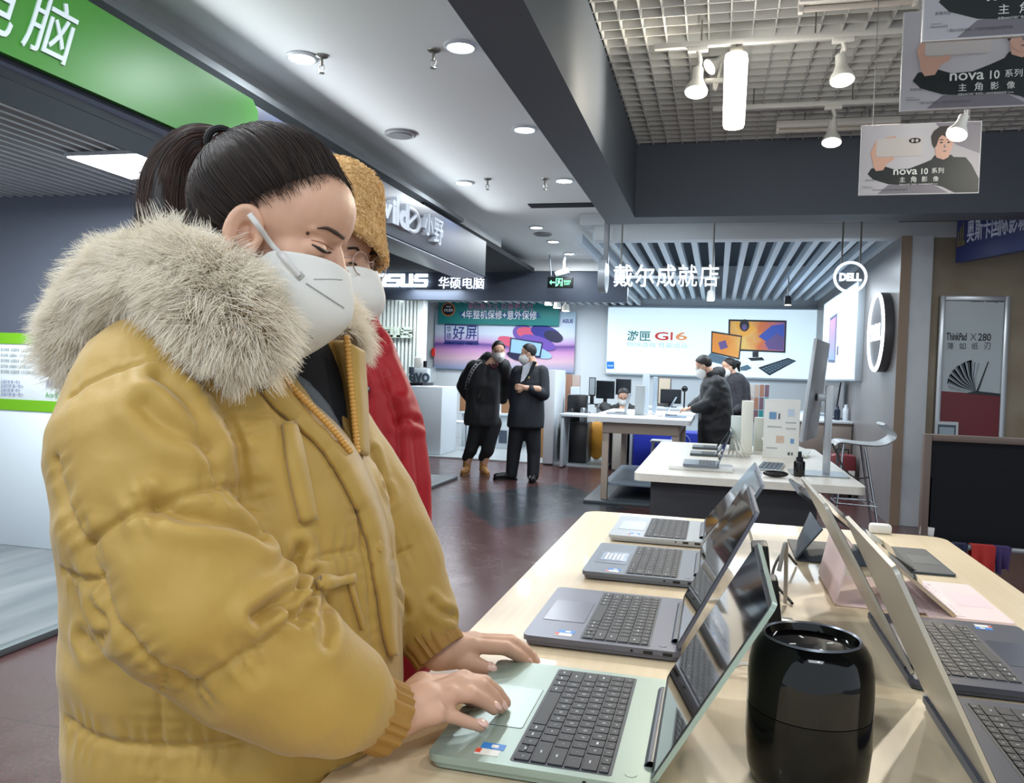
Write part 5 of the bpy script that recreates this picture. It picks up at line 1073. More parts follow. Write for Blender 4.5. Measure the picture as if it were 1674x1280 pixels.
# slatted feature wall with raised letters
Ys = 13.6; t = thing('slat_screen', 'white slatted feature wall with raised pale letters beside the red coat', 'wall panel', (PY(640, 600, Ys).x, Ys, .02))
MB().span((PY(560, 600, Ys).x, Ys + .1, .02), (PY(683, 600, Ys).x, Ys + .14, 2.57)).build('backing', M('slat_backing', (58, 76, 80), .7), t)
for k in range(15):
    x = PY(592 + k*6.3, 600, Ys).x; MB().span((x, Ys, .02), (x + .042, Ys + .1, 2.57), .004).build('slat', M('slat_wall_white', (232, 238, 234), .5), t)
m_ = MB(); latin_logo(m_, Ys - .05, 598, 535, 674, 551, .05); m_.build('raised_letters', M('letter_pale', (206, 220, 204), .4), t)
MB().span((PY(680, 600, Ys).x, Ys - .02, .02), (PY(690, 600, Ys).x, Ys + .2, 2.57), .004).build('end_post', M('slat_wall_white', (232, 238, 234)), t)
# evo counter and display
Ye_ = 12.0; a = PY(636, 640, Ye_); b = PY(691, 626, Ye_); t = thing('demo_counter', 'white demo counter with a black top behind the red coat', 'counter', ((a.x + b.x)/2, Ye_, .02))
MB().span((a.x - .3, Ye_, a.z), (b.x, Ye_ + .5, b.z), .004).build('top', M('cab_black', (18, 20, 24)), t)
MB().span((a.x - .28, Ye_ + .02, .02), (b.x - .02, Ye_ + .48, a.z), .004).build('body', M('cab_slate', (86, 92, 100), .5), t)
MB().span((PY(683, 640, Ye_).x, Ye_ - .35, .02), (PY(735, 640, Ye_).x, Ye_ + .4, PY(700, 631, Ye_).z), .01).build('front_cabinet', M('counter_white', (206, 214, 220)), t)
t = thing('letter_stand', 'clear stand with dark lower-case letters on the demo counter', 'sign', (PY(670, 626, Ye_).x, Ye_ + .2, b.z))
m_ = MB(); ftext(m_, 'evo', 669, 610, 703, 624.5, Ye_ + .1, .03, .03); m_.build('letters', M('evo_slate', (60, 70, 80), .35), t)
m_ = MB(); pspan(m_, 664, 600, 712, 624, Ye_ + .2, .01, 0); m_.build('clear_panel', M('clear_panel', (226, 236, 240), .05, trans=.9, alpha=.25), t)
m_ = MB(); pspan(m_, 668, 600, 676, 611, Ye_ + .1, .05); m_.build('badge', M('evo_slate', (60, 70, 80)), t)
a2 = PY(676, 606, Ye_ + .3); o = MB().span((a2.x, Ye_ + .3, a2.z), (PY(696, 606, Ye_ + .3).x, Ye_ + .42, PY(690, 584, Ye_ + .3).z), .02)
t = thing('white_gadget', 'white boxy device standing on the clear letter stand', 'device', (a2.x + .1, Ye_ + .3, b.z))
MB().span((a2.x, Ye_ + .26, b.z), (PY(700, 606, Ye_ + .3).x, Ye_ + .42, PY(690, 602, Ye_ + .3).z), .01).build('pedestal', M('counter_white', (206, 214, 220)), t)
MB().span((a2.x, Ye_ + .3, PY(690, 602, Ye_ + .3).z), (PY(688, 606, Ye_ + .3).x, Ye_ + .42, PY(690, 584, Ye_ + .3).z), .02).build('body', M('gadget_white', (206, 204, 198), .4), t)
MB().cyl((PY(695, 594, Ye_ + .3).x, Ye_ + .3, PY(695, 601, Ye_ + .3).z), (PY(695, 594, Ye_ + .3).x, Ye_ + .3, PY(695, 590, Ye_ + .3).z), .03).build('knob', bm_, t)
o = MB(); pspan(o, 705, 569, 711, 582, 14.9, .06); tag(o.build('alarm_box', M('alarm_red', (214, 50, 40), .5)), 'small red alarm box on the wall left of the dusk poster', 'box')
# white chair, cartons, white display ledge behind the two men
t = thing('white_chair', 'white moulded chair beside the demo counter', 'chair', (-3.9, 12.6, .02)); q = PY(760, 690, 13.0); pw_ = M('chair_white', (214, 218, 222), .4)
MB().box((q.x, 12.75, .47), (.34, .34, .035), .015).build('seat', pw_, t); MB().box((q.x - .16, 12.75, .68), (.03, .38, .42), .012, R=Matrix.Rotation(-.12, 3, 'Y')).build('backrest', pw_, t)
for sx in (-1, 1):
    for sy_ in (-1, 1): MB().tube([(q.x + .14*sx, 12.75 + .14*sy_, .46), (q.x + .165*sx, 12.75 + .18*sy_, .02)], .013, 8).build('leg', chrome, t)
brown = M('cardboard', (150, 108, 74), .8)
for px0, py0, px1, Y, zb, l in [(752, 644, 768, 13.3, .62, 'brown carton on the white ledge, left of the man in the hooded jacket'), (820, 648, 830, 13.3, .62, 'brown carton seen between the two standing men')]:
    a2 = PY(px0, py0, Y); b2 = PY(px1, py0, Y); o = MB().span((a2.x, Y, zb), (b2.x, Y + .3, a2.z), .006).build('cardboard_box', brown); tag(o, l, 'box')
a2 = PY(752, 684, 13.2); b2 = PY(838, 684, 13.2); t = thing('white_ledge', 'low white display ledge behind the two standing men', 'ledge', ((a2.x + b2.x)/2, 13.2, .02))
MB().span((a2.x, 13.2, .58), (b2.x + .1, 13.9, .62), .004).build('top', M('counter_white', (206, 214, 220)), t); MB().span((a2.x + .02, 13.25, .02), (b2.x + .08, 13.9, .58), .004).build('body', M('ledge_body', (196, 206, 212), .5), t)
m_ = MB(); pspan(m_, 815, 704, 829, 724, 13.24, .006, 0, 0); m_.build('printed_panel', M('ledge_print', (70, 80, 96), .4), t)
q = PY(870, 700, 12.6); t = thing('timber_board', 'tan board leaning at the left of the white partition', 'board', (q.x, 12.4, .02)); a2 = PY(880, 700, 12.2); MB().span((a2.x, 12.2, .02), (PY(893, 700, 12.2).x, 12.3, a2.z), .006).build('board', M('board_tan', (176, 128, 80), .6), t); MB().ell((PY(887, 694, 12.2).x, 12.25, a2.z + .03), (.08, .05, .07), 14, 10).build('wrapped_top', M('wrap_pale', (176, 184, 196), .5), t)
a2 = PY(872, 640, 13.6); o = MB().span((a2.x, 13.6, .02), (PY(893, 640, 13.6).x, 14.0, PY(880, 640, 13.6).z), .006).build('grey_cabinet', M('cab_grey', (110, 118, 130), .5)); tag(o, 'grey cabinet behind the man in the suit', 'cabinet')
# shop spotlights at the poster wall, tube lights
for px, py, Y, l in [(712, 484, 12.6, 'lit ceiling spotlight just below the glowing shop name'), (897, 493, 12.4, 'lit white spotlight below the exit sign, left of three'), (911, 498, 12.6, 'white spotlight below the exit sign, middle of three'), (925, 503, 12.8, 'white spotlight below the exit sign, right of three')]:
    q = PY(px, py, Y); t = thing('spotlight', l, 'spotlight', (q.x, q.y, 2.62), group='poster shop spotlights')
    MB().cyl((q.x, q.y, q.z), (q.x, q.y, 2.62), .01, n=8).build('stem', sp_m, t); MB().lathe([(.03, q.z + .06), (.05, q.z + .04), (.065, q.z - .05), (.06, q.z - .055)], (q.x, q.y, 0), 24, caps=False).build('lamp_shade', spot_w, t)
    MB().lathe([(.056, q.z - .045), (.05, q.z - .056), (.001, q.z - .058)], (q.x, q.y, 0), 20).build('bulb', bulb_m, t)
for p0_, p1_, l in [((625, 478), (660, 487), 'glowing tube light under the slats above the red coat'), ((765, 481), (795, 492), 'glowing tube light under the slats above the teal banner')]:
    A = G(*p0_, 2.6); B = G(*p1_, 2.6); o = MB().tube([A, B], .02, 10).build('tube_light', M('tube_glow', (240, 248, 255), .4, emit=6)); tag(o, l, 'light')
# ================================================================ PEOPLE: shared makers
skin_m = M('skin', (214, 170, 144), .5, nz=(30, .3, (202, 152, 128))); skin_m.node_tree.nodes['Principled BSDF'].inputs['Subsurface Weight'].default_value = .12
skin_m.node_tree.nodes['Principled BSDF'].inputs['Subsurface Radius'].default_value = (.02, .008, .005)
mask_m = M('mask_white', (226, 226, 222), .7, bump=(900, .15, .001)); hair_cap_m = M('hair_cap', (22, 18, 18), .55)
def Rm(yaw, pitch=0, roll=0):   # yaw about z, pitch > 0 looks down, roll about facing axis
    return Matrix.Rotation(yaw, 4, 'Z') @ Matrix.Rotation(pitch, 4, 'Y') @ Matrix.Rotation(roll, 4, 'X')
def sub(mb, fn, T):   # shapes made in local head space, moved by T
    q = MB(); fn(q); mb.add(q.v, q.f, 0, True, T); return mb
def head_shapes(m, male=False, neck=True, ears=True, ear_c=(.002, .072, -.020)):
    j = 1.06 if male else 1.0
    m.ell((-.008, 0, .032), (.085, .073, .080), 28, 18); m.ell((.036 if not male else .030, 0, .040), (.052, .062, .055), 24, 14); m.ell((.034, 0, -.028), (.050, .058, .068), 24, 14)
    m.ell((.036, 0, -.075), (.042*j, .047*j, .036), 20, 12); m.ell((.068, 0, -.098), (.018*j, .022*j, .015), 16, 10); m.ell((0, 0, -.045), (.06, .060*j, .05), 20, 12)
    cap(m, (.082, 0, .006), (.104, 0, -.036), .0075, .0105, 14); m.ell((.100, 0, -.042), (.011, .012, .009), 14, 10)
    for s in (-1, 1):
        m.ell((.048, .034*s, -.030), (.028, .022, .027), 16, 10); cap(m, (.080 - (0 if male else .0035), .012*s, .021), (.066 - (0 if male else .003), .046*s, .019), .0085, .0075 if male else .0045, 12); m.ell((.095, .011*s, -.043), (.010, .008, .007), 12, 8)
        m.ell((.066, .031*s, -.001), (.0145, .0165, .0125), 18, 12)
        if ears:
            c = Vector((ear_c[0], ear_c[1]*s, ear_c[2])); X = Matrix.Translation(c) @ Matrix.Rotation(-.35*s, 4, 'Z') @ Matrix.Rotation(-.12, 4, 'Y')
            pts = [X @ Vector((.017*math.cos(a)*(1.0 if math.sin(a) > 0 else .78) - .004, .006*s, .031*math.sin(a))) for a in np.linspace(-.6, math.pi*1.28, 16)]
            m.tube(pts, .0058, 10); m.ell(X @ Vector((-.002, -.002*s, 0)), (.017, .0042, .027), 16, 10); m.ell(X @ Vector((.004, .003*s, -.027)), (.009, .005, .009), 12, 8)
            m.ell(X @ Vector((.013, .004*s, -.004)), (.004, .005, .008), 10, 8)
            m.tube([X @ Vector((.010*math.cos(a) - .003, .0055*s, .018*math.sin(a) + .002)) for a in np.linspace(0, math.pi*1.1, 10)], .0035, 8)
    cap(m, (.086, -.017, -.070), (.086, .017, -.070), .0055, .0055, 10)
    if neck: cap(m, (-.022, 0, -.06), (-.050, 0, -.19), .052*j, .058*j, 20)
def in_hair(p, style, mg=0.0):   # p in local head space; True where the scalp carries hair
    x, y, z = p; z -= mg; x += mg*.6
    if style == 'up':      # combed back, forehead and temples free
        return z > .066 - .40*max(0, x - .0)*0 + (x - .050)*1.15 - (0.0 if abs(y) < .05 else 0) and z > -.02 - .0 + (x + .01)*.95 and not (x > .078) and z > -.085 + max(0, x + .02)*1.2
    if style == 'short':
        return z > .045 + (x - .06)*1.3 and z > -.055 + max(0, x + .055)*1.25
    return z > .05 + (x - .07)*1.2 and z > -.13
def hair_mesh(name, T, style, mat_, parent, grow=.010, vox=.006, mg=0.0):
    m = MB(); sub(m, lambda q: (q.ell((-.009, 0, .034), (.086 + grow, .073 + grow, .081 + grow), 40, 26), q.ell((.034, 0, .042), (.052 + grow*.6, .061 + grow*.6, .055 + grow*.7), 30, 20)), T)
    o = remesh(m, name, mat_, vox, 3, parent); me = o.data; Ti = T.inverted()
    bm = bmesh.new(); bm.from_mesh(me)
    kill = [f for f in bm.faces if not in_hair(Ti @ f.calc_center_median(), style, mg)]
    bmesh.ops.delete(bm, geom=kill, context='FACES'); bm.to_mesh(me); bm.free()
    so = o.modifiers.new('thickness', 'SOLIDIFY'); so.thickness = .004; so.offset = -1
    return o
def face_mask(T, parent, scale=1.0, mat_=None, rows=14, cols=17, name='face_mask'):
    ridge = [(.105, -.012), (.121, -.040), (.126, -.068), (.103, -.105), (.072, -.140)]
    mid = [(.080, .036, -.007), (.084, .047, -.045), (.083, .047, -.075), (.073, .040, -.107), (.060, .014, -.138)]
    edge = [(.032, .064, -.020), (.014, .069, -.048), (.008, .068, -.074), (.020, .056, -.104), (.052, .020, -.134)]
    r = spline([(a, 0, b) for a, b in ridge], 4); mm = spline(mid, 4); e = spline(edge, 4); n = len(r); V = []; k = 8
    for i in range(n):
        for j in range(-k, k + 1):
            t = abs(j)/k; s = 1 if j >= 0 else -1
            p = r[i]*(1 - t)*(1 - 2*t) + mm[i]*4*t*(1 - t) + e[i]*t*(2*t - 1) if t < .5 else r[i]*(1 - t)*(1 - 2*t) + mm[i]*4*t*(1 - t) + e[i]*t*(2*t - 1)
            V.append(T @ (Vector((p.x, p.y*s, p.z))*scale))
    w = 2*k + 1; fs = [[i*w + j, i*w + j + 1, (i + 1)*w + j + 1, (i + 1)*w + j] for i in range(n - 1) for j in range(w - 1)]
    o = MB().add(V, fs, 0, True).build(name, mat_ or mask_m, parent); so = o.modifiers.new('t', 'SOLIDIFY'); so.thickness = .0022; so.offset = 0
    o.modifiers.new('s', 'SUBSURF').levels = 1; o.modifiers['s'].render_levels = 1
    return o
def straps(T, parent, mat_):
    for s in (-1, 1):
        for a, b in (((.038, .064, -.034), (.004, .078, .012)), ((.032, .060, -.085), (.002, .076, -.035))):
            MB().tube(spline([T @ Vector((a[0], a[1]*s, a[2])), T @ Vector(((a[0] + b[0])/2, .079*s, (a[2] + b[2])/2)), T @ Vector((b[0], b[1]*s, b[2]))], 5), .0022, 8).build('ear_strap', mat_, parent)
def glasses(T, parent, mat_, r=.022):
    m = MB()
    for s in (-1, 1):
        m.tube([T @ Vector((.098 - .10*(abs(.031*s + r*math.cos(a)) - .0)*.22, .031*s + r*math.cos(a), -.002 + r*.86*math.sin(a))) for a in np.linspace(0, 2*math.pi, 25)[:-1]], .0011, 6, closed=True)
        m.tube([T @ Vector((.092, .054*s, .004)), T @ Vector((.04, .074*s, .006)), T @ Vector((-.01, .079*s, .006))], .0012, 6)
    m.tube([T @ Vector((.099, -.010, .002)), T @ Vector((.103, 0, .005)), T @ Vector((.099, .010, .002))], .0011, 6)
    return m.build('glasses', mat_, parent)
def eyes_far(T, parent):
    for s in (-1, 1):
        MB().tube([T @ Vector((.0805, .031*s + d, -.001 - abs(d)*.25)) for d in (-.011, -.004, .004, .011)], .0018, 6).build('eye', M('eye_dark', (30, 22, 20), .4), parent)
        MB().tube([T @ Vector((.086 - abs(d)*.25, .032*s + d*s, .021 + (.004 if d > -.01 else 0) - .2*max(0, d))) for d in (-.015, -.005, .006, .018)], .0024, 6).build('eyebrow', M('brow_dark', (34, 26, 24), .7), parent)
def folds(amp, sc, seed=0, dirz=.5):
    off = Vector((seed*3.1, seed*1.7, seed*.9))
    def fn(co, nr):
        h = np.array([noise.noise(Vector((c[0]*sc, c[1]*sc, c[2]*sc*dirz)) + off)*.7 + noise.noise(Vector((c[0]*sc*2.3, c[1]*sc*2.3, c[2]*sc*1.6*dirz)) + off)*.4 for c in co])
        return co + nr*(h*amp)[:, None]
    return fn
def garment(name, parent, mat_, chains, ells=(), vox=.011, sm=4, amp=.010, sc=9, seed=0, dirz=.5, loft=None, yaw=0):
    m = MB()
    if loft: ring_loft(m, loft, yaw)
    for pts, rs in chains: chain(m, pts, rs, 16)
    for c, r in ells: m.ell(c, r, 20, 14)
    return remesh(m, name, mat_, vox, sm, parent, folds(amp, sc, seed, dirz) if amp else None)
def simple_hand(m, w, f, up, s=1.0, side=1):   # wrist, finger direction, back-of-hand normal: palm, four bent fingers, thumb
    w = Vector(w); f = Vector(f).normalized(); up = Vector(up); up = (up - f*up.dot(f)).normalized(); sd = f.cross(up)*side
    k = w + f*.075*s
    for i, o in enumerate((-.028, -.010, .009, .026)):
        cap(m, w + sd*o*.5*s, k + sd*o*s, .016*s, .013*s, 12); L = (.058, .072, .076, .066)[3 - i]*s
        a = k + sd*o*s; b = a + (f*.8 - up*.35)*L*.5; c = b + (f*.45 - up*.8)*L*.45
        cap(m, a, b, .0105*s, .0095*s, 10); cap(m, b, c, .0095*s, .008*s, 10)
    a = w + sd*.022*s + f*.02*s; b = a + (sd*.6 + f*.7 - up*.25).normalized()*.045*s; c = b + (f - up*.3).normalized()*.032*s
    cap(m, a, b, .0135*s, .011*s, 12); cap(m, b, c, .011*s, .0085*s, 10)
def ring_loft(m, levels, yaw, n=32, e=2.5, T=None):   # torso of a garment: rounded rings with a clean cut hem
    R = []; cx, sx = math.cos(yaw), math.sin(yaw)
    for c, a, b in levels:
        ring = []
        for k in range(n):
            t = 2*math.pi*k/n; u = a*math.copysign(abs(math.cos(t))**(2/e), math.cos(t)); v = b*math.copysign(abs(math.sin(t))**(2/e), math.sin(t))
            ring.append(Vector(c) + Vector((cx*u - sx*v, sx*u + cx*v, 0)))
        R.append(ring)
    m.rings(R); return m
# ================================================================ FAR PEOPLE
def far_head(t, body_mb, T, male=True, style='short', hair_mat=None, mask=True, glass=None):
    sub(body_mb, lambda q: head_shapes(q, male), T)
    def finish():
        hair_mesh('hair', T, style, hair_mat or hair_cap_m, t, .012, .008)
        if mask: face_mask(T @ Matrix.Scale(1.04, 4), t); straps(T, t, mask_m)
        eyes_far(T, t)
        if glass: glasses(T, t, glass)
    return finish
blk = M('jacket_black', (20, 21, 25), .65, sheen=.1); pant_blk = M('trousers_black', (24, 25, 29), .8); suit = M('suit_navy', (26, 29, 38), .7); shoe_b = M('shoe_black', (16, 16, 18), .3)
tan_boot = M('boot_tan', (176, 128, 72), .6); sole = M('boot_sole', (150, 112, 70), .6)
def boots(t, ank, toe, mat_, sole_m, h=.11, seedn=0, name='shoe'):
    a = Vector(ank); d = Vector(toe) - a; d.z = 0; d.normalize(); s = Vector((-d.y, d.x, 0))
    m = MB(); f = Vector((a.x, a.y, 0))
    chain(m, [f - d*.03 + Vector((0, 0, .055)), f + d*.10 + Vector((0, 0, .05)), f + d*.19 + Vector((0, 0, .042))], [.045, .046, .036])
    cap(m, f + Vector((0, 0, .06)), f + Vector((0, 0, h)), .050, .052)
    o = remesh(m, name, mat_, .009, 3, t)
    m = MB(); P = [f - d*.07 + s*.03, f - d*.07 - s*.03, f + d*.08 - s*.046, f + d*.19 - s*.04, f + d*.23, f + d*.19 + s*.04, f + d*.08 + s*.046]
    m.prism([(p.x, p.y) for p in P], .022); m.build('sole', sole_m, o)
def man_standing():
    # ---- the man in the hooded jacket, stooping to his left
    Y0 = 9.95; P = lambda px, py, dy=0: PY(px, py, Y0 + dy)
    t = thing('person', 'man in a black hooded jacket and tan boots, stooping beside the suited man', 'person', P(780, 778) * Vector((1, 1, 0)) if False else (P(780, 778).x, Y0, 0))
    hd = PY(815, 573, Y0 - .16); T = Matrix.Translation(hd) @ Rm(math.radians(-62), math.radians(12), math.radians(6))
    b = MB(); fin = far_head(t, b, T, True, 'short', None, True, M('glasses_dark', (40, 40, 46), .3, metal=.4))
    hipL, hipR = P(783, 692, -.02), P(806, 692, .02); knL, knR = P(770, 735, -.04), P(797, 735, 0); anL, anR = P(763, 768, -.02), P(790, 770, .02)
    anL.z = anR.z = .11; ch = P(793, 610, -.08); wa = P(795, 665, 0); nk = P(805, 590, -.13)
    chain(b, [wa, ch, nk], [.11, .09, .052]); chain(b, [hipL, knL, anL], [.09, .06, .045]); chain(b, [hipR, knR, anR], [.09, .06, .045]); cap(b, hipL, hipR, .10)
    remesh(b, 'body', skin_m, .007, 3, t); fin()
    shL, shR = P(774, 600, -.05), P(823, 598, -.06); elL, elR = P(757, 632, .1), P(832, 622, .10); wrL, wrR = P(775, 662, .12), P(822, 652, .16)
    jk = garment('jacket', t, blk, [([shL, elL, wrL], [.095, .092, .07]), ([shR, elR, wrR], [.09, .088, .07]), ([shL, shR], [.085, .085]), ([P(784, 594, .04), P(797, 584, .0), P(808, 592, -.08)], [.055, .075, .06])],
                 vox=.011, sm=3, amp=.016, sc=8, seed=1, loft=[(P(786, 696), .20, .16), (P(786, 692), .215, .17), (P(787, 680), .225, .175), (P(789, 660), .22, .17), (P(791, 630, -.04), .22, .17), (P(795, 608, -.06), .20, .14), (P(801, 595, -.08), .13, .10)], yaw=.1)
    garment('trousers', t, pant_blk, [([hipL, knL, anL + Vector((0, 0, .10))], [.115, .088, .070]), ([hipR, knR, anR + Vector((0, 0, .11))], [.115, .088, .070]), ([hipL, hipR], [.115, .115])], amp=.012, sc=9, seed=2)
    boots(t, anL, anL + Vector((.02, -.3, 0)), tan_boot, sole, .155); boots(t, anR, anR + Vector((.18, -.3, 0)), tan_boot, sole, .155)
    m = MB(); cap(m, anR + Vector((0, 0, .04)), anR + Vector((0, 0, .12)), .050); remesh(m, 'sock', M('sock_grey', (170, 172, 176), .9), .008, 2, t)
    # light tape with dark marks down the sleeve
    bv = BVHTree.FromObject(jk, bpy.context.evaluated_depsgraph_get()); V = []; n = 0
    for (x, y) in [(786, 590), (779, 596), (773, 604), (768, 614), (764, 625), (762, 637)]:
        for dx in (-2.6, 2.6):
            d = Vector(ray(x + dx, y + dx*.5)); h = bv.ray_cast(Vector(CAM), d.normalized()); p = h[0] if h[0] else PY(x + dx, y, Y0 - .1); V.append(p - d.normalized()*.008)
        n += 1
    o = MB().add(V, [[2*i, 2*i + 1, 2*i + 3, 2*i + 2] for i in range(n - 1)], 0, True).build('sleeve_tape', M('tape_grey', (196, 198, 200), .7), jk)
    m = MB()
    for i in range(n - 1):
        a, b2, c, d = V[2*i], V[2*i + 1], V[2*i + 3], V[2*i + 2]; q = lambda u, v: (a*(1 - u) + b2*u)*(1 - v) + (d*(1 - u) + c*u)*v + Vector((0, -.004, 0))
        for k in range(2): m.quad(q(.25, .1 + .45*k), q(.75, .1 + .45*k), q(.75, .42 + .45*k), q(.25, .42 + .45*k))
    m.build('tape_marks', M('tape_black', (24, 24, 26), .7), jk)
    m = MB(); chain(m, [P(800, 596, -.22), P(807, 602, -.24), P(813, 596, -.24)], [.018, .022, .018]); remesh(m, 'collar', M('collar_maroon', (66, 28, 38), .8), .008, 2, jk)
    MB().tube([P(786, 640, -.19), P(781, 650, -.185)], .006, 6).build('zipper_pull', sp_m, jk)
man_standing()
def man_suit():
    Y0 = 9.66; P = lambda px, py, dy=0: PY(px, py, Y0 + dy)
    t = thing('person', 'man in a dark suit and white shirt facing the stooping man', 'person', (P(856, 785).x, Y0, 0))
    hd = PY(864, 578, Y0); T = Matrix.Translation(hd) @ Rm(math.radians(-164), math.radians(8), 0)
    b = MB(); fin = far_head(t, b, T, True, 'short')
    hipL, hipR = P(847, 695), P(870, 695, .05); knL, knR = P(840, 738), P(873, 742, .05); anL, anR = P(836, 776), P(871, 781, 0); anL.z = anR.z = .10
    ch = P(866, 615); nk = P(868, 596)
    chain(b, [P(860, 670), ch, nk], [.12, .10, .052]); chain(b, [hipL, knL, anL], [.09, .06, .045]); chain(b, [hipR, knR, anR], [.09, .06, .045]); cap(b, hipL, hipR, .11)
    h0 = P(858, 634, -.27); simple_hand(b, h0, (-1, .0, .05), (0, -1, .2), 1.1, -1); cap(b, P(880, 636, -.2), h0, .04, .032)
    remesh(b, 'body', skin_m, .006, 3, t); fin()
    shL, shR = P(846, 608, .03), P(886, 608, 0); elR = P(889, 645, -.06)
    jk = garment('suit_jacket', t, suit, [([shR, elR, P(868, 636, -.24)], [.082, .075, .052]), ([shL, P(838, 642, .05), P(842, 672, -.05)], [.08, .07, .055]), ([shL, shR], [.075, .08])],
                 amp=.008, sc=7, seed=4, sm=3, loft=[(P(859, 699), .225, .17), (P(859, 695), .23, .175), (P(860, 680), .225, .17), (P(862, 655), .205, .155), (P(865, 625), .215, .15), (P(867, 608), .20, .12), (P(868, 598), .12, .09)], yaw=.3)
    garment('trousers', t, M('trousers_suit', (22, 24, 31), .75), [([hipL, knL, anL - Vector((0, 0, .03))], [.115, .085, .075]), ([hipR, knR, anR - Vector((0, 0, .03))], [.115, .085, .075]), ([hipL, hipR], [.115, .115])], amp=.006, sc=8, seed=5)
    boots(t, anL, anL + Vector((-.25, -.12, 0)), shoe_b, shoe_b); boots(t, anR, anR + Vector((.05, -.3, 0)), shoe_b, shoe_b)
    bv = BVHTree.FromObject(jk, bpy.context.evaluated_depsgraph_get())
    def on(x, y, off=.01):
        d = Vector(ray(x, y)).normalized(); h = bv.ray_cast(Vector(CAM), d); return (h[0] if h[0] else PY(x, y, Y0 - .15)) - d*off
    sh = [on(855, 598), on(866, 592), on(873, 590), on(866, 606), on(856, 622), on(851, 625), on(851, 608)]
    MB().add(sh, [list(range(7))], 0).build('shirt', M('shirt_white', (206, 210, 220), .7), t)
    MB().add([on(851, 600, .014), on(855, 597, .014), on(853, 612, .014), on(850, 628, .014), on(847, 612, .014)], [[0, 1, 2, 3, 4]]).build('lapel', suit, jk)
    MB().add([on(872, 590, .014), on(878, 592, .014), on(868, 612, .014), on(855, 630, .014), on(862, 614, .014)], [[0, 1, 2, 3, 4]]).build('lapel', suit, jk)
    o = MB().ell(on(864, 617, .012), (.014, .01, .018), 10, 8).build('lapel_badge', M('badge_gold', (210, 200, 120), .3, metal=.5), jk)
man_suit()
def man_coat():
    Y0 = 9.5; P = lambda px, py, dy=0: PY(px, py, Y0 + dy)
    t = thing('person', 'man in a black padded coat bending over the laptop on the tall table', 'person', (P(1170, 780).x, Y0, 0))
    hd = PY(1151, 598, Y0); T = Matrix.Translation(hd) @ Rm(math.radians(174), math.radians(28), 0)
    b = MB(); fin = far_head(t, b, T, True, 'short', None, True, M('glasses_dark', (40, 40, 46)))
    hips = [P(1163, 700, -.05), P(1176, 700, .05)]
    for h in hips: chain(b, [h, Vector((h.x - .02, h.y, .45)), Vector((h.x, h.y, .08))], [.09, .06, .045])
    cap(b, *hips, .1); chain(b, [P(1170, 690), P(1169, 640), P(1158, 612)], [.12, .09, .052])
    h0 = P(1130, 668, -.15); simple_hand(b, h0, (-1, .1, -.1), (0, 0, 1), 1.1, -1); cap(b, P(1150, 662, -.18), h0, .04, .03)
    remesh(b, 'body', skin_m, .007, 3, t); fin()
    garment('padded_coat', t, blk, [([P(1172, 628, -.1), P(1158, 662, -.2), P(1136, 668, -.17)], [.10, .09, .055]), ([P(1170, 628, .15), P(1150, 655, .2), P(1132, 664, .15)], [.10, .085, .055]), ([P(1164, 612), P(1174, 610, .05)], [.075, .085])], amp=.014, sc=9, seed=7, dirz=1.3, sm=3, loft=[(P(1172, 742), .20, .22), (P(1172, 735), .21, .23), (P(1171, 700), .205, .23), (P(1170, 660), .19, .22), (P(1169, 632), .165, .21), (P(1168, 618), .12, .15)])
    garment('trousers', t, pant_blk, [([h, Vector((h.x - .02, h.y, .45)), Vector((h.x, h.y, .08))], [.11, .085, .07]) for h in hips], amp=.006, seed=8)
    for h in hips: boots(t, (h.x, h.y, .1), (h.x - .3, h.y, 0), shoe_b, shoe_b)
man_coat()
def woman_far():
    Y0 = 10.7; P = lambda px, py, dy=0: PY(px, py, Y0 + dy)
    t = thing('person', 'woman with tied back hair standing behind the black padded coat', 'person', (P(1205, 760).x, Y0, 0))
    hd = PY(1192, 600, Y0); T = Matrix.Translation(hd) @ Rm(math.radians(-166), math.radians(10), 0) @ Matrix.Scale(.98, 4)
    b = MB(); fin = far_head(t, b, T, False, 'short')
    hips = [P(1198, 700), P(1212, 700, .08)]
    for h in hips: chain(b, [h, Vector((h.x, h.y, .45)), Vector((h.x, h.y, .08))], [.085, .055, .042])
    cap(b, *hips, .1); chain(b, [P(1205, 690), P(1204, 640), P(1199, 612)], [.11, .08, .048]); remesh(b, 'body', skin_m, .007, 3, t); fin()
    m = MB(); m.ell(T @ Vector((-.115, 0, .03)), (.045, .045, .04), 16, 10); chain(m, [T @ Vector((-.115, 0, .02)), T @ Vector((-.125, 0, -.07))], [.03, .015]); remesh(m, 'hair_bun', hair_cap_m, .008, 2, t)
    garment('jacket', t, M('jacket_charcoal', (62, 60, 66), .8, nz=(22, .9, (40, 40, 46))), [([P(1216, 630, .0), P(1220, 665, -.05), P(1200, 672, -.2)], [.075, .065, .045]), ([P(1192, 630), P(1186, 665), P(1190, 672, -.1)], [.07, .06, .045]), ([P(1204, 625), P(1206, 700)], [.13, .15])], amp=.01, seed=9)
    garment('trousers', t, pant_blk, [([h, Vector((h.x, h.y, .45)), Vector((h.x, h.y, .08))], [.10, .08, .07]) for h in hips], amp=.005, seed=10)
    for h in hips: boots(t, (h.x, h.y, .1), (h.x - .3, h.y, 0), shoe_b, shoe_b)
woman_far()
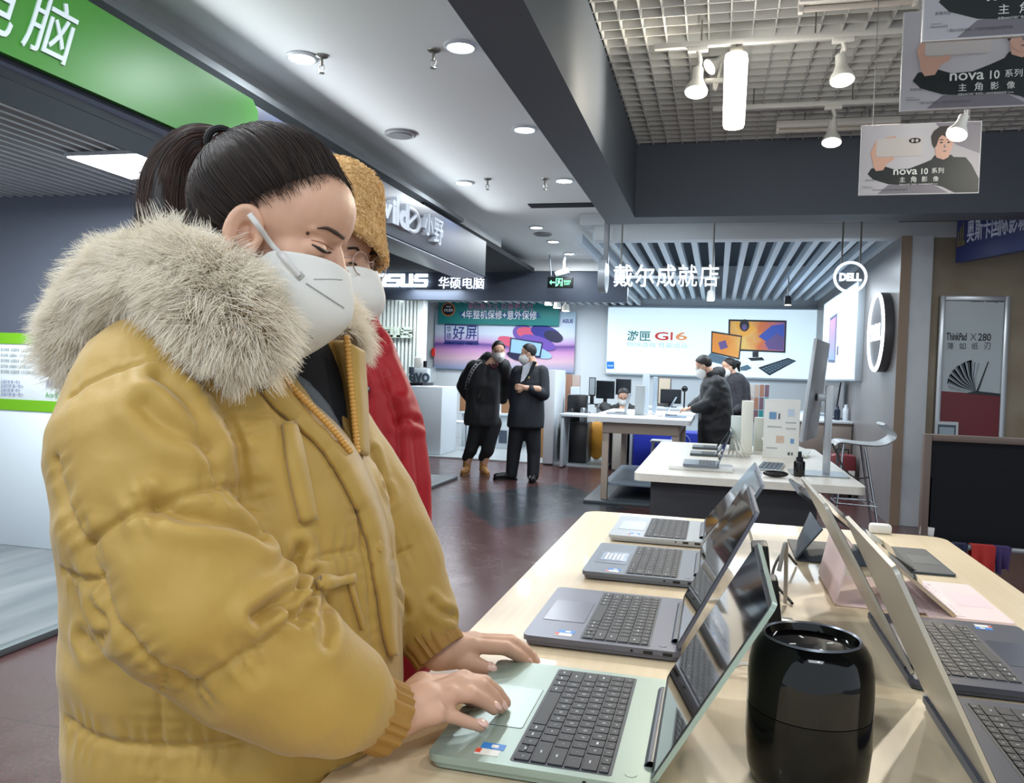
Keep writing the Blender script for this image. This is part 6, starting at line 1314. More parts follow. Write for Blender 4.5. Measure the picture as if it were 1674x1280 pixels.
def man_seated():
    Y0 = 11.9; P = lambda px, py, dy=0: PY(px, py, Y0 + dy)
    t = thing('person', 'seated man in a dark jacket looking down behind the tall table', 'person', (P(1018, 720).x, Y0, 0))
    hd = PY(1019, 648, Y0); T = Matrix.Translation(hd) @ Rm(math.radians(-84), math.radians(24), 0)
    b = MB(); fin = far_head(t, b, T, True, 'short', None, True, M('glasses_dark', (40, 40, 46)))
    pel = Vector((hd.x, Y0 + .22, .55)); cap(b, pel, Vector((hd.x, Y0 + .05, hd.z - .22)), .14, .13)
    for s in (-1, 1): chain(b, [pel + Vector((.1*s, 0, 0)), Vector((hd.x + .12*s, Y0 - .22, .54)), Vector((hd.x + .12*s, Y0 - .22, .09))], [.085, .065, .045])
    for s in (-1, 1): simple_hand(b, (hd.x + .16*s, Y0 - .32, .80), (-.5*s, -1, 0), (0, 0, 1), 1.0, s); cap(b, (hd.x + .2*s, Y0 - .15, .80), (hd.x + .16*s, Y0 - .32, .80), .035, .03)
    remesh(b, 'body', skin_m, .007, 3, t); fin()
    sh = hd.z - .23
    garment('jacket', t, M('jacket_dark', (30, 31, 36), .75), [([(hd.x - .2, Y0 + .05, sh), (hd.x - .27, Y0 - .02, .86), (hd.x - .18, Y0 - .26, .80)], [.085, .075, .05]), ([(hd.x + .2, Y0 + .05, sh), (hd.x + .27, Y0 - .02, .86), (hd.x + .18, Y0 - .26, .80)], [.085, .075, .05]), ([(hd.x - .12, Y0 + .06, sh), (hd.x + .12, Y0 + .06, sh)], [.11, .11]), ([(hd.x, Y0 + .08, sh), (hd.x, Y0 + .2, .56)], [.16, .17])], amp=.01, seed=11)
    garment('trousers', t, pant_blk, [([pel + Vector((.1*s, 0, 0)), Vector((hd.x + .12*s, Y0 - .22, .54)), Vector((hd.x + .12*s, Y0 - .22, .09))], [.10, .085, .065]) for s in (-1, 1)], amp=.004, seed=12)
    for s in (-1, 1): boots(t, (hd.x + .12*s, Y0 - .22, .1), (hd.x + .12*s, Y0 - .6, 0), shoe_b, shoe_b)
    c = thing('desk_chair', 'dark chair under the seated man behind the tall table', 'chair', (hd.x, Y0 + .2, 0)); MB().box((hd.x, Y0 + .14, .40), (.46, .46, .06), .02).build('seat', bm_, c)
    MB().box((hd.x, Y0 + .46, .68), (.42, .05, .40), .02).build('backrest', bm_, c)
    for sx in (-1, 1):
        for sy_ in (-1, 1): MB().cyl((hd.x + .18*sx, Y0 + .14 + .18*sy_, .38), (hd.x + .2*sx, Y0 + .14 + .2*sy_, .0), .014, n=10).build('leg', bm_, c)
    d = thing('desk', 'pale desk in front of the seated man', 'desk', (hd.x, Y0 - .5, 0)); MB().span((hd.x - .8, Y0 - .75, .73), (hd.x + .25, Y0 - .22, .765), .004).build('desktop', M('counter_top', (206, 212, 216)), d)
    for x in (hd.x - .78, hd.x + .19): MB().span((x, Y0 - .73, .02), (x + .04, Y0 - .25, .73), .004).build('side_panel', M('counter_body', (176, 184, 190)), d)
man_seated()
# ================================================================ THE WOMAN IN THE YELLOW COAT
wroot = thing('person', 'woman in a yellow padded coat with fur hood, mask and ponytail, using the laptop', 'person', (-.52, .93, 0))
# ---- head placement: near (right) eye and yaw
WY, WP = math.radians(9), math.radians(18)
RW = Rm(WY, WP, math.radians(-2))
HS = .98
eye_px = PD(529, 411, .905)
TW = Matrix.Translation(eye_px - (RW @ Vector((.078, -.033, 0)))*HS) @ RW @ Matrix.Scale(HS, 4)
ec = min(((abs((TW.inverted() @ PD(404, 388, d)).y + .071), d) for d in np.linspace(.8, 1.05, 101)))[1]; ec = TW.inverted() @ PD(404, 388, ec)
mb = MB(); sub(mb, lambda q: head_shapes(q, False, ear_c=(ec.x, .071, ec.z)), TW)
# hands (joints as pixel + distance)
def J(*a): return [PD(x, y, d) for x, y, d in a]
def finger(m, pts, r0, r1, n=12):
    k = len(pts); rs = [r0 + (r1 - r0)*i/(k - 1) for i in range(k)]
    for i in range(k - 1): cap(m, pts[i], pts[i + 1], rs[i], rs[i + 1], n)
    for i in range(1, k - 1): m.ell(pts[i], (rs[i]*1.06,)*3, 12, 8)
RH = dict(wr=(640, 1174, .905), pm=(690, 1150, .93),
          f=[[(712, 1166, .915), (742, 1172, .925), (766, 1181, .932), (786, 1188, .938)], [(736, 1137, .94), (770, 1136, .95), (790, 1146, .96), (808, 1159, .968)],
             [(752, 1120, .96), (786, 1122, .972), (806, 1140, .98), (818, 1156, .985)], [(758, 1112, .98), (792, 1116, .995), (812, 1132, 1.003), (826, 1149, 1.008)]],
          th=[(690, 1120, .96), (730, 1118, 1.0), (762, 1136, 1.015), (790, 1150, 1.02)])
LHd = dict(wr=(716, 1066, 1.13), pm=(745, 1062, 1.15),
          f=[[(772, 1056, 1.15), (826, 1060, 1.165), (846, 1071, 1.175), (861, 1083, 1.187)], [(776, 1050, 1.17), (838, 1052, 1.185), (860, 1066, 1.195), (873, 1081, 1.203)],
             [(774, 1046, 1.19), (834, 1047, 1.205), (856, 1060, 1.215), (870, 1075, 1.222)], [(770, 1046, 1.21), (818, 1047, 1.225), (838, 1057, 1.235), (850, 1068, 1.24)]],
          th=[(738, 1074, 1.135), (765, 1083, 1.135), (783, 1089, 1.138), (800, 1095, 1.142)])
for Hd, far in ((RH, 0), (LHd, 1)):
    w, p = J(Hd['wr'])[0], J(Hd['pm'])[0]
    cap(mb, w, p, .026, .027, 16)
    for i, fj in enumerate(Hd['f']):
        q = J(*fj); r = [.0085, .0098, .0105, .0100][i] if not far else [.0105, .0108, .0102, .009][i]
        cap(mb, w + (q[0] - w)*.25, q[0], .017, .0135, 14); cap(mb, p, q[0], .019, .0125, 14); finger(mb, q, r*1.06, r*.80, 14)
    q = J(*Hd['th']); cap(mb, w + (q[0] - w)*.3, q[0], .020, .0165, 14); finger(mb, q, .0140, .0100, 14)
# forearms, upper arms, trunk, legs
shR_, elR_ = PD(250, 690, .88), PD(330, 1000, .80); shL_, elL_ = PD(515, 725, 1.15), PD(646, 950, 1.17)
chain(mb, [shR_, elR_, J(RH['wr'])[0]], [.05, .042, .026]); chain(mb, [shL_, elL_, J(LHd['wr'])[0]], [.04, .036, .026])
nk = TW @ Vector((-.050, 0, -.19)); pel = Vector((-.57, .96, .82)); chs = PD(385, 780, 1.01)
chain(mb, [nk, chs, pel], [.050, .11, .12]); cap(mb, shR_, chs, .04, .08); cap(mb, shL_, chs, .04, .07)
for s in (-1, 1): chain(mb, [pel + Vector((0, .08*s, -.04)), Vector((-.56, .96 + .09*s, .46)), Vector((-.58, .96 + .09*s, .09))], [.095, .062, .045])
def ear_hollow(co, nr):
    L = np.array(TW.inverted()); q = co @ L[:3, :3].T + L[:3, 3]; sidew = np.array((RW.to_3x3() @ Vector((0, 1, 0)))[:])
    for c, r, dp in (((ec.x + .003, ec.z - .003), .0075, .0065), ((ec.x - .001, ec.z + .013), .006, .003)):
        d = np.hypot(q[:, 0] - c[0], q[:, 2] - c[1]); w = dp*np.exp(-(d/r)**2)*(np.abs(q[:, 1]) > .060)*(q[:, 2] > -.08)
        co = co - (np.sign(q[:, 1])*w)[:, None]*sidew[None]
    return co
body = remesh(mb, 'body', skin_m, .0026, 7, wroot, ear_hollow, lam=.5)
dg = bpy.context.evaluated_depsgraph_get(); bvB = BVHTree.FromObject(body, dg)
def cast(bv, x, y, off=0.0, D=1.0):
    d = Vector(ray(x, y)).normalized(); h = bv.ray_cast(Vector(CAM), d)
    if h[0] is None: return PD(x, y, D), -d
    return h[0] + h[1]*off, h[1]
def strip(bv, pts, ws, off, mat_, name, parent, th=.0012, k=5, D=1.0):
    """band laid on a surface along pixel points; ws = half widths in pixels"""
    P = spline([(p[0], p[1], 0) for p in pts], k); n = len(P); V = []
    for i in range(n):
        d = (P[min(i + 1, n - 1)] - P[max(i - 1, 0)]).normalized(); nr = Vector((-d.y, d.x, 0)); w = np.interp(i/(n - 1), np.linspace(0, 1, len(ws)), ws)
        for s in (-1, 0, 1):
            q = P[i] + nr*w*s; V.append(cast(bv, q.x, q.y, off, D)[0])
    fs = []
    for i in range(n - 1):
        for j in range(2): a = i*3 + j; fs.append([a, a + 1, a + 4, a + 3])
    o = MB().add(V, fs, 0, True).build(name, mat_, parent); so = o.modifiers.new('t', 'SOLIDIFY'); so.thickness = th; so.offset = 0
    return o
# face details
brow = M('brow_brown', (70, 54, 46), .8); lash = M('lash_dark', (36, 26, 24), .6)
strip(bvB, [(518, 373), (534, 373), (548, 380), (562, 390)], [.6, 2.6, 3.4, 2.2], .0006, brow, 'eyebrow', wroot)
strip(bvB, [(510, 400), (520, 405), (531, 411), (541, 413)], [.8, 1.7, 2.0, 1.0], .0007, lash, 'eyelashes', wroot)
strip(bvB, [(517, 405), (527, 411), (537, 414)], [.6, 1.6, .8], .0005, M('eye_dark', (30, 22, 20)), 'eye', wroot)
strip(bvB, [(509, 393), (522, 396), (536, 402), (545, 408)], [.4, .7, .8, .4], .0004, M('lid_crease', (168, 118, 98), .6), 'eyelid_crease', wroot)
p, n_ = cast(bvB, 503, 381, .0003); MB().ell(p, (.0021, .0021, .0021), 12, 8).build('mole', M('mole_brown', (70, 44, 34), .6), wroot)
# nails
nail_m = M('nail', (232, 190, 176), .25)
def nail(a, b, up, r, name='fingernail'):
    a, b = Vector(a), Vector(b); f = (b - a).normalized(); up = Vector(up); up = (up - f*up.dot(f)).normalized(); sd = f.cross(up)
    R = Matrix((f, sd, up)).transposed(); MB().ell(b + up*r*.72 - f*r*.1, (r*.95, r*.72, r*.30), 14, 8, R=R).build(name, nail_m, wroot)
for Hd in (RH, LHd):
    for fj in Hd['f'][:3]:
        q = J(*fj); nail(q[-2], q[-1], (0.15, -.35, 1), .0086)
q = J(*LHd['th']); nail(q[-2], q[-1], (0, -.55, .8), .0105)
# mask and straps
wm_ = face_mask(TW, wroot, 1.0); bvM = BVHTree.FromObject(wm_, bpy.context.evaluated_depsgraph_get())
st = M('mask_strap', (214, 212, 210), .7)
a, _ = cast(bvM, 489, 452, .003, .9); e = TW @ Vector((-.002, -.078, .020)); m_ = MB()
def ribbon(pts, w, nrm, name, mat_, parent):
    P = spline(pts, 8); V = []
    for i, p in enumerate(P):
        d = (P[min(i + 1, len(P) - 1)] - P[max(i - 1, 0)]).normalized(); s = d.cross(Vector(nrm)).normalized(); V += [p - s*w, p + s*w]
    o = MB().add(V, [[2*i, 2*i + 1, 2*i + 3, 2*i + 2] for i in range(len(P) - 1)], 0, True).build(name, mat_, parent); so = o.modifiers.new('t', 'SOLIDIFY'); so.thickness = .0012; so.offset = 0; return o
vn = Vector((.45, -.88, .1))
e1 = cast(bvB, 424, 371, .006)[0]; e0 = cast(bvB, 411, 349, .006)[0]
def over(x, y):
    q = [cast(b_, x, y, .005, .95)[0] for b_ in (bvB, bvM)]; return min(q, key=lambda p: (p - Vector(CAM)).length)
mid = over(447, 402); mid2 = over(464, 423); mid3 = over(477, 438)
ribbon([e0, e1, mid, mid2, mid3, a], .0030, vn, 'ear_strap', st, wroot)
strip(bvM, [(487, 448), (493, 455)], [6, 6], .0015, M('strap_tab', (176, 178, 174), .6), 'strap_tab', wm_, D=.9)
dot = M('mask_dot', (120, 120, 118), .8); m_ = MB()
for (x0, y0, x1, y1, n) in [(501, 464, 561, 503, 26), (472, 520, 511, 552, 18)]:
    for k in range(n):
        t_ = k/(n - 1); p, _ = cast(bvM, x0 + (x1 - x0)*t_, y0 + (y1 - y0)*t_, .0009, .9); m_.ell(p, (.0008,)*3, 6, 4)
m_.build('seam_stitches', dot, wm_)
strip(bvM, [(513, 456), (540, 456), (559, 457)], [.6, .6, .6], .0006, M('mask_crease', (204, 204, 202), .8), 'nose_crease', wm_, D=.9)
for k, dy in enumerate((0, 9)): MB().lathe([(.001, 0), (.0028, .0006), (.001, .0022)], n=12, T=Matrix.Translation(cast(bvB, 386 + k*3, 404 + dy, .001)[0])).build('ear_stud', M('stud_silver', (200, 200, 204), .2, metal=.9), wroot)
# ---- hair: cap, combed strands, ponytail
hair_m = bpy.data.materials.new('hair_dark'); hair_m.use_nodes = True; nt = hair_m.node_tree; pb = nt.nodes['Principled BSDF']; pb.inputs['Roughness'].default_value = .42; pb.inputs['Specular IOR Level'].default_value = .4
ci = nt.nodes.new('ShaderNodeHairInfo'); rp = nt.nodes.new('ShaderNodeValToRGB'); rp.color_ramp.elements[0].color = lin((20, 15, 14)); rp.color_ramp.elements[1].color = lin((58, 40, 31)); nt.links.new(ci.outputs['Random'], rp.inputs[0]); nt.links.new(rp.outputs[0], pb.inputs['Base Color'])
def strands(name, curves, radii, mat_, parent):
    """curves: array (n, k, 3); radii: (k,) or (n, k)"""
    C = np.asarray(curves, float); n, k = C.shape[:2]; hc = bpy.data.hair_curves.new(name); hc.add_curves([k]*n)
    hc.points.foreach_set('position', C.reshape(-1)); r = np.broadcast_to(np.asarray(radii, float), (n, k)).reshape(-1).copy()
    at = hc.attributes.get('radius') or hc.attributes.new('radius', 'FLOAT', 'POINT'); at.data.foreach_set('value', r)
    hc.materials.append(mat_); return link(name, hc, parent)
def scalp(u, rad=1.0, grow=0.0):   # point of the skull over a direction from its centre, local head space
    c = np.array([-.014, 0, .034]); d = np.asarray(u); d = d/np.linalg.norm(d, axis=-1, keepdims=True)
    def hit(cc, rr):
        o = c - cc; A = (d/rr)**2; A = A.sum(-1); B = (2*o*d/rr**2).sum(-1); Cq = (o*o/rr**2).sum(-1) - 1; return (-B + np.sqrt(np.maximum(B*B - 4*A*Cq, 0)))/(2*A)
    t = np.maximum(hit(np.array([-.008, 0, .032]), np.array([.085, .073, .080])), hit(np.array([.036, 0, .040]), np.array([.052, .062, .055])))
    return c + d*(t[..., None] + grow)
PT_loc = np.array((TW.inverted() @ PD(378, 243, .985))[:])      # ponytail root in head space
PT_loc = np.array([PT_loc[0], max(-.012, min(.012, PT_loc[1])), PT_loc[2]])
cap_o = hair_mesh('hair', TW, 'up', M('hair_under', (26, 20, 19), .5), wroot, .002, .003, .012)
rg = np.random.RandomState(3); TWm = np.array(TW)
def toW(a): return a @ TWm[:3, :3].T + TWm[:3, 3]
seeds = []
while len(seeds) < 16000:
    d = rg.normal(size=3); p = scalp(d, grow=.004)
    if in_hair(p, 'up', rg.normal()*.004) and p[0] > PT_loc[0] - .01: seeds.append(d/np.linalg.norm(d))
seeds = np.array(seeds); cc = np.array([-.014, 0, .034]); tgt = PT_loc - cc; tgt /= np.linalg.norm(tgt)
kk = 12; tt = np.linspace(0, 1, kk); om = np.arccos(np.clip(seeds @ tgt, -1, 1))[:, None]
D_ = (np.sin((1 - tt)*om)[..., None]*seeds[:, None] + np.sin(tt*om)[..., None]*tgt[None, None])/np.maximum(np.sin(om), 1e-3)[..., None]
lift = .0015 + (.008 + .006*rg.rand(len(seeds)))[:, None]*np.clip(np.sin(np.pi*np.clip(tt*.92 + .02, 0, 1))**.6, 0, 1)[None, :]
lift = lift + .006*np.sin(seeds[:, 1]*60 + seeds[:, 2]*35)[:, None]*np.sin(np.pi*tt)[None]*.35
Pq = scalp(D_.reshape(-1, 3)).reshape(len(seeds), kk, 3); nrm = Pq - cc; nrm /= np.linalg.norm(nrm, axis=-1, keepdims=True)
Pq = Pq + nrm*lift[..., None]; Pq += rg.normal(size=(len(seeds), 1, 3))*.0008
strands('hair_strands', toW(Pq), np.linspace(.00022, .00030, kk), hair_m, cap_o)
# fine wisps at the hairline and nape
ws = []
for _ in range(260):
    d = rg.normal(size=3); p = scalp(d, grow=.003)
    if not in_hair(p, 'up') or in_hair(p + np.array([.012, 0, -.008]), 'up'): continue
    q = [p]; v = np.array([rg.rand()*.5 + .2, rg.normal()*.3, -.3 + rg.rand()*.9]); v /= np.linalg.norm(v)
    for k in range(5): v = v + np.array([-.1, 0, -.25]) + rg.normal(size=3)*.12; v /= np.linalg.norm(v); q.append(q[-1] + v*(.004 + rg.rand()*.003))
    ws.append(q)
if ws: strands('hair_wisps', toW(np.array(ws)), np.linspace(.00025, .0001, 6), hair_m, cap_o)
# ponytail
pw = spline([toW(PT_loc), PD(350, 232, 1.0), PD(318, 240, 1.005), PD(288, 275, 1.005), PD(275, 320, 1.0), PD(272, 365, .995), PD(276, 420, .99)], 5)
rad = np.interp(np.linspace(0, 1, len(pw)), [0, .15, .35, .6, 1], [.012, .018, .026, .031, .026])
N = 9000; uv = rg.rand(N, 2); ang = uv[:, 0]*2*np.pi; rr_ = np.sqrt(uv[:, 1]); ph = rg.normal(size=(N, 2)); Cs = np.zeros((N, len(pw), 3))
viewr = np.array(RC[:, 0]); pwn = np.array([p[:] for p in pw])
for i in range(len(pw)):
    d = pwn[min(i + 1, len(pw) - 1)] - pwn[max(i - 1, 0)]; d /= np.linalg.norm(d); u = np.cross(d, np.array([.3, -.9, .3])); u /= np.linalg.norm(u); w = np.cross(d, u)
    r = rad[i]*rr_*(1 + .10*np.sin(ang*5 + i*.25)); Cs[:, i] = pwn[i] + u*(r*np.cos(ang))[:, None] + w*(r*np.sin(ang)*.8)[:, None] + ph[:, :1]*u*.0012*i/6 + ph[:, 1:]*d*.002
keep = np.ones(len(pw), bool)
tail_m = hair_m.copy(); tail_m.name = 'hair_tail'; rp2 = [n for n in tail_m.node_tree.nodes if n.type == 'VALTORGB'][0]; rp2.color_ramp.elements[1].color = lin((78, 46, 34))
m_ = MB(); m_.tube(pw, [r*.8 for r in rad], 14); pt = m_.build('ponytail', M('hair_under', (26, 20, 19)), wroot)
strands('ponytail_strands', Cs, np.linspace(.00030, .00020, len(pw)), tail_m, pt)
a_ = toW(PT_loc); d_ = (pwn[2] - pwn[0]); d_ /= np.linalg.norm(d_); u_ = Vector(d_).orthogonal().normalized(); w_ = Vector(d_).cross(u_)
MB().tube([Vector(pwn[1]) + (u_*math.cos(x) + w_*math.sin(x))*.016 for x in np.linspace(0, 2*math.pi, 25)[:-1]], .0045, 8, closed=True).build('hair_tie', M('tie_black', (14, 14, 16), .7), pt)
# ---- coat
coat_m = M('coat_yellow', (180, 145, 66), .58, sheen=.25, nz=(7, .35, (170, 134, 57)), bump=((34, 34, 20), .30, .006))
SC = lambda px, D: px*D/F
def lvl(y, L, R, D, t): return (PD((L + R)/2, y, D), SC((R - L)/2, D), t)
mb = MB()
lv = [lvl(1500, 138, 632, 1.02, .19), lvl(1400, 138, 636, 1.02, .20), lvl(1300, 140, 642, 1.02, .20), lvl(1225, 148, 650, 1.02, .19), lvl(1130, 146, 655, 1.02, .195), lvl(1040, 142, 655, 1.02, .195), lvl(950, 144, 650, 1.02, .185), lvl(870, 136, 638, 1.02, .195),
      lvl(790, 132, 618, 1.02, .19), lvl(730, 132, 588, 1.01, .18), lvl(680, 138, 546, 1.0, .17), lvl(630, 150, 505, .99, .155), lvl(590, 175, 470, .98, .14), lvl(555, 215, 440, .97, .11)]
ring_loft(mb, lv, math.atan2(RC[1, 0], RC[0, 0]), 48, 2.35)
chain(mb, J((262, 650, .90), (242, 745, .855), (258, 858, .825), (322, 985, .80)), [.093, .098, .090, .084], 24)
chain(mb, J((322, 985, .80), (410, 1065, .815), (500, 1118, .845), (545, 1138, .865), (574, 1150, .877)), [.084, .073, .070, .063, .050], 24)
chain(mb, J((500, 700, 1.16), (590, 830, 1.18), (640, 930, 1.17), (682, 1000, 1.15), (694, 1024, 1.14)), [.09, .085, .078, .058, .046], 24)
seam_px = {   # stitched seams and folds: pixel polyline, depth, half width, puff
    'upper sleeve': ([(133, 893), (160, 874), (190, 855), (225, 838), (260, 825), (300, 812), (335, 803), (372, 796), (392, 806), (405, 832)], .010, .0055, 1),
    'elbow': ([(305, 1135), (330, 1118), (360, 1098), (395, 1074), (425, 1054), (452, 1030), (478, 1004), (500, 986)], .010, .0055, 1),
    'yoke': ([(112, 648), (140, 625), (175, 608), (215, 598), (262, 592), (300, 600), (330, 617)], .006, .004, .4),
    'armhole': ([(330, 617), (352, 640), (376, 678), (392, 722), (398, 765), (403, 800), (412, 842), (424, 868)], .012, .006, .7),
    'back armhole': ([(86, 755), (97, 800), (112, 845), (133, 893), (158, 952), (188, 1010), (232, 1072), (268, 1104), (305, 1135)], .013, .007, .7),
    'back waist': ([(92, 935), (112, 940), (132, 952), (158, 956)], .011, .006, 1),
    'back hem': ([(98, 1176), (125, 1196), (155, 1211), (190, 1219), (225, 1223), (259, 1226), (300, 1226), (350, 1222), (400, 1216)], .010, .006, 1),
    'side': ([(263, 1108), (261, 1160), (259, 1220), (257, 1280)], .006, .004, .3),
    'chest': ([(472, 924), (500, 917), (530, 910), (556, 904), (582, 900)], .008, .005, .8),
    'chest high': ([(368, 688), (395, 682), (422, 679), (448, 678)], .006, .004, .5),
    'placket': ([(412, 606), (420, 630), (436, 652), (462, 676), (494, 700), (524, 727), (548, 752), (566, 785), (580, 822), (590, 860), (597, 905), (602, 960), (607, 1010), (614, 1060)], .006, .004, .35),
    'far sleeve': ([(630, 916), (645, 910), (658, 904), (674, 897)], .008, .005, .9),
    'fold a': ([(480, 966), (474, 940), (482, 915), (490, 900)], .008, .007, 0), 'fold b': ([(255, 826), (300, 842), (345, 852), (392, 862), (420, 880)], .010, .009, 0),
    'fold c': ([(420, 1010), (450, 985), (486, 960), (508, 940)], .008, .007, 0), 'fold d': ([(238, 665), (262, 690), (300, 716), (332, 732)], .007, .010, 0),
    'fold e': ([(468, 1004), (484, 1012), (492, 1003), (497, 985), (502, 968)], .009, .006, 0), 'fold f': ([(160, 1000), (178, 1032), (150, 1054), (140, 1040)], .006, .008, 0),
    'fold g': ([(262, 622), (300, 660), (330, 715), (348, 770)], .007, .010, 0), 'fold h': ([(470, 985), (440, 992), (410, 1004)], .007, .007, 0), 'fold i': ([(520, 980), (532, 1020), (528, 1050)], .006, .008, 0),
    'fold j': ([(610, 740), (618, 780), (632, 812)], .006, .007, 0), 'fold k': ([(706, 985), (722, 1000), (742, 1008)], .005, .006, 0), 'fold l': ([(640, 960), (656, 985), (662, 1000)], .005, .006, 0),
}
def coat_shape(co, nr):
    faces_bv = None
    return co
o_c = mb.build('tmp', coat_m)
md = o_c.modifiers.new('r', 'REMESH'); md.mode = 'VOXEL'; md.voxel_size = .0034
sm = o_c.modifiers.new('s', 'SMOOTH'); sm.factor = .5; sm.iterations = 14
dg = bpy.context.evaluated_depsgraph_get(); me = bpy.data.meshes.new_from_object(o_c.evaluated_get(dg)); bpy.data.objects.remove(o_c); me.name = 'padded_coat'
n = len(me.vertices); co = np.empty(n*3); me.vertices.foreach_get('co', co); co = co.reshape(-1, 3); nr = np.empty(n*3); me.vertices.foreach_get('normal', nr); nr = nr.reshape(-1, 3)
bvC = BVHTree.FromPolygons([Vector(c) for c in co], [list(p.vertices) for p in me.polygons])
disp = np.zeros(n)
for nm, (pl, dep, wid, puff) in seam_px.items():
    P3 = []
    for q in spline([(x, y, 0) for x, y in pl], 10):
        h = bvC.ray_cast(Vector(CAM), Vector(ray(q.x, q.y)).normalized())
        if h[0] is not None: P3.append(h[0][:])
    if len(P3) < 2: continue
    P3 = np.array(P3); L_ = np.concatenate([[0], np.cumsum(np.linalg.norm(np.diff(P3, axis=0), axis=1))])
    lo, hi = P3.min(0) - .07, P3.max(0) + .07; idx = np.where(((co > lo) & (co < hi)).all(1))[0]
    dm = np.full(len(idx), 9.0); am = np.zeros(len(idx))
    for j in range(len(P3)):
        d = np.linalg.norm(co[idx] - P3[j], axis=1); b = d < dm; dm[b] = d[b]; am[b] = L_[j]
    e = -dep*(.62 if puff else .8)*np.exp(-(dm/(wid*.8))**2)
    if puff: e -= puff*.0045*np.exp(-(dm/.024)**2); e += puff*.0018*np.sin(am*2*math.pi/.021 + 1.7*np.sin(am*90))*np.exp(-((dm - .012)/.014)**2); e += puff*.002*np.exp(-((dm - .045)/.022)**2)
    else: e += dep*.75*np.exp(-((dm - wid*2.0)/(wid*1.3))**2)
    disp[idx] += e
ns = np.array([noise.noise(Vector((c[0]*7, c[1]*7, c[2]*6)))*1.2 + noise.noise(Vector((c[0]*24 + 4, c[1]*24, c[2]*15)))*.35 + .28*(1 - abs(noise.noise(Vector((c[0]*15, c[1]*15, c[2]*26 + 7))))*2.2) for c in co])
disp += ns*.0022
co = co + nr*disp[:, None]
# the padded front is pressed flat by the table edge and the forearm rests on its top
pen = (co[:, 0] > -.392) & (co[:, 2] < .903); px_ = co[:, 0] + .392; pz_ = .903 - co[:, 2]
sx_ = pen & (px_ < pz_); sz_ = pen & ~(px_ < pz_); co[sx_, 0] = -.392; co[sz_, 2] = .903
me.vertices.foreach_set('co', co.ravel()); me.polygons.foreach_set('use_smooth', [True]*len(me.polygons)); me.update()
coat = link('padded_coat', me, wroot)
bvC = BVHTree.FromObject(coat, bpy.context.evaluated_depsgraph_get())
# cuffs
cuff_m = M('cuff_yellow', (164, 122, 58), .7)
def cuff(c0, c1, r0, r1, name='cuff'):
    c0, c1 = Vector(c0), Vector(c1); d = (c1 - c0).normalized(); u = d.orthogonal().normalized(); w = d.cross(u); R_ = []; n = 96
    for t_ in np.linspace(0, 1, 7):
        R_.append([c0 + (c1 - c0)*t_ + (u*math.cos(2*math.pi*k/n) + w*math.sin(2*math.pi*k/n))*((r0 + (r1 - r0)*t_)*(1 + .045*math.sin(k*2*math.pi/n*19 + 1.3*math.sin(k*.4)) + .02*math.sin(t_*9))) for k in range(n)])
    R_.append([c0 + (c1 - c0)*.95 + (u*math.cos(2*math.pi*k/n) + w*math.sin(2*math.pi*k/n))*r1*.8 for k in range(n)])
    MB().rings(R_, caps=False).build(name, cuff_m, coat)
cuff(PD(588, 1155, .884), PD(640, 1177, .907), .043, .0385); cuff(PD(696, 1032, 1.138), PD(720, 1068, 1.128), .042, .0375)
# neck: dark top and grey scarf inside the open front
m_ = MB(); cap(m_, PD(474, 575, 1.02), PD(500, 640, 1.03), .05, .05); cap(m_, PD(500, 640, 1.03), PD(540, 720, 1.03), .05, .035); remesh(m_, 'inner_top', M('top_black', (20, 21, 26), .85), .006, 3, wroot)
m_ = MB(); chain(m_, J((484, 628, .985), (504, 655, .985), (530, 690, .99), (552, 720, .995)), [.014, .017, .016, .012]); remesh(m_, 'scarf', M('scarf_grey', (92, 98, 104), .9, bump=(300, .8, .003)), .005, 2, wroot, folds(.004, 40, 3))
# far front edge of the coat: standing flap with its zip
def sheet(P, name, mat_, parent, th=.012, sub_=2):
    rows = [spline(r, 6) for r in P]; rows = list(zip(*rows)); rows = [spline(r, 5) for r in rows]; n = len(rows[0]); V = [p for r in rows for p in r]
    fs = [[i*n + j, i*n + j + 1, (i + 1)*n + j + 1, (i + 1)*n + j] for i in range(len(rows) - 1) for j in range(n - 1)]
    o = MB().add(V, fs, 0, True).build(name, mat_, parent); so = o.modifiers.new('t', 'SOLIDIFY'); so.thickness = th; so.offset = 0; bv_ = o.modifiers.new('s', 'SUBSURF'); bv_.levels = bv_.render_levels = 1; return o
lining = M('lining_olive', (150, 116, 54), .7)
sheet([J((512, 560, 1.0), (528, 610, 1.01), (548, 665, 1.01), (578, 738, 1.0)), J((545, 556, 1.03), (556, 610, 1.035), (566, 665, 1.03), (582, 738, 1.0)), J((572, 556, 1.0), (576, 610, 1.0), (580, 665, 1.0), (586, 740, .985))], 'front_lining', lining, coat, .008)
sheet([J((568, 556, 1.0), (572, 610, 1.0), (578, 665, 1.0), (584, 740, .985)), J((580, 566, 1.005), (583, 614, 1.005), (587, 668, 1.0), (589, 742, .985)), J((592, 572, 1.03), (595, 616, 1.04), (598, 670, 1.04), (600, 748, 1.02))], 'front_flap', coat_m, coat, .010)
teeth = M('zip_tan', (206, 154, 76), .4)
def zipper(pts, n, name):
    P = spline(pts, 12); L_ = np.concatenate([[0], np.cumsum([(P[i + 1] - P[i]).length for i in range(len(P) - 1)])]); q = MB()
    for k in range(n):
        s = L_[-1]*k/(n - 1); i = min(int(np.searchsorted(L_, s)), len(P) - 1); i = max(i, 1); t_ = (s - L_[i - 1])/max(L_[i] - L_[i - 1], 1e-6); p = P[i - 1].lerp(P[i], t_); q.ell(p, (.0042, .0042, .0036), 10, 8)
    q.tube(P, .0017, 8); return q.build(name, teeth, coat)
zl = J((448, 570, .918), (453, 594, .916), (465, 618, .915), (486, 642, .915), (514, 670, .92), (544, 702, .93), (572, 737, .945))
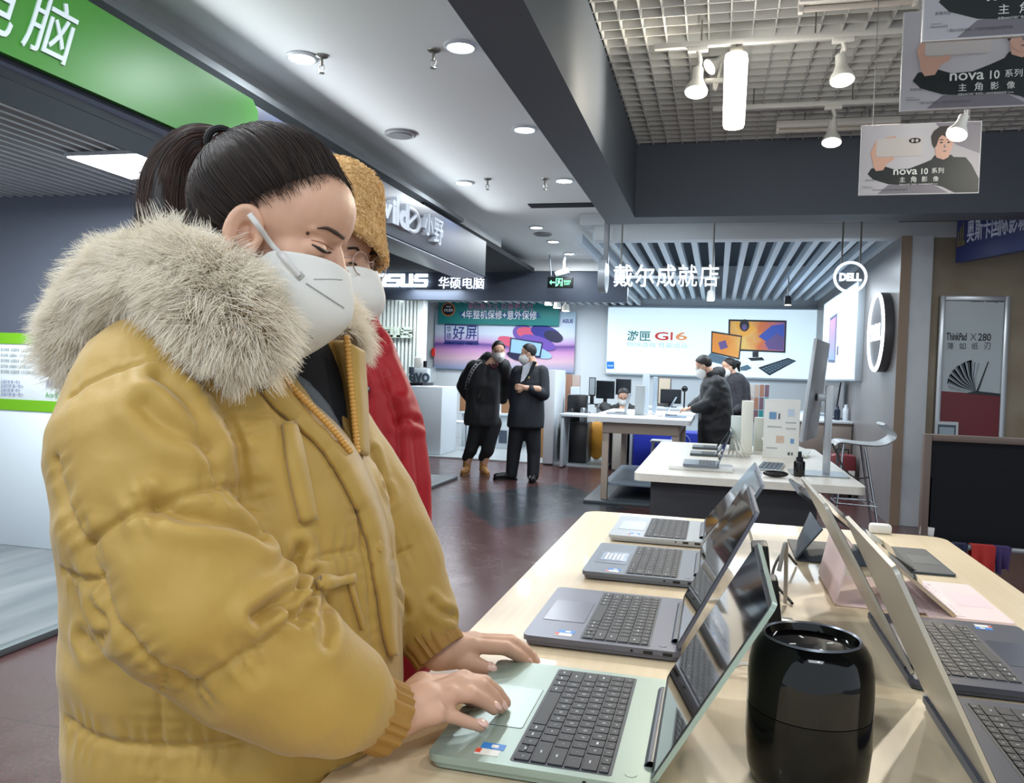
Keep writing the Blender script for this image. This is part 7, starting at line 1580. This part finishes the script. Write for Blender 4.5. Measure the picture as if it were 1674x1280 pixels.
zipper(zl, 32, 'zipper'); zipper(J((567, 552, .995), (571, 600, .995), (577, 660, .995), (584, 738, .975)), 30, 'zipper')
# rolled front edge along the near zip
chain_pts = J((436, 580, .93), (441, 602, .928), (452, 626, .927), (472, 650, .927), (500, 679, .932), (530, 710, .942), (558, 742, .957), (575, 775, .965))
m_ = MB(); chain(m_, spline(chain_pts, 4), [.010]*60, 12); remesh(m_, 'front_edge', coat_m, .004, 3, coat)
# storm flap over the zip, welt pocket, pocket flap, snaps
strip(bvC, [(428, 600), (442, 632), (470, 660), (505, 692), (536, 722), (562, 760), (586, 806), (606, 856), (618, 910), (626, 970), (632, 1030), (638, 1072)], [14, 17, 19, 20, 20, 20, 19, 17, 15, 13, 11, 6], .005, coat_m, 'storm_flap', coat, .007, 6)
strip(bvC, [(470, 694), (478, 740), (488, 790), (502, 852)], [10, 13, 14, 13], .004, coat_m, 'welt_pocket', coat, .007, 6)
strip(bvC, [(516, 957), (545, 952), (572, 946)], [7, 7, 7], .005, coat_m, 'pocket_flap', coat, .009, 6)
strip(bvC, [(568, 950), (578, 985), (586, 1012), (589, 1030)], [3, 3, 3, 1], .003, coat_m, 'pocket_edge', coat, .005, 6)
for x, y, mt in [(611, 895, coat_m), (428, 628, M('snap_brass', (120, 104, 60), .35, metal=.7))]:
    p, nn = cast(bvC, x, y, .006, .98); X = frame(p, nn.orthogonal(), nn.cross(nn.orthogonal())); X = X if (X.to_3x3() @ Vector((0, 0, 1))).dot(nn) > 0 else X @ Matrix.Rotation(math.pi, 4, 'X')
    MB().lathe([(.0075, -.003), (.0078, .002), (.006, .0045), (.001, .0052)], n=24, T=X).build('snap', mt, coat)
# ---- fur hood trim
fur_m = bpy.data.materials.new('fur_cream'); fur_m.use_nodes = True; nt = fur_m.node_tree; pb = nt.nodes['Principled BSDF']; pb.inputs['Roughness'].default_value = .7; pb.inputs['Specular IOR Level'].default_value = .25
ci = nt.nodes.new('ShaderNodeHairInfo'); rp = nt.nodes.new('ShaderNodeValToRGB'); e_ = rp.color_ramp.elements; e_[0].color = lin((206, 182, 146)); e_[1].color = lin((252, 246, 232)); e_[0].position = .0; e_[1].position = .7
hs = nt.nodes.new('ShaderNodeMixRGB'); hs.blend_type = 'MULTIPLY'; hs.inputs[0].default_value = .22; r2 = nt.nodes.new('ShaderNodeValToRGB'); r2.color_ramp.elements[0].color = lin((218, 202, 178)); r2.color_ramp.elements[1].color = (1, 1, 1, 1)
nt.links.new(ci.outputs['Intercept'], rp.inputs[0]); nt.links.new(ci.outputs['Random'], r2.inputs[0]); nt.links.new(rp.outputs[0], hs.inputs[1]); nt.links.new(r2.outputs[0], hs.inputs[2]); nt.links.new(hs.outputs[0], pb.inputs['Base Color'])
def fur(name, path, rads, nclump, per, length, seed, parent, grav=.35, drift=(0, 0, 0)):
    rg = np.random.RandomState(seed); P = spline(path, 6); n = len(P); Pn = np.array([p[:] for p in P]); R = np.interp(np.linspace(0, 1, n), np.linspace(0, 1, len(rads)), rads)
    base = MB(); base.tube(P, list(R), 18); b = base.build(name, M('fur_base', (176, 152, 116), .9), parent)
    fr = []; u = None
    for i in range(n):
        d = Pn[min(i + 1, n - 1)] - Pn[max(i - 1, 0)]; d /= np.linalg.norm(d)
        if u is None: u = np.array(Vector(d).orthogonal().normalized())
        u = u - d*(u @ d); u /= np.linalg.norm(u); fr.append((d, u.copy(), np.cross(d, u)))
    fr = np.array(fr); K = 7
    def surf(s, a):
        i = np.clip((s*(n - 1)), 0, n - 1.001); i0 = i.astype(int); f = (i - i0)[:, None]; c = Pn[i0]*(1 - f) + Pn[i0 + 1]*f; uu = fr[i0, 1]; ww = fr[i0, 2]; r = (R[i0]*(1 - f[:, 0]) + R[i0 + 1]*f[:, 0])
        nn = uu*np.cos(a)[:, None] + ww*np.sin(a)[:, None]; ends = np.where(s < .04, -1.0, np.where(s > .96, 1.0, 0.0))[:, None]*fr[i0, 0]; return c + nn*r[:, None], (nn + ends*.9)
    cs, ca = rg.rand(nclump), rg.rand(nclump)*2*np.pi; cp, cn = surf(cs, ca); cdir = cn + rg.normal(size=(nclump, 3))*.33 + np.array([0, 0, -grav]) + np.array(drift); cdir /= np.linalg.norm(cdir, axis=1)[:, None]; cl = length*(.65 + .6*rg.rand(nclump))
    bend = rg.normal(size=(nclump, 3))*.35 + np.array([0, 0, -.5])
    N = nclump*per; ids = np.repeat(np.arange(nclump), per); s = np.clip(cs[ids] + rg.normal(size=N)*.018, 0, 1); a = ca[ids] + rg.normal(size=N)*.22; p, nn = surf(s, a)
    dr = nn*.45 + cdir[ids]*.75 + rg.normal(size=(N, 3))*.14; dr /= np.linalg.norm(dr, axis=1)[:, None]; L_ = cl[ids]*(.75 + .4*rg.rand(N)); t_ = np.linspace(0, 1, K); tip = cp[ids] + cdir[ids]*cl[ids][:, None]
    C = p[:, None] + dr[:, None]*(L_[:, None]*t_[None])[..., None] + bend[ids][:, None]*(L_[:, None]*.38*t_[None]**2)[..., None]
    tb = tip[:, None] + bend[ids][:, None]*(cl[ids]*.38)[:, None, None]; C = C + (tb - C)*((t_**1.6)*.42)[None, :, None]
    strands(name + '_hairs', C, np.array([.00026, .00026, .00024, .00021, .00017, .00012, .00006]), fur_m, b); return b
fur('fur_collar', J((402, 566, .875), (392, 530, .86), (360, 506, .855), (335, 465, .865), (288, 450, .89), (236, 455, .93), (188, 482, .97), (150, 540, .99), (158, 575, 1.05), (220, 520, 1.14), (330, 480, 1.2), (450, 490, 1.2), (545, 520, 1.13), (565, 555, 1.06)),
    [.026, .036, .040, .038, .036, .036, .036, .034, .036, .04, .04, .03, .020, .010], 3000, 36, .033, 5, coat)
# trousers and shoes under the coat, below the frame
garment('trousers', wroot, M('trousers_dark', (34, 36, 42), .8), [([pel + Vector((0, .08*s, -.04)), Vector((-.56, .96 + .09*s, .46)), Vector((-.58, .96 + .09*s, .10))], [.11, .08, .065]) for s in (-1, 1)], amp=.004, seed=20)
for s in (-1, 1): boots(wroot, (-.58, .96 + .09*s, .1), (-.2, .96 + .11*s, 0), shoe_b, shoe_b)
# ================================================================ THE WOMAN IN RED BEHIND
rroot = thing('person', 'woman in a red coat and tan fluffy bucket hat standing behind the yellow coat', 'person', (-.72, 1.45, 0))
TR_R = Rm(math.radians(-8), math.radians(2), 0); er = PD(574, 428, 1.44)
TR = Matrix.Translation(er - TR_R @ Vector((.078, -.033, 0))) @ TR_R
mb = MB(); sub(mb, lambda q: head_shapes(q, False), TR)
rn = TR @ Vector((-.05, 0, -.19)); rch = Vector((rn.x + .01, rn.y + .02, rn.z - .22)); rpel = Vector((rn.x, rn.y + .03, .84))
shr, shl = PD(600, 575, 1.50), PD(560, 560, 1.80); elr = PD(645, 735, 1.48); wrr = PD(656, 890, 1.45)
chain(mb, [rn, Vector((rch.x - .03, rch.y + .05, rch.z - .05)), rpel], [.046, .075, .10]); chain(mb, [shr, elr, wrr], [.045, .038, .028]); cap(mb, shr, Vector((rch.x - .03, rch.y + .05, rch.z - .05)), .04, .06)
ell_ = Vector((rch.x - .05, rch.y + .26, 1.05)); chain(mb, [Vector((rch.x - .02, rch.y + .18, rch.z + .1)), ell_, ell_ + Vector((.1, 0, -.2))], [.045, .038, .028])
simple_hand(mb, wrr, (.1, -.05, -1), (.2, -1, 0), .95, 1)
for s in (-1, 1): chain(mb, [rpel + Vector((0, .08*s, -.03)), Vector((rpel.x, rpel.y + .09*s, .46)), Vector((rpel.x, rpel.y + .09*s, .09))], [.09, .06, .045])
rbody = remesh(mb, 'body', skin_m, .004, 4, rroot)
face_mask(TR @ Matrix.Scale(1.04, 4), rroot); straps(TR, rroot, mask_m); eyes_far(TR, rroot)
glasses(TR, rroot, M('glasses_clear', (196, 170, 160), .2, metal=.4), .024)
hair_mesh('hair', TR, 'long', hair_cap_m, rroot, .012, .006)
m_ = MB()
for s in (-1, 1): chain(m_, [TR @ Vector((.02, .068*s, .02)), TR @ Vector((.01, .078*s, -.05)), TR @ Vector((-.01, .075*s, -.13))], [.016, .02, .018])
remesh(m_, 'hair_sides', hair_cap_m, .005, 3, rroot)
# coat with hood
red_m = M('coat_red', (172, 16, 32), .6, sheen=.04, bump=(30, .12, .004), nz=(5, .3, (150, 12, 26)))
lvR = [(PD(590, 1150, 1.62), .135, .15), (PD(590, 1130, 1.62), .14, .155), (PD(588, 1000, 1.60), .14, .155), (PD(584, 860, 1.6), .135, .15), (PD(578, 740, 1.6), .13, .145), (PD(570, 640, 1.6), .12, .14), (PD(562, 575, 1.6), .105, .12), (PD(556, 530, 1.6), .08, .09)]
rc = garment('red_coat', rroot, red_m, [([PD(596, 578, 1.50), PD(630, 680, 1.47), PD(646, 790, 1.45), PD(652, 872, 1.44)], [.060, .064, .064, .056]), ([Vector((rch.x - .02, rch.y + .2, rch.z + .1)), ell_, ell_ + Vector((.08, 0, -.16))], [.08, .075, .06]),
    (J((588, 512, 1.47), (592, 535, 1.47), (590, 562, 1.47)), [.026, .030, .03])], vox=.006, sm=4, amp=.006, sc=12, seed=30, dirz=.35, loft=lvR, yaw=math.atan2(RC[1, 0], RC[0, 0]))
dg = bpy.context.evaluated_depsgraph_get(); bvR = BVHTree.FromObject(rc, dg)
me = rc.data; n = len(me.vertices); co = np.empty(n*3); me.vertices.foreach_get('co', co); co = co.reshape(-1, 3); nr = np.empty(n*3); me.vertices.foreach_get('normal', nr); nr = nr.reshape(-1, 3); dp = np.zeros(n)
for pl, dep, wid in [([(606, 552), (618, 600), (640, 650), (652, 700), (656, 770), (664, 880)], .012, .008), ([(604, 560), (600, 620), (603, 690), (605, 760)], .006, .006), ([(618, 562), (640, 606), (652, 640)], .010, .008), ([(598, 512), (606, 530), (612, 548), (622, 556)], .012, .007), ([(650, 690), (672, 686), (690, 692)], .007, .006), ([(628, 640), (634, 720), (640, 790)], .007, .012), ([(676, 720), (684, 780), (690, 840)], .006, .011)]:
    P3 = [h[0][:] for h in (bvR.ray_cast(Vector(CAM), Vector(ray(q.x, q.y)).normalized()) for q in spline([(x, y, 0) for x, y in pl], 10)) if h[0] is not None]
    if len(P3) < 2: continue
    P3 = np.array(P3); d = np.min(np.linalg.norm(co[:, None] - P3[None], axis=2), axis=1); dp += -dep*np.exp(-(d/wid)**2) + dep*.4*np.exp(-((d - wid*2.4)/(wid*1.5))**2)
co = co + nr*dp[:, None]; me.vertices.foreach_set('co', co.ravel()); me.update()
p, nn = cast(bvR, 601, 637, .003, 1.45); MB().ell(p, (.006, .006, .006), 12, 8).build('snap', M('snap_steel', (150, 150, 154), .3, metal=.7), rc)
m_ = MB(); cap(m_, PD(655, 882, 1.44), PD(658, 897, 1.44), .048, .046); remesh(m_, 'cuff', M('cuff_dark', (30, 26, 30), .8), .006, 2, rc)
garment('trousers', rroot, pant_blk, [([rpel + Vector((0, .08*s, -.03)), Vector((rpel.x, rpel.y + .09*s, .46)), Vector((rpel.x, rpel.y + .09*s, .1))], [.11, .08, .065]) for s in (-1, 1)], amp=.004, seed=31)
for s in (-1, 1): boots(rroot, (rpel.x, rpel.y + .09*s, .1), (rpel.x + .3, rpel.y + .1*s, 0), shoe_b, shoe_b)
# fluffy bucket hat
hat_m = M('hat_plush', (226, 190, 132), .9, bump=(140, 1.0, .004), nz=(60, .7, (198, 154, 96)))
prof = [(.001, .140), (.045, .138), (.065, .128), (.075, .108), (.085, .075), (.094, .046), (.108, .016), (.120, -.008), (.122, -.015), (.116, -.017), (.101, .008), (.091, .034), (.082, .06), (.072, .10), (.045, .126), (.001, .128)]
HT = TR @ Matrix.Translation((-.002, 0, .052)) @ Matrix.Rotation(math.radians(5), 4, 'Y') @ Matrix.Rotation(math.radians(-21), 4, 'X')
q = MB(); q.lathe(prof, n=64, T=HT)
def plush(co, nr):
    h = np.array([noise.noise(Vector(c)*120)*.6 + noise.noise(Vector(c)*230)*.5 for c in co]); return co + nr*(h*.0035)[:, None]
hat = remesh(q, 'bucket_hat', hat_m, .0032, 2, rroot, plush)
me = hat.data; nv = len(me.polygons); rg = np.random.RandomState(9); idx = rg.randint(0, nv, 9000); C = []
for i in idx:
    f = me.polygons[i]; p = np.array(f.center[:]); nn = np.array(f.normal[:]); a = np.array(Vector(nn).orthogonal().normalized()); b_ = np.cross(nn, a); ph = rg.rand()*6; r = .002 + .0015*rg.rand()
    C.append([p + nn*(.0006 + .0045*k/6) + (a*math.cos(ph + k*1.1) + b_*math.sin(ph + k*1.1))*r*min(1, k/2) for k in range(7)])
plm = bpy.data.materials.new('plush_fibre'); plm.use_nodes = True; nt = plm.node_tree; pb = nt.nodes['Principled BSDF']; pb.inputs['Roughness'].default_value = .8; hi = nt.nodes.new('ShaderNodeHairInfo'); rp = nt.nodes.new('ShaderNodeValToRGB'); rp.color_ramp.elements[0].color = lin((204, 162, 100)); rp.color_ramp.elements[1].color = lin((244, 216, 166)); nt.links.new(hi.outputs['Random'], rp.inputs[0]); nt.links.new(rp.outputs[0], pb.inputs['Base Color'])
strands('plush_curls', np.array(C), np.linspace(.0005, .0004, 7), plm, hat)
